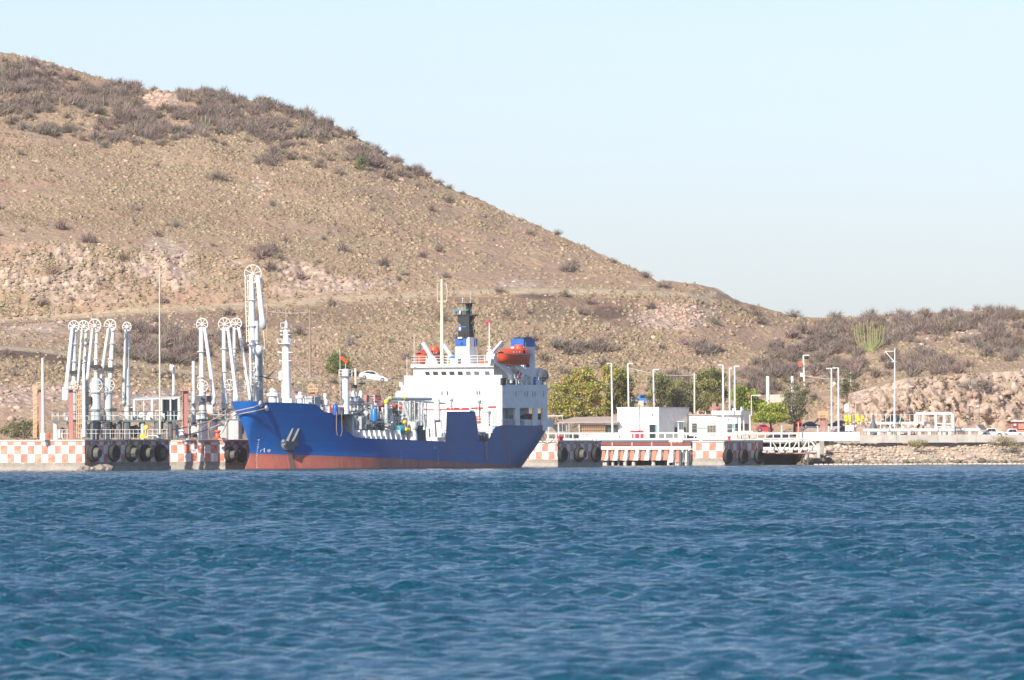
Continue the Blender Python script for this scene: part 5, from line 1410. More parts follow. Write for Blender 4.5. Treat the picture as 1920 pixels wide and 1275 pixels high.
for i in range(20):
    pxb = 1505 + i * 21 + rb.uniform(-6, 6); j = int(np.searchsorted(PXC, pxb)); ib = rb.choice([3, 5, 7, 9, 6]); 
    boulder(pxb, TY2[ib, j] - .3, max(TZ2[ib, j], -.1), rb.uniform(.5, .95), 'rough boulder among the rubble where the shore slope meets the water', 'boulders along the right-hand shore', (.33, .27, .22) if TZ2[ib, j] > .9 else (.15, .125, .09))
# concrete ribs running down the slope
for px0 in (1652, 1700, 1731, 1806, 1868):
    j = int(np.searchsorted(PXC, px0)); m = MB()
    for k in range(5):
        i0 = 12 - 2 * k; i1 = i0 - 2
        a = Vector((TX[i0, j] + (k) * .55, TY2[i0, j] - .15, TZ2[i0, j] + .1)); b = Vector((TX[i1, j] + (k + 1) * .55, TY2[i1, j] - .15, TZ2[i1, j] + .1)); m.bar(a, b, .28, .3)
    o = m.build('slope_rib', M['concrete']); tag(o, 'slanting pale concrete rib on the shore slope', 'rib', 'concrete ribs on the right-hand shore slope')
for px0, py0, w in ((1797, 858, 2.2), (1750, 858, 1.0), (1677, 842, 1.2)):
    o = None
# floats at the water's edge
t = wthing('floating_boom', 'string of small pale floats along the rocky shore', 'float line', 1545, 879, 1311)
xx = 1530; fl = None
while xx < 1925:
    if fl is None:
        m = MB(); m.lathe([(.02, -.33), (.13, -.27), (.13, .27), (.02, .33)], (0, 0, 0), axis=(1, 0, 0), n=7); fl = m.build('float', M['cream'], t)
        q = fl
    else:
        q = fl.copy(); COL.objects.link(q); q.parent = t
    q.location = (WX(xx, 1311) - WX(1545, 1311), 0, .04 - t.location.z); xx += 9.3

# ------------------------------------------------------------------ marine loading arms
def wheel(m, c, R, r=.07, spokes=8, yo=0.0):
    c = Vector(c) + Vector((0, yo, 0)); m.ring(c, (.25, 1, 0), R, r, 22, 5); m.ring(c, (.25, 1, 0), R * .97, r * .6, 22, 4)
    for k in range(spokes):
        a = 2 * math.pi * k / spokes + .3; u = Vector((0, 1, 0)).cross(Vector((1, 0, 0)))
        e = Vector((math.cos(a), -.25 * math.cos(a), math.sin(a))); m.tube(c, c + e * R, r * .75, r * .75, 4)
def arm(label, Y, ax, ay, R, inner, outer, riser, low=None, weights=(), end=None, group='loading arms of the left berth', base=816, mats=('white', 'white')):
    """inner/outer: (x0, y0, x1, y1, radius) of the two slanting tubes; riser: (x, y0, y1, r)"""
    t = wthing('loading_arm', label, 'loading arm', riser[0], base, Y, group); k = F / Y
    nm = lambda: wmb(riser[0], base, Y)
    m = nm(); wheel(m, WP(ax, ay, Y), R / k, .07, 8, -.3); m.build('top_wheel', M['white_dirty'], t)
    m = nm(); m.lathe([(.2, -.5), (.2, .5)], WP(ax, ay, Y), axis=(0, 1, 0), n=10); m.build('wheel_hub', M['white'], t)
    x0, y0, x1, y1, r = inner; m = nm(); wt(m, (x0, y0, Y), (x1, y1, Y), r * .7, r * .88, 10)
    m.build('inboard_arm', M[mats[0]], t, True)
    for f in (.3, .62, .85):
        m = nm(); q = WP(x0, y0, Y).lerp(WP(x1, y1, Y), f); m.lathe([(r * 1.35, -.07), (r * 1.35, .07)], q, axis=(WP(x1, y1, Y) - WP(x0, y0, Y)), n=10); m.build('flange', M['lgrey'], t)
    x0, y0, x1, y1, r = outer; m = nm(); wt(m, (x0, y0, Y - .5), (x1, y1, Y - .5), r * .7, r * .88, 10); m.build('outboard_arm', M[mats[1]], t, True)
    if end == 'cap':
        m = nm(); wt(m, (x1 - .3, y1 - 2, Y - .5), (x1 - 1.8, y1 + 22, Y - .5), .52, .5, 12); m.build('end_cap', M['white'], t, True)
    elif end == 'coupler':
        m = nm(); wt(m, (x1, y1, Y - .5), (x1 - 1.5, y1 + 10, Y - .5), .3, .25, 9); wt(m, (x1 - 1, y1 + 8, Y - .5), (x1 - 7, y1 + 15, Y - .5), .35, .3, 9); m.ball(WP(x1 - 3, y1 + 11, Y - .5), .5, n=7); m.build('coupler', M['lgrey'], t, True)
    else:
        m = nm(); m.ball(WP(x1, y1 + 2, Y - .5), r * 1.15, 1, 1, 1.3, 8); m.build('swivel_joint', M['grey'], t, True)
    x_, y0, y1, r = riser; m = nm(); wt(m, (x_, y0, Y), (x_, y1, Y), r * .92, r, 12); m.build('riser', M['lgrey'], t, True)
    for f in (.25, .55, .8):
        m = nm(); m.lathe([(r * 1.25, -.08), (r * 1.25, .08)], WP(x_, y0 + (y1 - y0) * f, Y), n=12); m.build('riser_flange', M['grey'], t)
    if low:
        m = nm(); wheel(m, WP(low[0], low[1], Y), low[2] / k, .06, 7, -.45); m.build('lower_wheel', M['white_dirty'], t)
    for (wx, wy, w, h) in weights:
        m = nm(); m.box(WX(wx - w / 2, Y), WX(wx + w / 2, Y), Y - .8, Y + .6, WZ(wy + h / 2, Y), WZ(wy - h / 2, Y)); m.build('counterweight', M['weight'], t)
    m = nm(); wt(m, (ax - R * .8, ay + 2, Y - .3), (ax - R * .3 + (riser[0] - ax) * .8, (low[1] if low else 720), Y - .3), .025, n=4); wt(m, (ax + R * .8, ay + 2, Y - .3), (ax + R * .5 + (riser[0] - ax) * .8, (low[1] if low else 720), Y - .3), .025, n=4); m.build('cable', M['dgrey'], t)
    return t
Ya = 1166
arm('white loading arm with a fat end cap, first from the left', Ya, 139.5, 609, 10.5, (141, 612, 138, 712, .42), (136.5, 612, 125, 725, .34), (138, 712, 787, .55), (141, 720, 7), ((138, 695, 13, 6),), 'cap')
arm('slim grey loading arm, second from the left', Ya + 3, 158, 609, 10.5, (161.5, 613, 159, 715, .36), (155, 612, 147, 712, .2), (160, 715, 788, .5), (157, 717, 9), ((160, 695, 14, 6),), None, mats=('white', 'white_dirty'))
arm('loading arm with the widest wheel of the left cluster', Ya + 1, 178.5, 608, 12.3, (182, 612, 180, 706, .32), (174.5, 612, 165, 704, .27), (180, 706, 812, .68), (181, 720, 12), ((181, 684.5, 15, 6.5), (166, 748, 11, 15)), None, mats=('white', 'white_dirty'))
arm('tall grey-white loading arm, fourth from the left', Ya + 2, 207.5, 607.5, 11.5, (212.5, 613, 207, 706, .4), (204, 613, 190, 708, .3), (203, 706, 812, .58), (206, 720, 10), ((206, 689, 16, 6), (213, 766, 12, 6)), None, mats=('white', 'white_dirty'))
arm('narrow loading arm with the smallest wheel of the left cluster', Ya + 4, 239, 610, 8.4, (241.5, 615, 240, 735, .22), (236, 615, 232, 750, .25), (239, 690, 812, .42), None, ((247, 766, 9, 7),), None, mats=('white_dirty', 'lgrey'))
g2 = 'loading arms of the middle berth'
arm('white loading arm standing apart, between the red column and the bow', 1188, 380, 606, 11, (378, 612, 378.5, 762, .42), (384.5, 612, 402, 742, .32), (380, 722, 812, .5), (381, 722, 10.5), ((374, 746, 22, 11),), 'coupler', g2)
arm('white loading arm second from the tallest one, near the bow', 1190, 422, 606, 12, (420.5, 612, 421, 745, .38), (428, 612, 444.5, 746, .31), (422, 735, 812, .5), (431, 720, 10), ((426, 768, 16, 8),), None, g2)
arm('white loading arm crossing close behind its twin beside the bow', 1194, 444, 605, 10.3, (440, 612, 440, 742, .3), (448.5, 612, 470, 746, .3), (441, 738, 812, .5), (452, 722, 10), (), None, g2)
T9 = arm('tallest white loading arm, rising above the bow with a ladder', 1198, 475.5, 511.5, 16.5, (472.5, 514, 474, 668, .48), (484.5, 514, 493.5, 605, .46), (482, 600, 812, .32), (484, 722, 8), ((482, 768, 16, 10),), None, g2)
Y9_ = 1198; nm = lambda: wmb(482, 816, Y9_)
m = nm(); wt(m, (460.5, 515, Y9_ + .5), (463.5, 640, Y9_ + .5), .08, n=5); wt(m, (465.5, 515, Y9_ + .5), (467.5, 640, Y9_ + .5), .08, n=5); m.build('ladder_rail', M['cream'], T9)
for k in range(14):
    m = nm(); wt(m, (461 + .2 * k, 519 + k * 9, Y9_ + .5), (466 + .17 * k, 519 + k * 9, Y9_ + .5), .05, n=4); m.build('rung', M['cream'], T9)
m = nm(); m.ball(WP(484, 655, Y9_ - 1), .7, n=10); m.build('hose_drum', M['white'], T9, True)
for x_, y0, y1, r in ((470, 640, 760, .2), (478, 650, 770, .2), (488, 660, 770, .32), (491.5, 690, 770, .12), (478, 540, 630, .10), (486, 560, 650, .08)):
    m = nm(); wt(m, (x_, y0, Y9_ + 1), (x_ + (2 if y0 > 600 else -1), y1, Y9_ + 1), r, n=8); m.build('mast_tube', M['lgrey' if x_ != 488 else 'grey'], T9, True)
for k in range(9):
    m = nm(); wt(m, (470, 640 + k * 13, Y9_ + .6), (489, 646 + k * 13, Y9_ + .6), .07, n=4); m.build('lattice_brace', M['white_dirty'], T9)
m = nm(); wt(m, (493.5, 606, Y9_ - .5), (496.5, 640, Y9_ - .5), .06, n=5); wt(m, (496.5, 640, Y9_ - .5), (494, 700, Y9_ - .5), .05, n=5); m.ball(WP(496.5, 652, Y9_ - .5), .14, n=6); m.build('hanging_hook', M['cream'], T9)

# ------------------------------------------------------------------ working platforms under the arms
def platform(label, a, b, Y, y, legs, group, dep=4.0, mat='green', lower=None):
    t = wthing('steel_platform', label, 'platform', a, 818, Y, group); nm = lambda: wmb(a, 818, Y)
    m = nm(); wbox(m, a, b, y, y + 3.4, Y, dep); m.build('deck', M[mat], t)
    n_ = max(2, int((b - a) / 11))
    for k in range(n_ + 1):
        x_ = a + (b - a) * k / n_; m = nm(); wt(m, (x_, y, Y + .05), (x_, y - 16, Y + .05), .045, n=5); m.build('rail_post', M['lgrey'], t)
    for yy in (y - 16, y - 8):
        m = nm(); wt(m, (a, yy, Y + .05), (b, yy, Y + .05), .045, n=5); wt(m, (a, yy, Y + dep), (b, yy, Y + dep), .045, n=5); m.build('rail', M['dgrey' if yy < y - 10 else 'white_dirty'], t)
    for x_, w, c in legs:
        m = nm(); wt(m, (x_, y + 3, Y + .6), (x_, 822, Y + .6), w, n=9); m.build('leg', M[c], t)
    return t, nm
P1, nm1 = platform('green-edged steel platform with railings under the left loading arms', 98, 338, 1164, 785, [(104, .28, 'white'), (178, .6, 'dgrey'), (201, .6, 'dgrey'), (224, .25, 'dgrey'), (238, .5, 'dgrey'), (268, .3, 'grey'), (298, .6, 'dgrey'), (320, .3, 'dgrey')], 'platforms under the loading arms')
P2, nm2 = platform('rusty-edged platform with railings between the red column and the bow', 340, 458, 1186, 784, [(352, .25, 'white_dirty'), (380, .7, 'white'), (400, .45, 'white'), (418, .9, 'white_dirty'), (440, .9, 'white_dirty'), (452, .2, 'dgrey')], 'platforms under the loading arms')
rp = random.Random(12)
for (tt_, nmm, a, b, Y, yb) in ((P1, nm1, 110, 335, 1166, 785), (P2, nm2, 345, 455, 1188, 784)):
    for k in range(int((b - a) / 5)):
        x_ = rp.uniform(a, b); c = rp.choice(['grey', 'dgrey', 'white_dirty', 'lgrey', 'dgrey', 'white', 'green'])
        m = nmm(); r = rp.uniform(.05, .2); y0 = rp.uniform(yb + 4, 806); d = rp.uniform(0, 3)
        wt(m, (x_, y0, Y + d), (x_, 818, Y + d), r, n=6)
        if rp.random() < .5: wt(m, (x_, y0, Y + d), (x_ + rp.uniform(-14, 14), y0, Y + d), r, n=6)
        if rp.random() < .4: m.ball(WP(x_, y0 - 1, Y + d), r * 2, n=6)
        m.build('pipe', M[c], tt_)
    for k in range(int((b - a) / 13)):
        x_ = rp.uniform(a, b); c = rp.choice(['grey', 'dgrey', 'white_dirty', 'white', 'green']); m = nmm(); w = rp.uniform(3, 8); h = rp.uniform(5, 13)
        wbox(m, x_, x_ + w, yb - h, yb, Y + rp.uniform(.5, 2.5), .8); m.build('equipment_box', M[c], tt_)
m = nm2(); wbox(m, 388, 399, 757, 772, 1186, 1.2); m.build('control_box', M['lgrey'], P2); m = nm2(); wbox(m, 389, 398, 772, 784, 1186, 1.2); m.build('valve_block', M['ocher'], P2)
m = nm2(); wbox(m, 367, 396, 740, 751.5, 1187, .6); m.build('counter_box', M['dgrey'], P2)
for px in (347, 363, 405, 430, 447):
    m = nm2(); m.lathe([(.75, WZ(812, 1187)), (.8, WZ(803, 1187)), (.6, WZ(797, 1187)), (.25, WZ(795, 1187))], (WX(px, 1187), 1187.5, 0), n=12); m.build('vessel', M['white_dirty'], P2, True)
# lower quayside rails
for a, b, Y, y, lab in ((108, 250, 1160, 815, 'low white railing along the edge of the long quay block'), (250, 315, 1163, 815, 'low white guard frame beside the yellow valve')):
    t = wthing('quay_railing', lab, 'railing', a, 820, Y); m = wmb(a, 820, Y)
    for k in range(int((b - a) / 9) + 1): m = wmb(a, 820, Y); wt(m, (a + 9 * k, 821, Y), (a + 9 * k, 803, Y), .035, n=5); m.build('post', M['white_dirty'], t)
    for yy in (803, 810): m = wmb(a, 820, Y); wt(m, (a, yy, Y), (b, yy, Y), .035, n=5); m.build('rail', M['white_dirty'], t)
# glazed shelter on the platform
Ys = 1168; t = wthing('shelter', 'open steel shelter with white posts on the left platform', 'shelter', 250, 785, Ys); nm = lambda: wmb(250, 785, Ys)
m = nm(); m.hexa([WP(250, 748, Ys), WP(338, 745, Ys), WP(338, 742, Ys + 4), WP(256, 744, Ys + 4), WP(250, 746, Ys), WP(338, 743, Ys), WP(338, 740.5, Ys + 4), WP(256, 742, Ys + 4)]); m.build('roof', M['lgrey'], t)
for px, w in ((252.5, .22), (270, .1), (286, .22), (303, .2), (320, .12), (336, .2)):
    m = nm(); wt(m, (px, 746, Ys + .2), (px, 786, Ys + .2), w, n=6); m.build('post', M['white_dirty'], t)
for a, b in ((251, 268), (275, 289)):
    m = nm(); wt(m, (a, 777, Ys + 1), (b, 777, Ys + 1), .45, n=12); m.build('vessel', M['white'], t, True)
m = nm(); wbox(m, 304, 336, 747, 785, Ys + 3.6, .1); m.build('glass_panel', M['skyglass'], t)
# red columns with caged ladders
def column_tower(label, px, w, ytop, ybase, Y, lx, lw, cat='fire monitor tower', mat='oldred', cage='ocher', top=True):
    t = wthing('monitor_tower', label, cat, px, ybase, Y, 'fire monitor towers on the quay'); nm = lambda: wmb(px, ybase, Y)
    m = nm(); wbox(m, px - w / 2, px + w / 2, ytop, ybase + 2, Y, w * Y / F); m.build('column', M[mat], t)
    if top:
        m = nm(); wbox(m, px - w * 1.6, px + w * 1.6, ytop - 1.2, ytop, Y - .5, 2); m.build('platform', M['oldred'], t)
        for k in range(6):
            m = nm(); x_ = px - w * 1.6 + w * 3.2 * k / 5; wt(m, (x_, ytop, Y - .4), (x_, ytop - 13, Y - .4), .04, n=4); m.build('rail_post', M[cage], t)
        m = nm(); wt(m, (px - w * 1.6, ytop - 13, Y - .4), (px + w * 1.6, ytop - 13, Y - .4), .05, n=4); wt(m, (px - w * 1.6, ytop - 7, Y - .4), (px + w * 1.6, ytop - 7, Y - .4), .04, n=4); m.build('top_rail', M[cage], t)
    for dx in (-lw / 2, -lw / 6, lw / 6, lw / 2):
        m = nm(); wt(m, (lx + dx, ytop - 9, Y - .2), (lx + dx, ybase, Y - .2), .05, n=4); m.build('cage_bar', M[cage], t)
    for k in range(int((ybase - ytop) / 9)):
        m = nm(); wt(m, (lx - lw / 2, ytop + k * 9, Y - .3), (lx + lw / 2, ytop + k * 9, Y - .3), .055, n=4); m.build('cage_hoop', M[cage], t)
    return t, nm
t, nm = column_tower('dusty red column with an ochre ladder cage below the first loading arm', 133, 8, 728, 818, 1159, 149, 10)
m = nm(); wbox(m, 128, 139, 718, 728, 1159, .8); m.build('monitor', M['white'], t)
column_tower('thin rusty red column with a ladder beside the white pole at the far left', 75.5, 4.6, 727, 818, 1172, 65.5, 6)
column_tower('red column with an ochre ladder cage between the two groups of arms', 348, 8.5, 731, 818, 1180, 336, 13)
# masts, poles
def pole(label, px, y0, y1, Y, r, mat='white_dirty', r2=None, cat='pole', head=None, group=None, name='mast_pole', lean=0):
    t = wthing(name, label, cat, px, y1, Y, group); m = wmb(px, y1, Y); wt(m, (px, y1, Y), (px + lean, y0, Y), r, r2 or r * .7, 8); m.build('shaft', M[mat], t, True)
    if head: head(t, lambda: wmb(px, y1, Y))
    return t
def base_block(h, w, y1, mat='white'):
    def f(t, nm):
        m = nm(); px = 0; o = t.location; m.box(o.x - w, o.x + w, o.y - w, o.y + w, o.z - .2, o.z + h); m.build('base', M[mat], t)
    return f
pole('white pole with a stepped base at the left edge of the quay', 80.5, 668, 819, 1158, .26, 'cream', .16, head=base_block(.7, .3, 819))
pole('tall white pole in front of the second loading arm', 157.5, 680, 816, 1157, .26, 'white', .2)
pole('very thin tall aerial rising from the shelter', 300, 497, 812, 1163, .13, 'cream', .05, 'aerial', name='aerial_mast')
pole('short grey-white pole left of the bow', 363.5, 675, 790, 1184, .3, 'lgrey', .24)
pole('slender straw-coloured mast right of the tallest arm', 501.5, 551, 816, 1202, .12, 'rope2', .04, name='aerial_mast')
def lamp_head(dx, w=.1):
    def f(t, nm):
        pass
    return f
def street_lamp(label, px, y0, y1, Y, dx, r=.13, group=None, extra=None, lean=0):
    t = wthing('street_lamp', label, 'street lamp', px, y1, Y, group); nm = lambda: wmb(px, y1, Y)
    m = nm(); wt(m, (px, y1, Y), (px + lean, y0, Y), r, r * .75, 8); m.build('post', M['white'], t, True)
    m = nm(); wt(m, (px + lean, y0, Y), (px + lean + dx * .5, y0 - .3, Y), .07, n=6); m.build('bracket', M['white'], t)
    m = nm(); xa, xb = sorted((px + lean + dx * .35, px + lean + dx)); wbox(m, xa, xb, y0 - 1.2, y0 + 1.1, Y - .2, .4); m.build('lamp_head', M['lgrey'], t)
    if extra: extra(t, nm)
    return t
def qbox(t, nm):
    m = nm(); wbox(m, 318.5, 324, 681, 692, 1180, .4); m.build('floodlight', M['white_dirty'], t)
street_lamp('lamp pole with a square floodlight behind the shelter', 326, 683, 800, 1181, -5, .2, None, qbox)
Yl = 1340; g = 'lamp posts behind the white buildings'
street_lamp('tall lamp post with its head to the left, in front of the big green tree', 1148.5, 682, 812, 1322, -9, .14, g, lean=-1.5)
street_lamp('tall lamp post at the near corner of the white box building', 1179, 682, 768, 1336, 9, .13, g, lean=-1)
street_lamp('lamp post above the roof of the white box building', 1226.5, 694, 768, 1342, 11, .13, g, lean=-1)
street_lamp('thickest of three lamp posts above the gatehouse, head to the left', 1356.5, 686, 812, 1322, -9, .17, g, lean=-.5)
street_lamp('lower middle lamp post of the three above the gatehouse', 1368.5, 692, 772, 1340, 5, .13, g)
street_lamp('lamp post with its head to the right above the gatehouse', 1378, 688, 772, 1342, 9, .15, g)
def globe(t, nm):
    m = nm(); m.ball(WP(1565, 721.5, 1335), .27, n=8); wt(m, (1560, 728, 1335), (1565, 722, 1335), .04, n=4); m.build('globe_light', M['white'], t, True)
street_lamp('left lamp post of the pair beside the red lattice tower', 1559.5, 693, 815, 1335, -10, .14, None, globe)
street_lamp('right lamp post of the pair beside the red lattice tower', 1572.5, 692, 815, 1328, -11, .15)
gq = ground_at(1509, py=728)
def horn(t, nm):
    Y = gq.y; m = nm(); m.lathe([(.1, 0), (.34, .5), (.36, .6)], WP(1504.5, 685, Y), axis=(-.6, -.8, .1), n=10); m.build('siren_horn', M['orange'], t, True)
    m = nm(); wbox(m, 1501, 1507, 701, 708, Y, .3); m.build('junction_box', M['white_dirty'], t)
street_lamp('lamp post with an orange siren horn on the hillside', 1508.5, 668, 728, gq.y, 11, .16, None, horn, lean=-1.5)
t = street_lamp('low grey lamp bracket with an orange horn on the gatehouse roof', 1409, 743, 780, 1326, 18, .06)
m = wmb(1409, 780, 1326); m.lathe([(.06, 0), (.2, .35)], WP(1406, 744, 1326), axis=(-.6, -.8, .1), n=8); m.build('siren_horn', M['orange'], t)
pole('thick white vent post standing beside the pale wall on the slope', 1440, 707, 760, 1345, .26, 'white', .26, 'vent post')
pole('thick white vent post half hidden by the grey-green tree', 1486, 707, 790, 1350, .22, 'white', .22, 'vent post')
# radio mast with triangular yard
t = pole('tall white signal mast with a triangular yard in front of the cliff', 1677, 655, 817, 1332, .16, 'white', .06, 'signal mast', lean=1.5)
m = wmb(1677, 817, 1332); wt(m, (1660.5, 661.5, 1332), (1678, 661, 1332), .07, n=5); m.build('yard', M['cream'], t)
m = wmb(1677, 817, 1332); wt(m, (1660.5, 661.5, 1332), (1677, 680.5, 1332), .07, n=5); wt(m, (1671, 680.5, 1332), (1682, 680.5, 1332), .04, n=5); m.build('yard_brace', M['white'], t)
gp = 'wooden power poles with cables'
def upole(label, px, y0, y1, Y, arms=3, r=.14):
    t = pole(label, px, y0, y1, Y, r, 'cream' if px > 1200 else 'wood', .1, 'power pole', name='power_pole')
    m = wmb(px, y1, Y)
    for k in range(arms): wt(m, (px - arms * 1.5, y0 + 4 + 6 * k, Y), (px + arms * 1.5, y0 + 4 + 6 * k, Y), .05, n=4)
    m.build('cross_arm', M['white_dirty'], t); return t
upole('pale power pole in front of the trees between the two white buildings', 1302.5, 700, 776, 1350)
gq2 = ground_at(582, py=704); upole('brown wooden power pole on the slope behind the foremast', 582, 578, 706, gq2.y, 1, .2)
gq3 = ground_at(1595, py=729); upole('thin power pole on the slope at the end of a single cable', 1595.5, 700, 729, gq3.y, 0, .06)
def cable(label, a, b, sag, r=.03):
    A, B = WP(*a), WP(*b); m = MB(False, A); P = []
    for k in range(9):
        u = k / 8; q = A.lerp(B, u); q.z -= sag * 4 * u * (1 - u); P.append(q)
    m.path(P, r, 4); o = m.build('power_cable', M['white_dirty']); o.location = A; tag(o, label, 'cable')
cable('sagging cable from the power pole towards the hillside', (1302, 704, 1350), (1180, 690, 1370), .5)
cable('sagging cable from the hillside lamp post to the thin pole', (1509, 706, gq.y), (1595, 711, gq3.y), .3)
cable('thin cable from the wooden pole towards the bow mast', (582, 583, gq2.y), (500, 581, gq2.y + 4), .3, .02)

# ------------------------------------------------------------------ mooring lines
def rope(label, pts, r=.07, mat='rope'):
    m = MB(False, pts[0]); m.path(pts, r, 6); o = m.build('mooring_rope', M[mat]); o.location = pts[0]; tag(o, label, 'rope'); return o
def sag(A, B, s, n=12):
    out = []
    for k in range(n + 1):
        u = k / n; q = Vector(A).lerp(Vector(B), u); q.z -= s * 4 * u * (1 - u); out.append(q)
    return out
def ship_w(q): return FW(*q)
fa = ship_w(hull_pt(489.5, 755.5, .12)); fb = ship_w(hull_pt(501, 763.5, .12))
noseA = FW(3.0, -1.2, z_at(770.5, 3, -1.2)); noseB = FW(3.6, -1.0, z_at(775.5, 3.6, -1))
noseA1 = FW(2.9, 2.2, z_at(761.5, 2.9, 2.2)); noseB1 = FW(3.2, 2.2, z_at(769, 3.2, 2.2))
q1 = WP(292, 806, 1164); q2 = WP(345, 813, 1178)
rope('upper pinkish mooring rope from the bow round the stem to the quay', [fa] + [noseA1] + sag(noseA, q1, .5))
rope('lower pinkish mooring rope from the bow round the stem to the quay', [fb] + [noseB1] + sag(noseB, q2, .5))
rope('straw-coloured mooring rope from the starboard bow down to the orange bollard', sag(FW(6, -3.2, z_at(764, 6, -3.2)), WP(408, 816, 1184), .8), .06, 'rope2')
rope('thin rope rising from the quay to the bow behind the ladder cage', sag(FW(5, -2.6, z_at(757, 5, -2.6)), WP(350, 816, 1181), .3), .04, 'rope2')
rope('stern mooring rope hanging to the red bollard on the next dolphin', sag(FW(73.2, 4.0, z_at(796, 73.2, 4)), FW(D3[1] + .8, FP - 1.0, D3[3] + .4), 1.6), .05, 'dgrey')
def bollard_thing(px, y, Y, mat, label, sc=1.0):
    t = wthing('bollard', label, 'bollard', px, y, Y); m = wmb(px, y, Y); c = WP(px, y, Y)
    m.lathe([(.42 * sc, -.1), (.3 * sc, .12), (.24 * sc, .5 * sc), (.42 * sc, .62 * sc), (.36 * sc, .78 * sc)], c, n=12); m.build('post', M[mat], t, True)
    m = wmb(px, y, Y); m.box(c.x - .55 * sc, c.x + .55 * sc, c.y - .4 * sc, c.y + .4 * sc, c.z - .2, c.z - .05); m.build('base', M[mat], t)
bollard_thing(408, 818, 1184, 'orange', 'orange-red double bollard on the block beside the bow', 1.2)
bollard_thing(341, 816, 1179, 'white', 'white bollard at the foot of the red column', 1.1)
for px, s_l in ((1048, 'red bollard on the dolphin just beyond the stern, closest to the ship'), (1053, 'second red bollard on the dolphin just beyond the stern')):
    s_ = s_at(px, FP - 1); q = FW(s_, FP - 1, D3[3]); t = thing('bollard', s_l, 'bollard', q); m = MB(); m.lathe([(.3, 0), (.22, .1), (.2, .45), (.34, .55), (.3, .7)], n=12); m.build('post', M['red'], t, True)
s_ = s_at(1367, FP - 1); q = FW(s_, FP - 1, D5[3]); t = thing('bollard', 'red bollard on the dolphin in front of the gatehouse', 'bollard', q); m = MB(); m.lathe([(.3, 0), (.22, .1), (.2, .45), (.34, .55), (.3, .7)], n=12); m.build('post', M['red'], t, True)
# yellow valve on the left quay
t = wthing('yellow_valve', 'bright yellow valve wheel on the quay below the shelter', 'valve', 273, 818, 1161); m = wmb(273, 818, 1161); wt(m, (273, 818, 1161), (273, 797, 1161), .1, n=7); m.build('stem', M['yellow'], t)
m = wmb(273, 818, 1161); m.lathe([(.25, -.15), (.32, 0), (.25, .15)], WP(274, 799, 1161), axis=(.3, 1, 0), n=12); wbox(m, 262, 273, 812.5, 819, 1160.5, .4); m.build('hand_wheel', M['yellow'], t)
t = wthing('guard_pipe', 'white U-shaped guard pipe lying on the quay edge', 'guard rail', 285, 818, 1160)
m = wmb(285, 818, 1160); pts = [WP(274, 818, 1160), WP(277, 814.5, 1160), WP(293, 814.5, 1160), WP(297, 818, 1160)]; m.path(pts, .09, 6); m.build('pipe', M['white'], t)
# red-white fitting, far left
t = wthing('fire_hydrant', 'small orange hydrant at the foot of the white pole', 'hydrant', 91, 819, 1160); m = wmb(91, 819, 1160); m.lathe([(.2, 0), (.2, .6), (.12, .75)], WP(91, 819, 1160), n=9); m.build('barrel', M['orange'], t, True)

# concrete apron the buildings stand on
D5m = p_at(1430, s_at(1430, FP) + 0)
ap = [FW(sT + 3.2, p_at(1112, sT + 3.2)), FW(sT + 3.2, FP - 5.4), (WX(1436, 1321), 1321, 0), (WX(1497, 1322.4), 1322.4, 0), (WX(1500, 1354), 1354, 0), (WX(1000, 1352), 1352, 0), (WX(1000, 1296), 1296, 0), (WX(1105, 1318), 1318, 0)]
m = MB(); m.prism([(q[0], q[1], 3.2) for q in ap], (0, 0, .55)); o = m.build('quay_apron', M['concrete_pale']); kind(o, 'structure')
ap2 = [ap[0], ap[1], (ap[1][0] + .2, 1337, 0), (WX(1497, 1337), 1337, 0), (WX(1500, 1354), 1354, 0)] + ap[5:]
m = MB(); m.prism([(q[0], q[1] + .5, -1.5) for q in ap2], (0, 0, 4.6)); o = m.build('quay_apron_base', M['concrete']); kind(o, 'structure')
# ------------------------------------------------------------------ vegetation things
def leafcloud(name, parent, lobes, n, size, colA, colB, seed, mat='foliage', autumn=0.0):
    n = int(n * 1.5); size = size * 1.18; colA = [q * 1.25 for q in colA]; colB = [q * 1.25 for q in colB]
    """crown: leaves on many small clumps spread over overlapping lobes (x, y, z, rx, ry, rz)"""
    r = np.random.RandomState(seed); P = []; 
    vol = np.array([l[3] * l[4] * l[5] for l in lobes]) ** .67; vol /= vol.sum()
    nc = max(20, n // 34); which = r.choice(len(lobes), nc, p=vol)
    L = np.array(lobes)[which]; d = r.normal(size=(nc, 3)); d /= np.linalg.norm(d, axis=1, keepdims=True)
    rad = r.uniform(.55, 1.02, (nc, 1)); cc = L[:, :3] + d * L[:, 3:] * rad
    cr = r.uniform(.38, .85, nc)
    ccol = r.rand(nc, 1) * .8; aut = (r.rand(nc, 1) < autumn)
    k = np.repeat(np.arange(nc), 34); m_ = len(k)
    dd = r.normal(size=(m_, 3)); dd /= np.linalg.norm(dd, axis=1, keepdims=True); dd[:, 2] = dd[:, 2] * .75 + .12
    c = cc[k] + dd * cr[k][:, None] * r.uniform(.5, 1.05, (m_, 1))
    u = r.normal(size=(m_, 3)); u /= np.linalg.norm(u, axis=1, keepdims=True)
    v = np.cross(u, dd); v /= np.linalg.norm(v, axis=1, keepdims=True) + 1e-6; u2 = np.cross(v, dd) * .6 + u * .5
    s = (size * r.uniform(.6, 1.3, m_))[:, None]
    V = np.stack([c - v * s * .5, c + u2 * s * .8, c + v * s * .5, c - u2 * s * .8], 1).reshape(-1, 3)
    o = raw(name, V, np.arange(len(V)).reshape(-1, 4), M[mat], parent=parent)
    col = np.array(colA) * (1 - ccol) + np.array(colB) * ccol
    col = np.where(aut, np.array([.42, .24, .05]), col)
    col = col[k] * r.uniform(.75, 1.25, (m_, 1)); vcol(o, 'tint', np.repeat(col, 4, 0)); return o
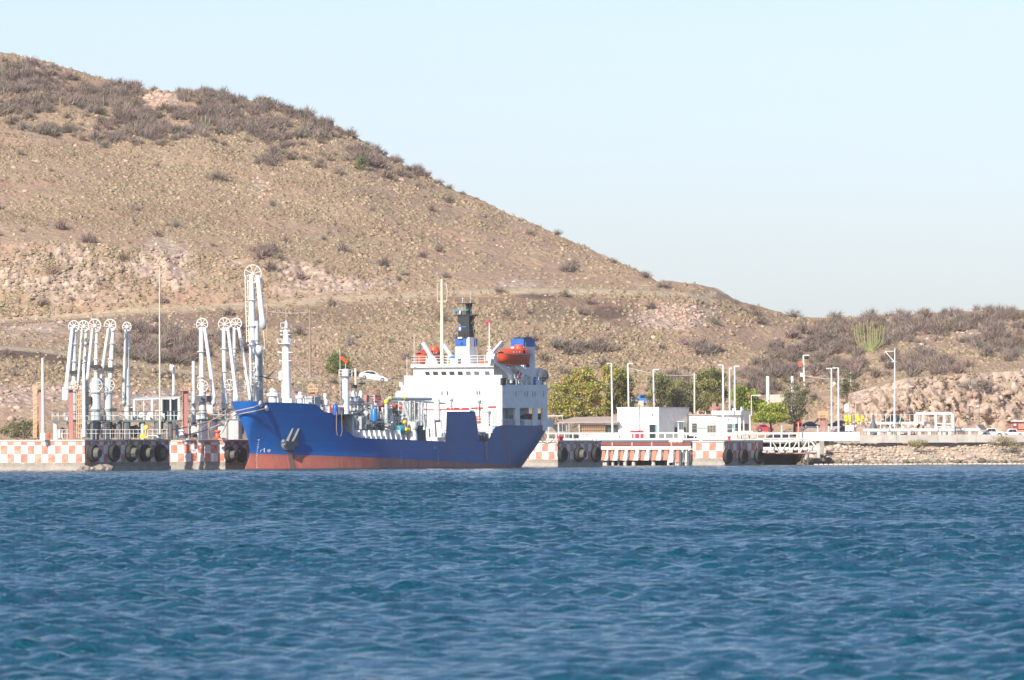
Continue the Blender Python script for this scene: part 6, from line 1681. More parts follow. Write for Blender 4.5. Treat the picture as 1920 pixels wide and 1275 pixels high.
def limb(m, a, b, r0, r1, seg=3, wob=.2, seed=0):
    rr = random.Random(seed); P = [Vector(a).lerp(Vector(b), k / seg) + Vector((rr.uniform(-wob, wob), rr.uniform(-wob, wob), 0)) * (0 < k < seg) for k in range(seg + 1)]
    for k in range(seg): m.tube(P[k], P[k + 1], r0 + (r1 - r0) * k / seg, r0 + (r1 - r0) * (k + 1) / seg, 6)
def tree(label, px, ybase, Y, lobes_px, n, size, colA, colB, seed, autumn=0.0, name='tree', trunk_r=.22, group=None, cat='tree'):
    """lobes_px: (px, py, half width px, half height px)"""
    c = WP(px, ybase, Y); t = thing(name, label, cat, c, 0, group); k = Y / F
    lobes = [((a - px) * k, (i % 3 - 1) * .9, (ybase - b) * k, w * k, max(1.2, w * k * .8), h * k) for i, (a, b, w, h) in enumerate(lobes_px)]
    leafcloud('crown', t, lobes, n, size, colA, colB, seed, autumn=autumn)
    m = MB(); fork = (0, 0, min(l[2] for l in lobes) * .55 + .4); limb(m, (0, 0, -.4), fork, trunk_r, trunk_r * .8, 3, .08, seed)
    m.build('trunk', M['bark'], t, True)
    for i, l in enumerate(lobes):
        m = MB(); limb(m, fork, (l[0], l[1], l[2] + l[5] * .2), trunk_r * .6, trunk_r * .18, 4, .25, seed + i); m.build('limb', M['bark'], t)
    return t
GA, GB = (.19, .205, .04), (.34, .29, .06)
tree('broad olive-yellow tree with an orange tinge right of the stern', 1100, 815, 1345, [(1050, 745, 20, 24), (1070, 722, 24, 20), (1095, 710, 26, 20), (1095, 745, 30, 26), (1075, 770, 34, 18), (1118, 735, 24, 26), (1120, 765, 24, 20), (1040, 765, 16, 14), (1143, 700, 18, 14)], 9500, .30, GA, GB, 11, .12)
tree('darker green tree overlapping the tall lamp posts', 1165, 815, 1352, [(1155, 705, 20, 16), (1172, 725, 20, 20), (1158, 740, 20, 24), (1180, 750, 14, 16), (1150, 765, 14, 18)], 4800, .28, (.10, .13, .035), (.20, .18, .045), 12, .08)
tree('thin green-brown tree beside the blue truck', 1240, 800, 1352, [(1232, 718, 14, 18), (1245, 735, 16, 16), (1238, 755, 18, 14), (1222, 742, 10, 10), (1250, 715, 10, 10)], 2600, .24, (.13, .145, .05), (.19, .18, .07), 13)
tree('olive tree behind the long low building', 1300, 800, 1358, [(1275, 735, 22, 20), (1300, 740, 24, 22), (1320, 715, 20, 20), (1335, 735, 20, 26), (1285, 760, 28, 14), (1315, 765, 22, 12)], 6200, .26, (.14, .145, .045), (.22, .20, .07), 14)
tree('greyish low tree between the blue truck and the pale power pole', 1268, 800, 1356, [(1258, 742, 14, 12), (1272, 748, 16, 14), (1262, 762, 18, 10), (1286, 745, 12, 14)], 2200, .2, (.15, .15, .08), (.20, .19, .11), 19)
tree('dark green tree behind the three lamp posts', 1345, 790, 1362, [(1330, 705, 16, 14), (1345, 715, 16, 18), (1350, 740, 16, 18)], 2800, .25, (.07, .10, .03), (.12, .13, .045), 15)
tree('bright green tree beside the gatehouse', 1390, 800, 1345, [(1385, 740, 16, 14), (1402, 745, 20, 16), (1420, 762, 14, 12), (1395, 765, 20, 12)], 4200, .26, (.17, .23, .03), (.27, .30, .045), 16)
tree('low spreading bright green tree with a dark shaded side', 1445, 812, 1334, [(1425, 785, 18, 9), (1440, 768, 20, 10), (1458, 770, 18, 10), (1445, 786, 24, 9), (1462, 785, 16, 8)], 5200, .26, (.18, .23, .028), (.30, .30, .04), 17, trunk_r=.16)
tree('grey-green feathery tree with a dark forked trunk', 1490, 815, 1338, [(1482, 730, 18, 16), (1500, 735, 20, 18), (1515, 750, 16, 18), (1490, 758, 22, 18), (1476, 755, 12, 16), (1500, 780, 20, 12), (1480, 788, 12, 10)], 4200, .20, (.10, .11, .055), (.15, .15, .08), 18)
def bush(label, px, py, w, h, n, ca, cb, seed, Y=None, group=None, size=.2):
    gq_ = ground_at(px, py=py) if Y is None else Vector((WX(px, Y), Y, WZ(py, Y)))
    k = gq_.y / F; t = thing('green_bush', label, 'bush', gq_, 0, group)
    L = [(-w * .45 * k, 0, h * .45 * k, w * .5 * k, w * .4 * k, h * .5 * k), (w * .3 * k, 0, h * .5 * k, w * .55 * k, w * .45 * k, h * .55 * k), (0, 0, h * .7 * k, w * .4 * k, w * .4 * k, h * .45 * k)]
    leafcloud('foliage', t, L, n, size, ca, cb, seed)
    m = MB(); 
    for i in range(4): limb(m, (0, 0, -.2), (L[i % 3][0], 0, h * .5 * k), .07, .03, 2, .1, seed + i)
    m.build('stems', M['bark'], t); return t
bush('round green bush behind the orange windsock', 636, 706, 26, 40, 3000, (.085, .12, .03), (.13, .15, .04), 31)
bush('grey-green bush behind the quay at the left edge', 45, 818, 48, 30, 2600, (.11, .12, .05), (.17, .16, .08), 32, 1200)
bush('dark green bush at the crest of the hill', 497, 196, 26, 14, 900, (.07, .085, .04), (.11, .115, .06), 33)
bush('small green bush on the upper slope', 680, 322, 14, 30, 800, (.09, .115, .05), (.12, .14, .06), 34)
bush('dark green shrub above the cliff next to the thin power pole', 1592, 752, 26, 50, 1700, (.075, .085, .045), (.10, .105, .055), 35)
bush('dry yellowish bush in front of the grey wall', 1722, 842, 18, 14, 800, (.26, .21, .10), (.34, .27, .13), 36, 1319, size=.15)
bush('long dry bush in front of the grey wall near the pickup trucks', 1880, 838, 34, 14, 1200, (.24, .20, .10), (.32, .26, .13), 37, 1319, size=.15)
bush('low dry bush at the foot of the grey wall near the right edge', 1905, 845, 18, 9, 500, (.20, .17, .10), (.28, .23, .13), 38, 1317.5, size=.14)
# leafless shrubs one can tell apart
def shrub_mesh(seed, k=150, w=.022):
    r = np.random.RandomState(seed); n = 9; V = []
    d = r.normal(size=(k, 3)); d[:, 2] = np.abs(d[:, 2]) + .35; d /= np.linalg.norm(d, axis=1, keepdims=True)
    L = r.uniform(.55, 1.05, (k, 1)); b0 = d * r.uniform(0, .25, (k, 1)); mid = d * L * .6 + r.normal(size=(k, 3)) * .07; tip = d * L + r.normal(size=(k, 3)) * .09
    sd = np.cross(d, r.normal(size=(k, 3))); sd /= np.linalg.norm(sd, axis=1, keepdims=True)
    A = np.stack([b0 - sd * w, b0 + sd * w, mid], 1); B = np.stack([mid - sd * w * .7, mid + sd * w * .7, tip], 1)
    tw = mid + r.normal(size=(k, 3)) * .18; C_ = np.stack([mid - sd * w * .5, mid + sd * w * .5, tw], 1)
    V = np.concatenate([A, B, C_]).reshape(-1, 3); V[:, 2] *= .85
    me = bpy.data.meshes.new('leafless_shrub'); me.from_pydata(V.tolist(), [], np.arange(len(V)).reshape(-1, 3).tolist()); me.materials.append(M['twig'])
    a = me.color_attributes.new('tint', 'FLOAT_COLOR', 'POINT'); c = np.ones((len(V), 4), dtype=np.float32); c[:, :3] = np.array([.215, .17, .145]) * r.uniform(.8, 1.25, (len(V) // 3, 1)).repeat(3, 0); a.data.foreach_set('color', c.ravel()); return me
SM = [shrub_mesh(100 + i) for i in range(6)]
def shrub(px, py, wpx, label, group=None):
    if abs(px - 300) < 34 and abs(py - 187) < 15: return
    q = ground_at(px, py=py); o = bpy.data.objects.new('leafless_shrub', SM[int(px) % 6]); COL.objects.link(o)
    r_ = wpx / 2 * q.y / F; o.location = q - Vector((0, 0, .1)); o.scale = (r_, r_, r_ * .95); o.rotation_euler = (0, 0, px * 1.7); tag(o, label, 'shrub', group)
g = 'leafless shrubs on the skyline of the big hill'
for px, w in ((85, 12), (352, 34), (372, 36), (395, 30), (425, 24), (545, 26), (560, 28), (585, 24), (610, 28), (640, 26), (665, 30), (690, 28), (715, 24), (735, 26), (785, 34), (800, 20), (825, 32), (845, 30), (868, 24), (895, 16)):
    shrub(px, float(sky_line(px)) + 3, w, 'leafless grey-brown shrub on the skyline of the big hill', g)
shrub(1047, float(sky_line(1047)) + 2, 34, 'lone leafless shrub on the long descending skyline'); shrub(1008, float(sky_line(1008)) + 2, 13, 'tiny leafless shrub on the skyline left of the lone one')
shrub(1212, float(sky_line(1212)) + 4, 44, 'wide leafless shrub where the big hill ends on the skyline'); shrub(1250, 541, 46, 'wispy leafless bush at the foot of the big hill skyline'); shrub(1238, 540, 30, 'dark dense leafless shrub beside the wispy bush')
shrub(1382, 572, 34, 'leafless shrub on the dip of the skyline'); shrub(1410, 583, 34, 'leafless shrub sloping along the dip of the skyline'); shrub(1490, 597, 52, 'wide fan-shaped leafless bush on the low saddle of the skyline')
shrub(510, 232, 26, 'pale leafless tree below the crest of the hill'); shrub(510, 310, 46, 'round dark leafless tree standing alone on the upper slope'); shrub(398, 338, 26, 'small grey shrub alone on the middle of the slope')
shrub(272, 675, 76, 'broad leafless thicket behind the left loading arms'); shrub(330, 680, 70, 'greyish leafless bush behind the tall aerial'); shrub(425, 690, 60, 'leafless bush behind the middle loading arms')
shrub(1320, 670, 52, 'dark rounded leafless bush on the slope above the gatehouse'); shrub(1285, 700, 34, 'pale leafless bush above the olive tree'); shrub(1425, 613, 50, 'dark leafless bush below the right-hand skyline'); shrub(598, 492, 26, 'small dark shrub above the cut rock face'); shrub(1070, 498, 14, 'small dark shrub on the lower right of the big hill'); shrub(1110, 560, 10, 'small dry shrub at the edge of the upper terrace')
g = 'leafless shrubs massed on the right-hand hill'
rs = random.Random(8)
for k in range(58):
    px = rs.uniform(1530, 1915); py = rs.uniform(600, 700)
    if 1596 < px < 1672 and py < 676: continue
    zn = 'left of the candelabra cactus' if px < 1634 else ('between the candelabra cactus and the signal mast' if px < 1700 else ('above the pipe arch' if px < 1800 else 'above the pickup trucks'))
    shrub(px, py, rs.uniform(28, 52), 'purplish leafless shrub in the %s thicket %s' % ('upper' if py < 650 else 'lower', zn), g + ', ' + ('upper ' if py < 650 else 'lower ') + zn)
g = 'leafless shrubs on the upper left slope'
for k in range(70):
    px = rs.uniform(0, 640); py = float(sky_line(px)) + rs.uniform(18, 95) ; zn = 'at the left edge' if px < 150 else ('left of the hilltop rock pile' if px < 300 else ('right of the hilltop rock pile' if px < 480 else 'below the descending skyline'))
    dd_ = 'just under the crest' if py < float(sky_line(px)) + 55 else 'lower on the slope'
    shrub(px, py, rs.uniform(22, 46), 'grey leafless shrub %s, %s' % (zn, dd_), g + ', ' + zn + ' ' + dd_)
# cacti
def cactus(px, py, h, arms, label, group=None, w=2.6, spread=.0, r=None):
    q = ground_at(px, py=py); k = q.y / F; t = thing('cactus', label, 'cactus', q, 0, group); rr = random.Random(int(px * 7))
    for i in range(arms):
        u = (i - (arms - 1) / 2) / max(1, (arms - 1) / 2) if arms > 1 else 0
        xo = u * w * k; hh = h * k * rr.uniform(.72, 1.0) * (1 - .12 * abs(u)); rad = (r or 1.1) * k
        yo = rr.uniform(-.25, .25) * w * k
        m = MB(); P = [(xo * .12, yo * .1, 0), (xo * .55, yo * .5, hh * .16), (xo * .88, yo, hh * .38), (xo, yo, hh * .7), (xo * 1.03, yo, hh)] if arms > 1 else [(0, 0, 0), (0, 0, hh)]
        for a, b in zip(P[:-1], P[1:]): m.tube(a, b, rad, rad * .93, 7)
        m.ball(P[-1], rad * .93, n=5); m.build('stem' if arms == 1 else 'arm', M['cactus'], t, True)
cactus(1633, 664, 61, 18, 'large many-armed candelabra cactus on the right-hand hill', w=29, r=.85)
cactus(387, 240, 24, 3, 'three-armed green cactus below the hilltop thicket', w=8)
for px, py, h, a, l in ((9, 183, 22, 1, 'single tall cactus at the left edge near the hilltop'), (68, 180, 16, 1, 'small thin cactus second from the left edge'), (115, 200, 24, 2, 'pair of cactus columns in the upper left thicket'), (130, 212, 16, 2, 'short twin cactus just below the taller pair'), (195, 196, 20, 1, 'lone cactus column in the upper thicket'),
                        (376, 235, 15, 1, 'thin cactus stem left of the three-armed one'), (111, 305, 15, 1, 'small cactus on the bare upper slope at the left'), (410, 283, 10, 1, 'tiny cactus in the middle of the upper slope'), (236, 372, 18, 1, 'small cactus on the lower left slope'), (1104, 562, 26, 2, 'slender cactus pair at the edge of the upper terrace'),
                        (1558, 668, 20, 2, 'twin cactus left of the big candelabra cactus'), (1820, 613, 16, 2, 'small cactus near the skyline at the right'), (1232, 640, 18, 2, 'small cactus on the slope above the lamp posts'), (900, 655, 22, 2, 'pale thin cactus behind the signal mast'), (710, 628, 18, 2, 'pale cactus on the slope left of the radio mast'), (1028, 674, 14, 2, 'tiny cactus on the slope above the stern')):
    cactus(px, py, h, a, l, w=2.2, r=.7)
# rock outcrops one can tell apart
rb = random.Random(77)
def outcrop(px, py, wpx, label, group=None, col=(.60, .36, .27)):
    q = ground_at(px, py=py); boulder(px, q.y, q.z, wpx / 2 * q.y / F, label, group, col)
for k in range(26):
    px = 300 + rb.gauss(0, 17); py = 188 + rb.gauss(0, 8); outcrop(px, py, rb.uniform(7, 13), 'pinkish boulder in the rock pile on the hilltop', 'boulders of the hilltop rock pile')
for px, py, w, l in ((490, 372, 13, 'dark leaning boulder below the upper slope'), (492, 340, 14, 'reddish outcrop above the leaning boulder'), (505, 346, 9, 'small outcrop beside the reddish one'), (553, 262, 12, 'reddish rock under the skyline shrubs'), (600, 275, 11, 'reddish rock ledge near the skyline'), (640, 290, 11, 'pinkish rock below the skyline'), (870, 455, 9, 'pale rock on the lower right slope of the big hill'), (238, 300, 10, 'pale stone on the upper slope')):
    outcrop(px, py, w, l)
for k in range(30):
    px = 1268 + rb.gauss(0, 34); py = 592 + rb.gauss(0, 9); outcrop(px, py, rb.uniform(5, 9), 'pinkish rock in the scree patch right of the ship mast', 'rocks in the scree patch')
for k in range(16):
    px = rb.uniform(1710, 1900); py = rb.uniform(600, 670); outcrop(px, py, rb.uniform(7, 12), 'pale rock among the shrubs of the right-hand hill', 'pale rocks on the right-hand hill', (.58, .46, .38))

# ------------------------------------------------------------------ buildings
def bth(name, label, cat, px, Y, y=826, group=None): return wthing(name, label, cat, px, y, Y, group)
# white box building: its lit face looks forward along the berth, its grey face looks to port
c = WP(1235.5, 826, 1327); BW = thing('white_building', 'white windowless box building with a dark doorway and red panel', 'building', c, FRAME_ROT)
ca, sa_ = math.cos(FRAME_ROT), math.sin(FRAME_ROT)
def solve_p(px, s_off):   # local y (port) so that the point at local x = -s_off falls in direction px
    k = (px - 960) / F; X0 = c.x + s_off * AX; Y0_ = c.y + s_off * AY; return (k * Y0_ - X0) / (AY + AX * k)
def solve_s(px, p):
    k = (px - 960) / F; X0 = c.x + p * AY; Y0_ = c.y - p * AX; return (k * Y0_ - X0) / (AX - AY * k)
zb = lambda y, s=0, p=0: WZ(y, c.y + s * AY - p * AX) - c.z
pw = solve_p(1157.5, 0); sw = solve_s(1292, 0); zt_ = zb(766.5)
m = MB(True); m.box(0, sw, pw, 0, 0, zt_); m.build('wall', M['white'], BW)
m = MB(True); m.box(-.08, sw + .08, pw - .08, .08, zt_, zt_ + .18); m.build('roof_edge', M['lgrey'], BW)
m = MB(True); m.box(-.06, .0, solve_p(1218, 0), solve_p(1231, 0), 0, zb(797)); m.build('doorway', M['dark'], BW)
m = MB(True); m.box(-.12, -.05, solve_p(1229, 0), solve_p(1231.5, 0), 0, zb(797)); m.build('teal_door', M['teal'], BW)
m = MB(True); m.box(-.35, -.05, solve_p(1183.5, 0), solve_p(1207, 0), zb(810.5), zb(808)); m.build('red_lintel', M['redpanel'], BW)
for a, b in ((1183.5, 1188), (1191.5, 1207)):
    m = MB(True); m.box(-.14, -.02, solve_p(a, 0), solve_p(b, 0), 0, zb(811)); m.build('red_panel', M['redpanel'], BW)
m = MB(True); m.box(-.05, .0, solve_p(1181, 0), solve_p(1217, 0), zb(798.5), zb(797.6)); m.box(-.05, 0, solve_p(1181, 0), solve_p(1181.8, 0), 0, zb(798)); m.build('door_frame_line', M['lgrey'], BW)
m = MB(True); m.box(-.12, 0, solve_p(1223, 0), solve_p(1225, 0), zb(780), zb(777)); m.build('wall_lamp', M['dgrey'], BW)
for a, b in ((1264, 1270.5), (1281, 1287)):
    m = MB(True); m.box(solve_s(a, 0), solve_s(b, 0), .0, .06, zb(815), zb(793)); f_ = m.build('window', M['lgrey'], BW)
    m = MB(True); m.box(solve_s(a + 1, .06), solve_s(b - 1, .06), .04, .09, zb(813), zb(802)); m.build('pane', M['glass'], f_)
# sentry booth
t = bth('sentry_booth', 'narrow glazed sentry booth with a yellow base', 'booth', 1276, 1319, 826); m = wmb(1276, 826, 1319); wbox(m, 1271, 1282, 807, 826, 1319, .9); m.build('base', M['cream'], t)
m = wmb(1276, 826, 1319); wbox(m, 1271, 1282, 792, 807, 1319.2, .7); m.build('cabin', M['lgrey'], t)
m = wmb(1276, 826, 1319); wbox(m, 1273, 1277, 794, 806, 1319.1, .1); wbox(m, 1278, 1281, 794, 806, 1319.1, .1); m.build('pane', M['skyglass'], t); m = wmb(1276, 826, 1319); wbox(m, 1270, 1283, 790.6, 792, 1318.9, 1.1); m.build('roof', M['white'], t)
# open shed with tiled roof and ochre grille
t = bth('low_shed', 'low shed with a dusty sloping roof and ochre window grilles', 'shed', 1100, 1330)
m = wmb(1100, 826, 1330)
m.hexa([WP(1045, 793.5, 1329), WP(1160, 793, 1329), WP(1160, 783, 1337), WP(1075, 784, 1337), WP(1045, 792, 1329), WP(1160, 791.5, 1329), WP(1160, 781.5, 1337), WP(1075, 782.5, 1337)]); m.build('roof', M['roof'], t)
m = wmb(1100, 826, 1330); wbox(m, 1087, 1160, 792, 797, 1330, .3); wbox(m, 1087, 1160, 815, 826, 1330, .3); m.build('wall', M['whitewall'], t)
m = wmb(1100, 826, 1330); wbox(m, 1087, 1160, 797, 815, 1332, .3); m.build('interior', M['concrete'], t)
for k in range(14):
    m = wmb(1100, 826, 1330); x_ = 1089 + k * 3.4; wbox(m, x_, x_ + .9, 796, 815, 1329.9, .1); m.build('grille_bar', M['ocher'], t)
for yy in (800, 805, 810):
    m = wmb(1100, 826, 1330); wbox(m, 1088, 1136, yy, yy + .8, 1329.8, .08); m.build('grille_rail', M['ocher'], t)
for a, b in ((1139, 1146), (1149, 1157)):
    m = wmb(1100, 826, 1330); wbox(m, a, b, 797, 813, 1330.1, .2); m.build('window', M['glass2'], t)
for x_ in (1046, 1062, 1086): m = wmb(1100, 826, 1330); wbox(m, x_, x_ + 1.2, 793, 826, 1329.5, .1); m.build('post', M['lgrey'], t)
t = bth('wire_fence', 'greenish wire mesh fence beside the shed', 'fence', 1055, 1328)
m = wmb(1055, 826, 1328)
for k in range(24): wt(m, (1029 + k * 2.4, 822, 1328), (1029 + k * 2.4, 797, 1328), .018, n=3)
for k in range(6): wt(m, (1029, 798 + k * 4.5, 1328), (1086, 798 + k * 4.5, 1328), .018, n=3)
o = m.build('mesh', M['green'], t); o['kind'] = 'stuff'
for x_ in (1029, 1048, 1067, 1086): m = wmb(1055, 826, 1328); wt(m, (x_, 824, 1328), (x_, 795, 1328), .05, n=5); m.build('post', M['lgrey'], t)
t = bth('grey_canopy', 'dark-edged grey canopy by the shore road just right of the stern', 'canopy', 1040, 1338, 810); m = wmb(1040, 810, 1338); wbox(m, 1018, 1056, 779, 781, 1338, 4); m.build('roof', M['lgrey'], t)
m = wmb(1040, 810, 1338); wbox(m, 1020, 1040, 788, 793, 1337, .5); m.build('beam', M['dark'], t); m = wmb(1040, 810, 1338); wbox(m, 1022, 1060, 796, 812, 1341, .4); m.build('wall', M['concrete'], t)
for x_ in (1020, 1054): m = wmb(1040, 810, 1338); wbox(m, x_, x_ + 1, 781, 812, 1338, .1); m.build('post', M['grey'], t)
# cream building with green stripe
t = bth('cream_building', 'low cream building with a green stripe and a barred window', 'building', 1318, 1333)
m = wmb(1318, 826, 1333); wbox(m, 1292, 1346, 779, 826, 1333, 5); m.build('wall', M['whitewall'], t); m = wmb(1318, 826, 1333); wbox(m, 1291, 1347, 777.5, 779.5, 1332.8, 5.4); m.build('roof', M['roof'], t)
m = wmb(1318, 826, 1333); wbox(m, 1306, 1345, 802, 805, 1332.9, .1); m.build('green_stripe', M['mint'], t); m = wmb(1318, 826, 1333); wbox(m, 1297.5, 1306, 795, 813, 1332.85, .1); m.build('window', M['glass2'], t)
m = wmb(1318, 826, 1333); wbox(m, 1326, 1345, 799, 815, 1332.7, .12); m.build('shaded_window', M['glass2'], t)
for k in range(7): m = wmb(1318, 826, 1333); wt(m, (1327 + k * 2.9, 815, 1332.5), (1327 + k * 2.9, 787, 1332.5), .03, n=4); m.build('window_bar', M['cream'], t)
for yy in (784, 790, 794, 799, 804): m = wmb(1318, 826, 1333); wt(m, (1292, yy, 1332.4), (1346, yy, 1332.4), .02, n=4); m.build('cable_run', M['cream'], t)
for x_ in (1308, 1322, 1334): m = wmb(1318, 826, 1333); wbox(m, x_, x_ + 1.5, 772, 779, 1333.5, .15); m.build('roof_stub', M['cream'], t)
t = bth('roof_aerial', 'red-brown aerial on a stand between the cream building and gatehouse', 'aerial', 1338, 1332, 772); m = wmb(1338, 772, 1332); wt(m, (1336, 790, 1332), (1336, 760, 1332), .05, n=5); m.build('stand', M['lgrey'], t)
m = wmb(1338, 772, 1332)
for k in range(6): wt(m, (1331 + k * 3, 770, 1332), (1333 + k * 3, 763, 1332), .08, n=5)
m.bar(WP(1331, 767, 1332), WP(1348, 766, 1332), .12); m.build('aerial_bars', M['oldred'], t)
# gatehouse
c2 = WP(1388, 826, 1325)
t = thing('gatehouse', 'small white flat-roofed gatehouse with wide windows', 'building', c2); k_ = 1325 / F
def hx(m, pts, y0, y1):
    lo = [(*WP(a, y1, Y)[:2], WZ(y1, 1325)) for a, Y in pts]; hi = [(*WP(a, y0, Y)[:2], WZ(y0, 1325)) for a, Y in pts]; return m.hexa(lo + hi)
def gmb(): return MB(False, c2)
m = gmb(); hx(m, [(1343, 1327.6), (1388.5, 1325), (1405, 1328.2), (1360, 1330.8)], 779, 826); m.build('wall', M['white'], t)
m = gmb(); hx(m, [(1336, 1327.4), (1389.5, 1324), (1412, 1328.4), (1360, 1332)], 771.5, 779.2); m.build('roof_slab', M['white'], t)
def lerpY(px): return 1327.6 + (1325 - 1327.6) * (px - 1343) / 45.5
for a, b, y0, y1 in ((1363.5, 1373, 796, 805), (1374, 1384, 796, 805), (1363.5, 1373, 806, 812), (1378, 1384, 806, 809)):
    m = gmb(); hx(m, [(a, lerpY(a) - .08), (b, lerpY(b) - .08), (b, lerpY(b) + .1), (a, lerpY(a) + .1)], y0, y1); fr = m.build('window', M['skyglass' if y0 < 800 else 'glass2'], t)
m = gmb(); hx(m, [(1375.5, lerpY(1375.5) - .12), (1378, lerpY(1378) - .12), (1378, lerpY(1378) + .1), (1375.5, lerpY(1375.5) + .1)], 797, 826); m.build('mint_post', M['mint'], t)
for a, b in ((1389, 1392.5), (1396, 1404)):
    ya = 1325 + (a - 1388.5) * .2; yb = 1325 + (b - 1388.5) * .2; m = gmb(); hx(m, [(a, ya - .1), (b, yb - .1), (b, yb + .1), (a, ya + .1)], 796, 808); fr = m.build('side_window', M['glass'], t)
m = gmb(); wbox(m, 1388, 1412, 809.5, 812, 1324, 3); m.build('counter', M['whitewall'], t)
for x_ in (1393.5, 1405): m = gmb(); wbox(m, x_, x_ + 2, 779, 812, 1325.5, .15); m.build('porch_post', M['white'], t)
m = gmb(); hx(m, [(1364.5, lerpY(1364.5) - .15), (1366, lerpY(1366) - .15), (1366, lerpY(1366)), (1364.5, lerpY(1364.5))], 786, 790); m.build('wall_lamp', M['dgrey'], t)
t2 = bth('water_tank', 'small white tank on the gatehouse roof', 'tank', 1392, 1327, 771.5); m = wmb(1392, 771.5, 1327); m.lathe([(.25, 0), (.26, .45), (.18, .58)], WP(1391.8, 771.5, 1327), n=12); m.build('tank', M['white'], t2, True); m = wmb(1392, 771.5, 1327); wbox(m, 1373, 1380, 767, 771, 1327, .5); m.build('roof_box', M['lgrey'], t2)
o = None
# pale wall on the slope, boundary walls
for a, b, y0, y1, lab in ((1443, 1471, 741.5, 758, 'pale wall panel beside the thick white vent post'), (560, 762, 759, 778, 'long pale boundary wall on the slope behind the foredeck')):
    q = ground_at((a + b) / 2, py=y1 - 1) if a > 1000 else Vector((0, 1300, 0)); Y = q.y if a > 1000 else 1300
    t = wthing('boundary_wall', lab, 'wall', a, y1, Y); x_ = a
    while x_ < b - 1:
        x2 = min(b, x_ + 28); m = wmb(a, y1, Y); wbox(m, x_, x2 - .4, y0, y1 + 4, Y, .4); m.build('wall_panel', M['concrete_pale'], t); x_ = x2

# ------------------------------------------------------------------ vehicles
def car(name, label, px0, px1, ybase, ytop, Y, mat, prof, rot=0.0, wheels=(.2, .8), cat='car', glass=None, depth=1.7, bed=None, wr=.33, group=None):
    """side-on vehicle; prof: outline (u along, v up) of the body; glass: list of window outlines"""
    L = (px1 - px0) * Y / F; Hh = (ybase - ytop) * Y / F; c = Vector((WX((px0 + px1) / 2, Y), Y, WZ(ybase, Y)))
    t = thing(name, label, cat, c, 0, group); t.rotation_euler = (0, rot, 0)
    P = lambda u, v, d=0: ((u - .5) * L, d, v * Hh)
    # body lofted over the width with a rounded shoulder
    ys = [(0, .0), (.08, .35), (.3, 1), (depth - .3, 1), (depth - .08, .35), (depth, 0)]
    m = MB(); n_ = len(prof); vs = []
    for d, f in ys:
        for u, v in prof:
            tuck = (1 - f) * .10 if v > .55 else (1 - f) * .03
            vs.append(P(u + (.5 - u) * tuck * .6, v * (1 - tuck * .4), d + (tuck * 2.2 if d < depth / 2 else -tuck * 2.2) * (1 if v > .55 else 0)))
    fs = [(i * n_ + j, i * n_ + (j + 1) % n_, (i + 1) * n_ + (j + 1) % n_, (i + 1) * n_ + j) for i in range(len(ys) - 1) for j in range(n_)]
    fs += [tuple(range(n_)), tuple(range((len(ys) - 1) * n_, len(ys) * n_))]
    m.add(vs, fs); m.build('body', M[mat], t, True)
    for w in (glass or []):
        m = MB(); m.prism([P(u, v, .10 if v > .5 else .02) for u, v in w], (0, .06, 0)); m.build('side_window', M['glass'], t)
    for u in wheels:
        for d in (.0, depth - .2):
            m = MB(); q = P(u, 0, d); m.lathe([(wr * .6, -.02), (wr, .02), (wr, .2), (wr * .6, .22)], (q[0], q[1] - .03, wr), axis=(0, 1, 0), n=16); wl = m.build('wheel', M['rubber'], t, True)
            m = MB(); m.lathe([(.02, -.05), (wr * .55, -.04), (wr * .6, .0)], (q[0], q[1] - .03, wr), axis=(0, 1, 0), n=12); m.build('rim', M['chrome'], wl)
    return t
SEDAN = [(.0, .28), (.01, .52), (.06, .66), (.17, .84), (.30, .97), (.42, 1.0), (.54, .95), (.66, .72), (.74, .62), (.93, .50), (1.0, .38), (1.0, .20), (.9, .14), (.1, .14)]
SW = [[(.14, .70), (.24, .86), (.33, .91), (.33, .69)], [(.345, .69), (.345, .91), (.43, .93), (.50, .91), (.60, .70)]]
qc = ground_at(700, py=716)
car('parked_car', 'white hatchback parked nose down on the hillside road', 672, 727, 713, 694.5, qc.y, 'white', SEDAN, math.radians(8), (.2, .82), glass=SW, depth=1.75)
PICK = [(0, .25), (0, .62), (.30, .62), (.31, .64), (.34, .95), (.40, 1.0), (.62, 1.0), (.68, .95), (.76, .64), (.97, .56), (1.0, .4), (1.0, .2), (.9, .15), (.1, .15)]
PW = [[(.35, .66), (.38, .92), (.50, .93), (.50, .66)], [(.52, .66), (.52, .93), (.63, .92), (.72, .66)]]
PICKL = [(1 - u, v) for u, v in PICK][::-1]; PWL = [[(1 - u, v) for u, v in w][::-1] for w in PW]
qt = ground_at(1206, py=757)
car('pickup_truck', 'bright blue pickup truck on the hillside road above the white building', 1187, 1224, 757, 740.5, qt.y, 'tank_blue', PICK, 0.02, (.18, .82), 'truck', PW, wr=.38)
m = MB(False, WP(1197, 770, qt.y - 2)); wbox(m, 1197, 1207, 752, 772, qt.y - 2, 1); o = m.build('concrete_plinth', M['concrete_pale']); o.location = WP(1197, 770, qt.y - 2); tag(o, 'pale square concrete plinth below the blue truck', 'plinth')
car('pickup_truck', 'white double-cab pickup behind the grey wall at the right', 1836, 1884, 824, 805.5, 1336, 'white', PICKL, 0, (.2, .8), 'truck', PWL, wr=.38)
car('pickup_truck', 'second white pickup nosing up to the salmon building', 1877, 1922, 825, 807, 1339, 'white', PICKL, 0, (.2, .8), 'truck', PWL, wr=.38)
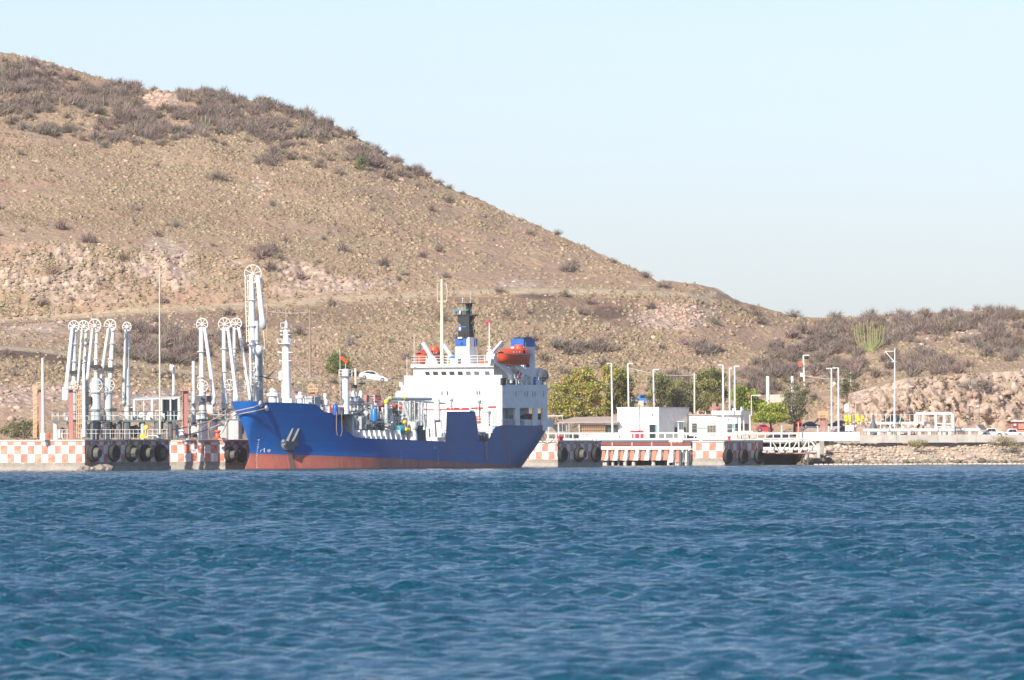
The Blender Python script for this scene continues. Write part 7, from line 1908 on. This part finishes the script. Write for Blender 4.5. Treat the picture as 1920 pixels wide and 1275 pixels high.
car('parked_car', 'dark green car parked behind the white pipe rack', 1660, 1697, 802, 781.5, 1341, 'dkgreen', [(0, .25), (.01, .6), (.1, .7), (.25, .96), (.5, 1.0), (.75, .93), (.88, .68), (1, .55), (1, .2), (.9, .14), (.1, .14)], 0, (.2, .8), glass=[[(.15, .70), (.28, .92), (.48, .94), (.48, .70)], [(.51, .70), (.51, .94), (.72, .9), (.82, .70)]])
car('parked_car', 'crimson car half hidden under the bright green tree', 1418, 1452, 812, 797, 1341, 'redpanel', SEDAN, 0, (.2, .8), glass=SW)
car('parked_car', 'dark blue car in the shade left of the red lattice tower', 1504, 1540, 806, 792, 1344, 'navy', SEDAN, 0, (.2, .8), glass=SW)
car('parked_car', 'navy car between the lamp posts beside the rock cut', 1552, 1590, 803, 790, 1346, 'navy', [(1 - u, v) for u, v in SEDAN][::-1], 0, (.2, .8), glass=[[(1 - u, v) for u, v in w][::-1] for w in SW])
t = bth('reddish_stall', 'red-roofed stall under the grey-green tree', 'stall', 1497, 1343, 815); m = wmb(1497, 815, 1343); m.hexa([WP(1488, 797, 1342), WP(1505, 797, 1342), WP(1505, 797, 1345), WP(1488, 797, 1345), WP(1492, 790, 1343), WP(1501, 790, 1343), WP(1501, 790, 1344), WP(1492, 790, 1344)]); m.build('roof', M['redpanel'], t)
m = wmb(1497, 815, 1343); wbox(m, 1490, 1503, 797, 815, 1342.5, 2); m.build('wall', M['oldred2'], t)
# box trailer
t = bth('box_trailer', 'small white box trailer above the white parapet wall', 'trailer', 1593, 1328, 816); m = wmb(1593, 816, 1328); wbox(m, 1585, 1600.5, 799.5, 811, 1328, 1.6); m.build('box', M['white'], t)
for x_ in (1588, 1595): m = wmb(1593, 816, 1328); m.lathe([(.2, -.1), (.26, 0), (.2, .1)], WP(x_, 813.5, 1327.9), axis=(0, 1, 0), n=12); m.build('wheel', M['rubber'], t)
m = wmb(1593, 816, 1328); wbox(m, 1576, 1600, 811, 812.3, 1328, 1.2); m.build('drawbar', M['dgrey'], t)
# dark tarpaulin cone and benches near gatehouse
t = bth('tarpaulin_cone', 'dark bottle-shaped tarpaulin cone behind the pipes', 'cover', 1638, 1330, 816); m = wmb(1638, 816, 1330); m.lathe([(.66, WZ(816, 1330)), (.6, WZ(806, 1330)), (.42, WZ(797, 1330)), (.2, WZ(792, 1330)), (.13, WZ(782, 1330)), (.16, WZ(779.5, 1330))], (WX(1637.5, 1330), 1330, 0), n=12); m.build('cover', M['dgrey'], t, True)
# salmon red building at the right edge
t = bth('salmon_building', 'salmon building with a dark window at the right edge', 'building', 1898, 1343, 822); m = wmb(1898, 822, 1343); wbox(m, 1899, 1990, 794, 824, 1343, 6); m.build('wall', M['salmon'], t)
m = wmb(1898, 822, 1343); wbox(m, 1896, 1995, 791.5, 794, 1342.6, 7); m.build('roof', M['lgrey'], t); m = wmb(1898, 822, 1343); wbox(m, 1899, 1909, 796, 806.5, 1342.9, .1); m.build('window', M['oldred2'], t)
m = wmb(1898, 822, 1343); wbox(m, 1901, 1905.5, 798, 801.5, 1342.8, .08); m.build('white_notice', M['white'], t)
m = wmb(1898, 822, 1343); wbox(m, 1899, 1990, 807, 808, 1342.8, .12); m.build('wall_ledge', M['oldred'], t)
# solar panel
t = bth('solar_panel', 'tilted dark solar panel above the white pickup', 'solar panel', 1842, 1334, 824); m = wmb(1842, 824, 1334); m.hexa([WP(1838, 808, 1333), WP(1850, 808, 1333), WP(1850, 808.5, 1333.1), WP(1838, 808.5, 1333.1), WP(1832, 799, 1335), WP(1844, 799, 1335), WP(1844, 799.6, 1335.1), WP(1832, 799.6, 1335.1)]); m.build('panel', M['dgrey'], t)
m = wmb(1842, 824, 1334); wt(m, (1836, 825, 1334.5), (1836, 744, 1334.5), .07, .05, 6); m.build('post', M['dgrey'], t)
m = wmb(1842, 824, 1334); wbox(m, 1831, 1835.5, 763.5, 765.5, 1334, .3); m.build('post_lamp', M['white'], t)
t = bth('dark_bracket_lamp', 'dark bracket lamp on a short pole before the cliff', 'street lamp', 1818, 1336, 790); m = wmb(1818, 790, 1336); wt(m, (1818, 800, 1336), (1818, 764, 1336), .12, n=6); m.build('post', M['dgrey'], t); m = wmb(1818, 790, 1336); wbox(m, 1818, 1823, 764, 766, 1336, .2); m.build('lamp_head', M['dgrey'], t)

# ------------------------------------------------------------------ pipework of the right-hand terminal
Yp = 1330
def pr(pts, r, mat, name, t, o0, n=10):
    m = MB(False, WP(*o0)); P = [WP(*q) for q in pts]
    for a, b in zip(P[:-1], P[1:]): m.tube(a, b, r, r, n)
    for q in P[1:-1]: m.ball(q, r * 1.01, n=7)
    return m.build(name, M[mat], t, True)
o0 = (1715, 822, Yp); t = wthing('pipe_arch', 'large white pipe arch standing above the grey wall', 'pipework', *o0)
pr([(1716.5, 800, Yp + 1), (1716.5, 781.5, Yp + 1), (1720, 778.5, Yp + 1), (1783, 778.5, Yp + 1), (1787, 782, Yp + 1), (1787.5, 805, Yp + 1)], .24, 'white', 'arch_pipe', t, o0, 12)
for px, y1, r in ((1731, 800, .12), (1755, 812, .2), (1771, 820, .26), (1720.5, 800, .12)): pr([(px, 779, Yp + 1), (px, y1, Yp + 1)], r, 'white', 'down_pipe', t, o0)
for y in (797, 803): pr([(1755, y, Yp + 1), (1788, y + 1, Yp + 1)], .1, 'white', 'cross_pipe', t, o0)
t = wthing('main_pipeline', 'long grey-white pipeline lying along the wall top', 'pipeline', 1620, 812, 1326); oo = (1620, 812, 1326)
for a, b in ((1618, 1666), (1667, 1708), (1709, 1757), (1758, 1806), (1807, 1838)): pr([(a, 809.5, 1326), (b, 809.8, 1326)], .30, 'lgrey', 'pipe_length', t, oo, 12)
for px in range(1626, 1836, 19): m = MB(False, WP(*oo)); wbox(m, px, px + 5, 812.5, 818, 1325.7, .7); m.build('saddle', M['whitewall'], t)
for px in (1666.5, 1708.5, 1757.5, 1806.5): m = MB(False, WP(*oo)); m.lathe([(.42, -.12), (.42, .12)], WP(px, 809.6, 1326), axis=(1, 0, 0), n=14); m.build('flange', M['grey'], t)
t = wthing('pipe_rack', 'white pipe rack with railing posts behind the signal mast', 'pipework', 1600, 816, 1333); oo = (1600, 816, 1333)
m = MB(False, WP(*oo)); wbox(m, 1598, 1746, 793.5, 798, 1333, .8); m.build('beam', M['white'], t)
for k in range(17): m = MB(False, WP(*oo)); px = 1598 + k * 9.0; wt(m, (px, 794, 1333), (px, 779.5, 1333), .045, n=5); m.build('rail_post', M['white_dirty'], t)
m = MB(False, WP(*oo)); wt(m, (1598, 780, 1333), (1712, 780, 1333), .03, n=4); m.build('rail', M['white_dirty'], t)
for px in (1602, 1622, 1650, 1668, 1690, 1711, 1735): m = MB(False, WP(*oo)); wbox(m, px, px + 2, 798, 816, 1333, .3); m.build('rack_leg', M['white_dirty'], t)
for px in (1677, 1685): m = MB(False, WP(*oo)); wt(m, (px, 797, 1332.7), (px + 6, 781, 1332.7), .05, n=4); m.build('stair_stringer', M['lgrey'], t)
rp = random.Random(31)
def gate_valve(px, y, Y, mat, sc, label):
    t = wthing('gate_valve', label, 'valve', px, y + 8, Y); o0 = (px, y + 8, Y)
    m = MB(False, WP(*o0)); m.lathe([(.42 * sc, -.16), (.5 * sc, 0), (.42 * sc, .16)], WP(px, y, Y), axis=(.2, 1, 0), n=12); m.build('hand_wheel', M[mat], t, True)
    m = MB(False, WP(*o0)); wt(m, (px, y + 9, Y + .3), (px, y, Y + .3), .09, n=6); m.lathe([(.3 * sc, 0), (.34 * sc, .3)], WP(px, y + 9, Y + .3), n=10); m.build('body', M[mat], t, True)
for px, y, mt, l in ((1586.5, 783.5, 'yellow', 'upper left of four clustered yellow valves'), (1594.5, 783.5, 'yellow', 'upper right of four clustered yellow valves'), (1587, 789.5, 'yellow', 'lower left of four clustered yellow valves'), (1595, 790, 'yellow', 'lower right of four clustered yellow valves'), (1608, 783, 'yellow', 'yellow valve next to the four clustered ones'), (1610, 788.5, 'yellow', 'yellow valve with an orange body behind the rack rail'), (1617.5, 785, 'yellow', 'narrow yellow valve between two rail posts'), (1624.5, 789, 'ocher', 'orange-yellow valve left of the dark cone'),
                     (1715, 795, 'ocher', 'large orange valve at the foot of the pipe arch'), (1722, 800, 'navy', 'dark blue valve beside the large orange one'), (1741, 801, 'ocher', 'orange valve in the middle of the pipe arch'), (1760, 800, 'oldred', 'dull red valve under the pipe arch')):
    gate_valve(px, y, 1331.5, mt, .6, l)
for k in range(30):
    px = rp.uniform(1602, 1795); y = rp.uniform(798, 806); mt = rp.choice(['oldred', 'grey', 'dgrey', 'lgrey', 'white_dirty', 'ocher'])
    t_ = wthing('pipe_fitting', 'small valve or fitting in the pipework above the grey wall', 'fitting', px, 812, 1329 + rp.uniform(0, 3), 'small fittings of the shore pipework'); Yq = t_.location.y
    m = MB(False, t_.location); wt(m, (px, 816, Yq), (px, y, Yq), rp.uniform(.05, .14), n=6)
    m.build('stem', M[mt], t_); m = MB(False, t_.location); m.lathe([(.1, -.15), (.24, -.1), (.24, .1), (.1, .15)], WP(px, y + 3, Yq), axis=(1, 0, 0), n=9); m.build('body', M[mt], t_)
t = wthing('orange_a_frame', 'orange A-frame right of the pipe arch', 'frame', 1797, 812, 1334); m = wmb(1797, 812, 1334); wt(m, (1791, 806, 1334), (1797, 786, 1334), .12, n=5); m.build('strut', M['ocher'], t); m = wmb(1797, 812, 1334); wt(m, (1806, 806, 1334), (1798, 786, 1334), .1, n=5); m.build('strut', M['ocher'], t)
t = wthing('tilted_grating', 'dark tilted grating frame right of the pipe arch', 'grating', 1798, 818, 1325)
m = wmb(1798, 818, 1325); m.path([WP(1791, 818, 1325), WP(1791, 805, 1325), WP(1800, 805, 1325), WP(1807, 818, 1325)], .1, 5); m.build('frame', M['dgrey'], t); m = wmb(1798, 818, 1325)
for k in range(5): wt(m, (1793 + 2 * k, 817, 1325), (1793 + 1.6 * k, 806, 1325), .04, n=4)
o = m.build('bars', M['dgrey'], t); o['kind'] = 'stuff'
t = wthing('round_sign', 'oval white disc sign on a thin pole before the rock cut', 'sign', 1587, 795, 1338); m = wmb(1587, 795, 1338); m.lathe([(.50, -.04), (.50, .04)], (0, 0, 0), axis=(0, 1, 0), n=18)
m.v = [(x_ * .8 , y_, z_ * 1.3 + (WZ(767, 1338) - WZ(795, 1338)) - (0)) if True else None for x_, y_, z_ in [(a + WX(1587, 1338), b + 1338, c_ + WZ(795, 1338)) for a, b, c_ in m.v]]; m.build('disc', M['white'], t, True)
m = wmb(1587, 795, 1338); wt(m, (1592, 795, 1338), (1592, 755, 1338), .05, n=5); m.build('post', M['lgrey'], t); m = wmb(1587, 795, 1338); wt(m, (1604.5, 795, 1338), (1604.5, 752, 1338), .05, n=5); m.build('second_post', M['lgrey'], t)
# lattice tower with orange cage
t = wthing('lattice_tower', 'short rusty red lattice tower with an orange caged top', 'tower', 1543, 814, 1331); c3 = WP(1543, 814, 1331)
for dx in (-4.5, 4.5):
    for d in (0, 1.0): m = wmb(1543, 814, 1331); wt(m, (1543 + dx, 815, 1331 + d), (1543 + dx * .85, 785, 1331 + d), .1, n=5); m.build('leg', M['oldred'], t)
for k in range(9): m = wmb(1543, 814, 1331); a = 785 + k * 3.3; s_g = 1 if k % 2 else -1; wt(m, (1543 - 4.3 * s_g, a, 1331), (1543 + 4.3 * s_g, a + 3.3, 1331), .06, n=4); wt(m, (1538.6, a, 1331), (1547.4, a, 1331), .06, n=4); m.build('brace', M['oldred'], t)
m = wmb(1543, 814, 1331); wbox(m, 1533, 1553, 784, 785.6, 1330.4, 2); m.build('platform', M['ocher'], t)
for k in range(8): m = wmb(1543, 814, 1331); wbox(m, 1533.5 + k * 2.6, 1534.7 + k * 2.6, 772.5, 785, 1330.4, .08); m.build('cage_bar', M['ocher'], t)
for y in (772.5, 778.5): m = wmb(1543, 814, 1331); wbox(m, 1533, 1553, y, y + 1.2, 1330.35, .08); m.build('cage_rail', M['ocher'], t)
m = wmb(1543, 814, 1331); wbox(m, 1540, 1546, 768, 784, 1331, .6); m.ball(WP(1549, 770.5, 1331), .16, n=6); m.build('monitor', M['oldred'], t)
# chain-link fence on the white parapet, orange stake
t = wthing('chain_link_fence', 'chain-link fence on top of the white parapet wall', 'fence', 1498, 813, 1322.3)
m = wmb(1498, 813, 1322.3)
for k in range(30): wt(m, (1499 + k * 2.5, 813, 1322.3), (1499 + k * 2.5, 801.5, 1322.3), .015, n=3)
for k in range(4): wt(m, (1499, 802 + 3.5 * k, 1322.3), (1573, 802 + 3.5 * k, 1322.3), .018, n=3)
o = m.build('mesh', M['lgrey'], t); o['kind'] = 'stuff'
for x_ in (1533.5, 1554, 1572): m = wmb(1498, 813, 1322.3); wt(m, (x_, 814, 1322.3), (x_, 800.5, 1322.3), .09, n=5); m.build('post', M['white'], t)
pole('orange and white striped stake at the end of the white parapet', 1497, 794, 822, 1321, .08, 'ocher', .08, 'marker stake')
pole('short white post on the walkway before the low green tree', 1466, 800, 824, 1316, .1, 'white', .1, 'marker post')
# orange stacked tubs behind the walkway
t = wthing('orange_barriers', 'row of orange and white plastic barriers behind the walkway', 'barriers', 1395, 826, 1319)
for k in range(7): m = wmb(1395, 826, 1319); wbox(m, 1384 + k * 5, 1388 + k * 5, 817.5, 824, 1319, .6); m.build('barrier', M['ocher' if k % 2 == 0 else 'cream'], t)
for a, b, l in ((1287, 1301, 'dark tyre stack seen through the walkway rail left of the gatehouse'),):
    t = wthing('tyre_stack', l, 'tyres', a, 826, 1320); m = wmb(a, 826, 1320)
    for k in range(3):
        m = wmb(a, 826, 1320); q = WP(a + 4 + k * 5, 821, 1320); m.lathe([(.22, -.15), (.45, -.13), (.45, .13), (.22, .15)], q, axis=(.1, 0, 1), n=12); m.build('tyre', M['rubber'], t, True)
# pale sacks on the trestle end
for i, (px, l) in enumerate(((1260, 'pale sack on the walkway edge next to the sentry booth'), (1267, 'pale sack with a knot in front of the sentry booth'), (1276, 'pale heap right below the sentry booth'))):
    q = WP(px, 829, 1311); m = MB(False, q); m.ball(q, .42, 1.2, .8, .62, 8); m.ball(q + Vector((.1, 0, .3)), .2, 1, .8, .8, 6); o = m.build('sack', M['cream'], None, True); o.location = q; tag(o, l, 'sack')
# monitor towers seen over the foredeck
for px, y, mt, l in ((587, 737, 'ocher', 'ochre caged platform seen above the foredeck'), (560, 736, 'dgrey', 'dark caged platform seen just right of the foremast')):
    t = wthing('caged_platform', l, 'platform', px, 778, 1255); nm = lambda: wmb(px, 778, 1255)
    m = nm(); wbox(m, px - 9, px + 9, y - 4, y - 2.8, 1255, 1.4); m.build('deck', M[mt], t)
    for k in range(6): m = nm(); wt(m, (px - 9 + 3.6 * k, y - 3, 1255), (px - 9 + 3.6 * k, y - 17, 1255), .05, n=4); m.build('cage_bar', M[mt], t)
    for yy in (y - 17, y - 10): m = nm(); wt(m, (px - 9, yy, 1255), (px + 9, yy, 1255), .055, n=4); m.build('cage_rail', M[mt], t)
    m = nm(); wbox(m, px - 5, px + 4, y - 3, y + 4, 1255.3, .8); m.build('monitor_body', M['oldred'], t); m = nm(); wt(m, (px - 3, y + 4, 1255.5), (px - 3, 790, 1255.5), .2, n=7); m.build('column', M['oldred' if mt == 'ocher' else 'grey'], t)
# grey house roof seen behind the pipe plant
t = wthing('pipe_bridge', 'grey caged tank top behind the cargo pipes', 'tank', 750, 775, 1262); m = wmb(750, 775, 1262); m.lathe([(.8, WZ(752, 1262)), (.8, WZ(737, 1262)), (.5, WZ(732, 1262)), (.05, WZ(731, 1262))], (WX(751, 1262), 1262, 0), n=14); m.build('tank', M['grey'], t, True)

# ------------------------------------------------------------------ the bird in flight by the bow
Yv = 1150; q = WP(499, 706, Yv); B = thing('seabird', 'dark long-winged seabird gliding above the bow', 'bird', q)
m = MB(False, q)
m.lathe([(.02, -.48), (.09, -.36), (.13, -.1), (.12, .1), (.07, .3), (.09, .42), (.05, .52), (.02, .62), (.015, .85)], WP(503, 707.5, Yv), axis=(.75, -.5, -.12), n=8); m.build('body', M['birdfeather'], B, True)
def wing(pts, lab):
    m = MB(False, q); vs = []; fs = []
    for (px, py, ch) in pts:
        a = WP(px, py, Yv); vs += [a + Vector((ch * .5, -.25 * ch, .03)), a + Vector((0, 0, .05)), a + Vector((-ch * .5, .3 * ch, -.02)), a + Vector((0, 0, -.0))]
    for i in range(len(pts) - 1):
        for j in range(4): fs.append((i * 4 + j, i * 4 + (j + 1) % 4, i * 4 + 4 + (j + 1) % 4, i * 4 + 4 + j))
    fs += [(0, 1, 2, 3), tuple(len(vs) - 4 + k for k in range(4))]
    m.add(vs, fs); m.build('wing', M['birdfeather'], B, True)
wing([(502, 706.5, .42), (497, 705.5, .40), (491, 698.5 + 6, .34), (485, 696 + 7.5, .22), (480, 704, .06)], 'l')
wing([(503, 706, .42), (507, 700.5, .38), (510, 694 + 4, .3), (513, 690 + 4.5, .2), (517, 692, .05)], 'r')
# ------------------------------------------------------------------ air between the shore and the eye
mb = MB(); mb.box(-900, 900, -30, 2500, -9, 118)
hz = mb.build('haze', [], None)
m = bpy.data.materials.new('haze'); m.use_nodes = True; t = m.node_tree; t.nodes.clear()
o_ = t.nodes.new('ShaderNodeOutputMaterial'); v_ = t.nodes.new('ShaderNodeVolumePrincipled')
v_.inputs['Density'].default_value = 4e-5; v_.inputs['Color'].default_value = (.96, .96, .92, 1)
t.links.new(v_.outputs[0], o_.inputs['Volume'])
hz.data.materials.append(m); kind(hz, 'stuff')
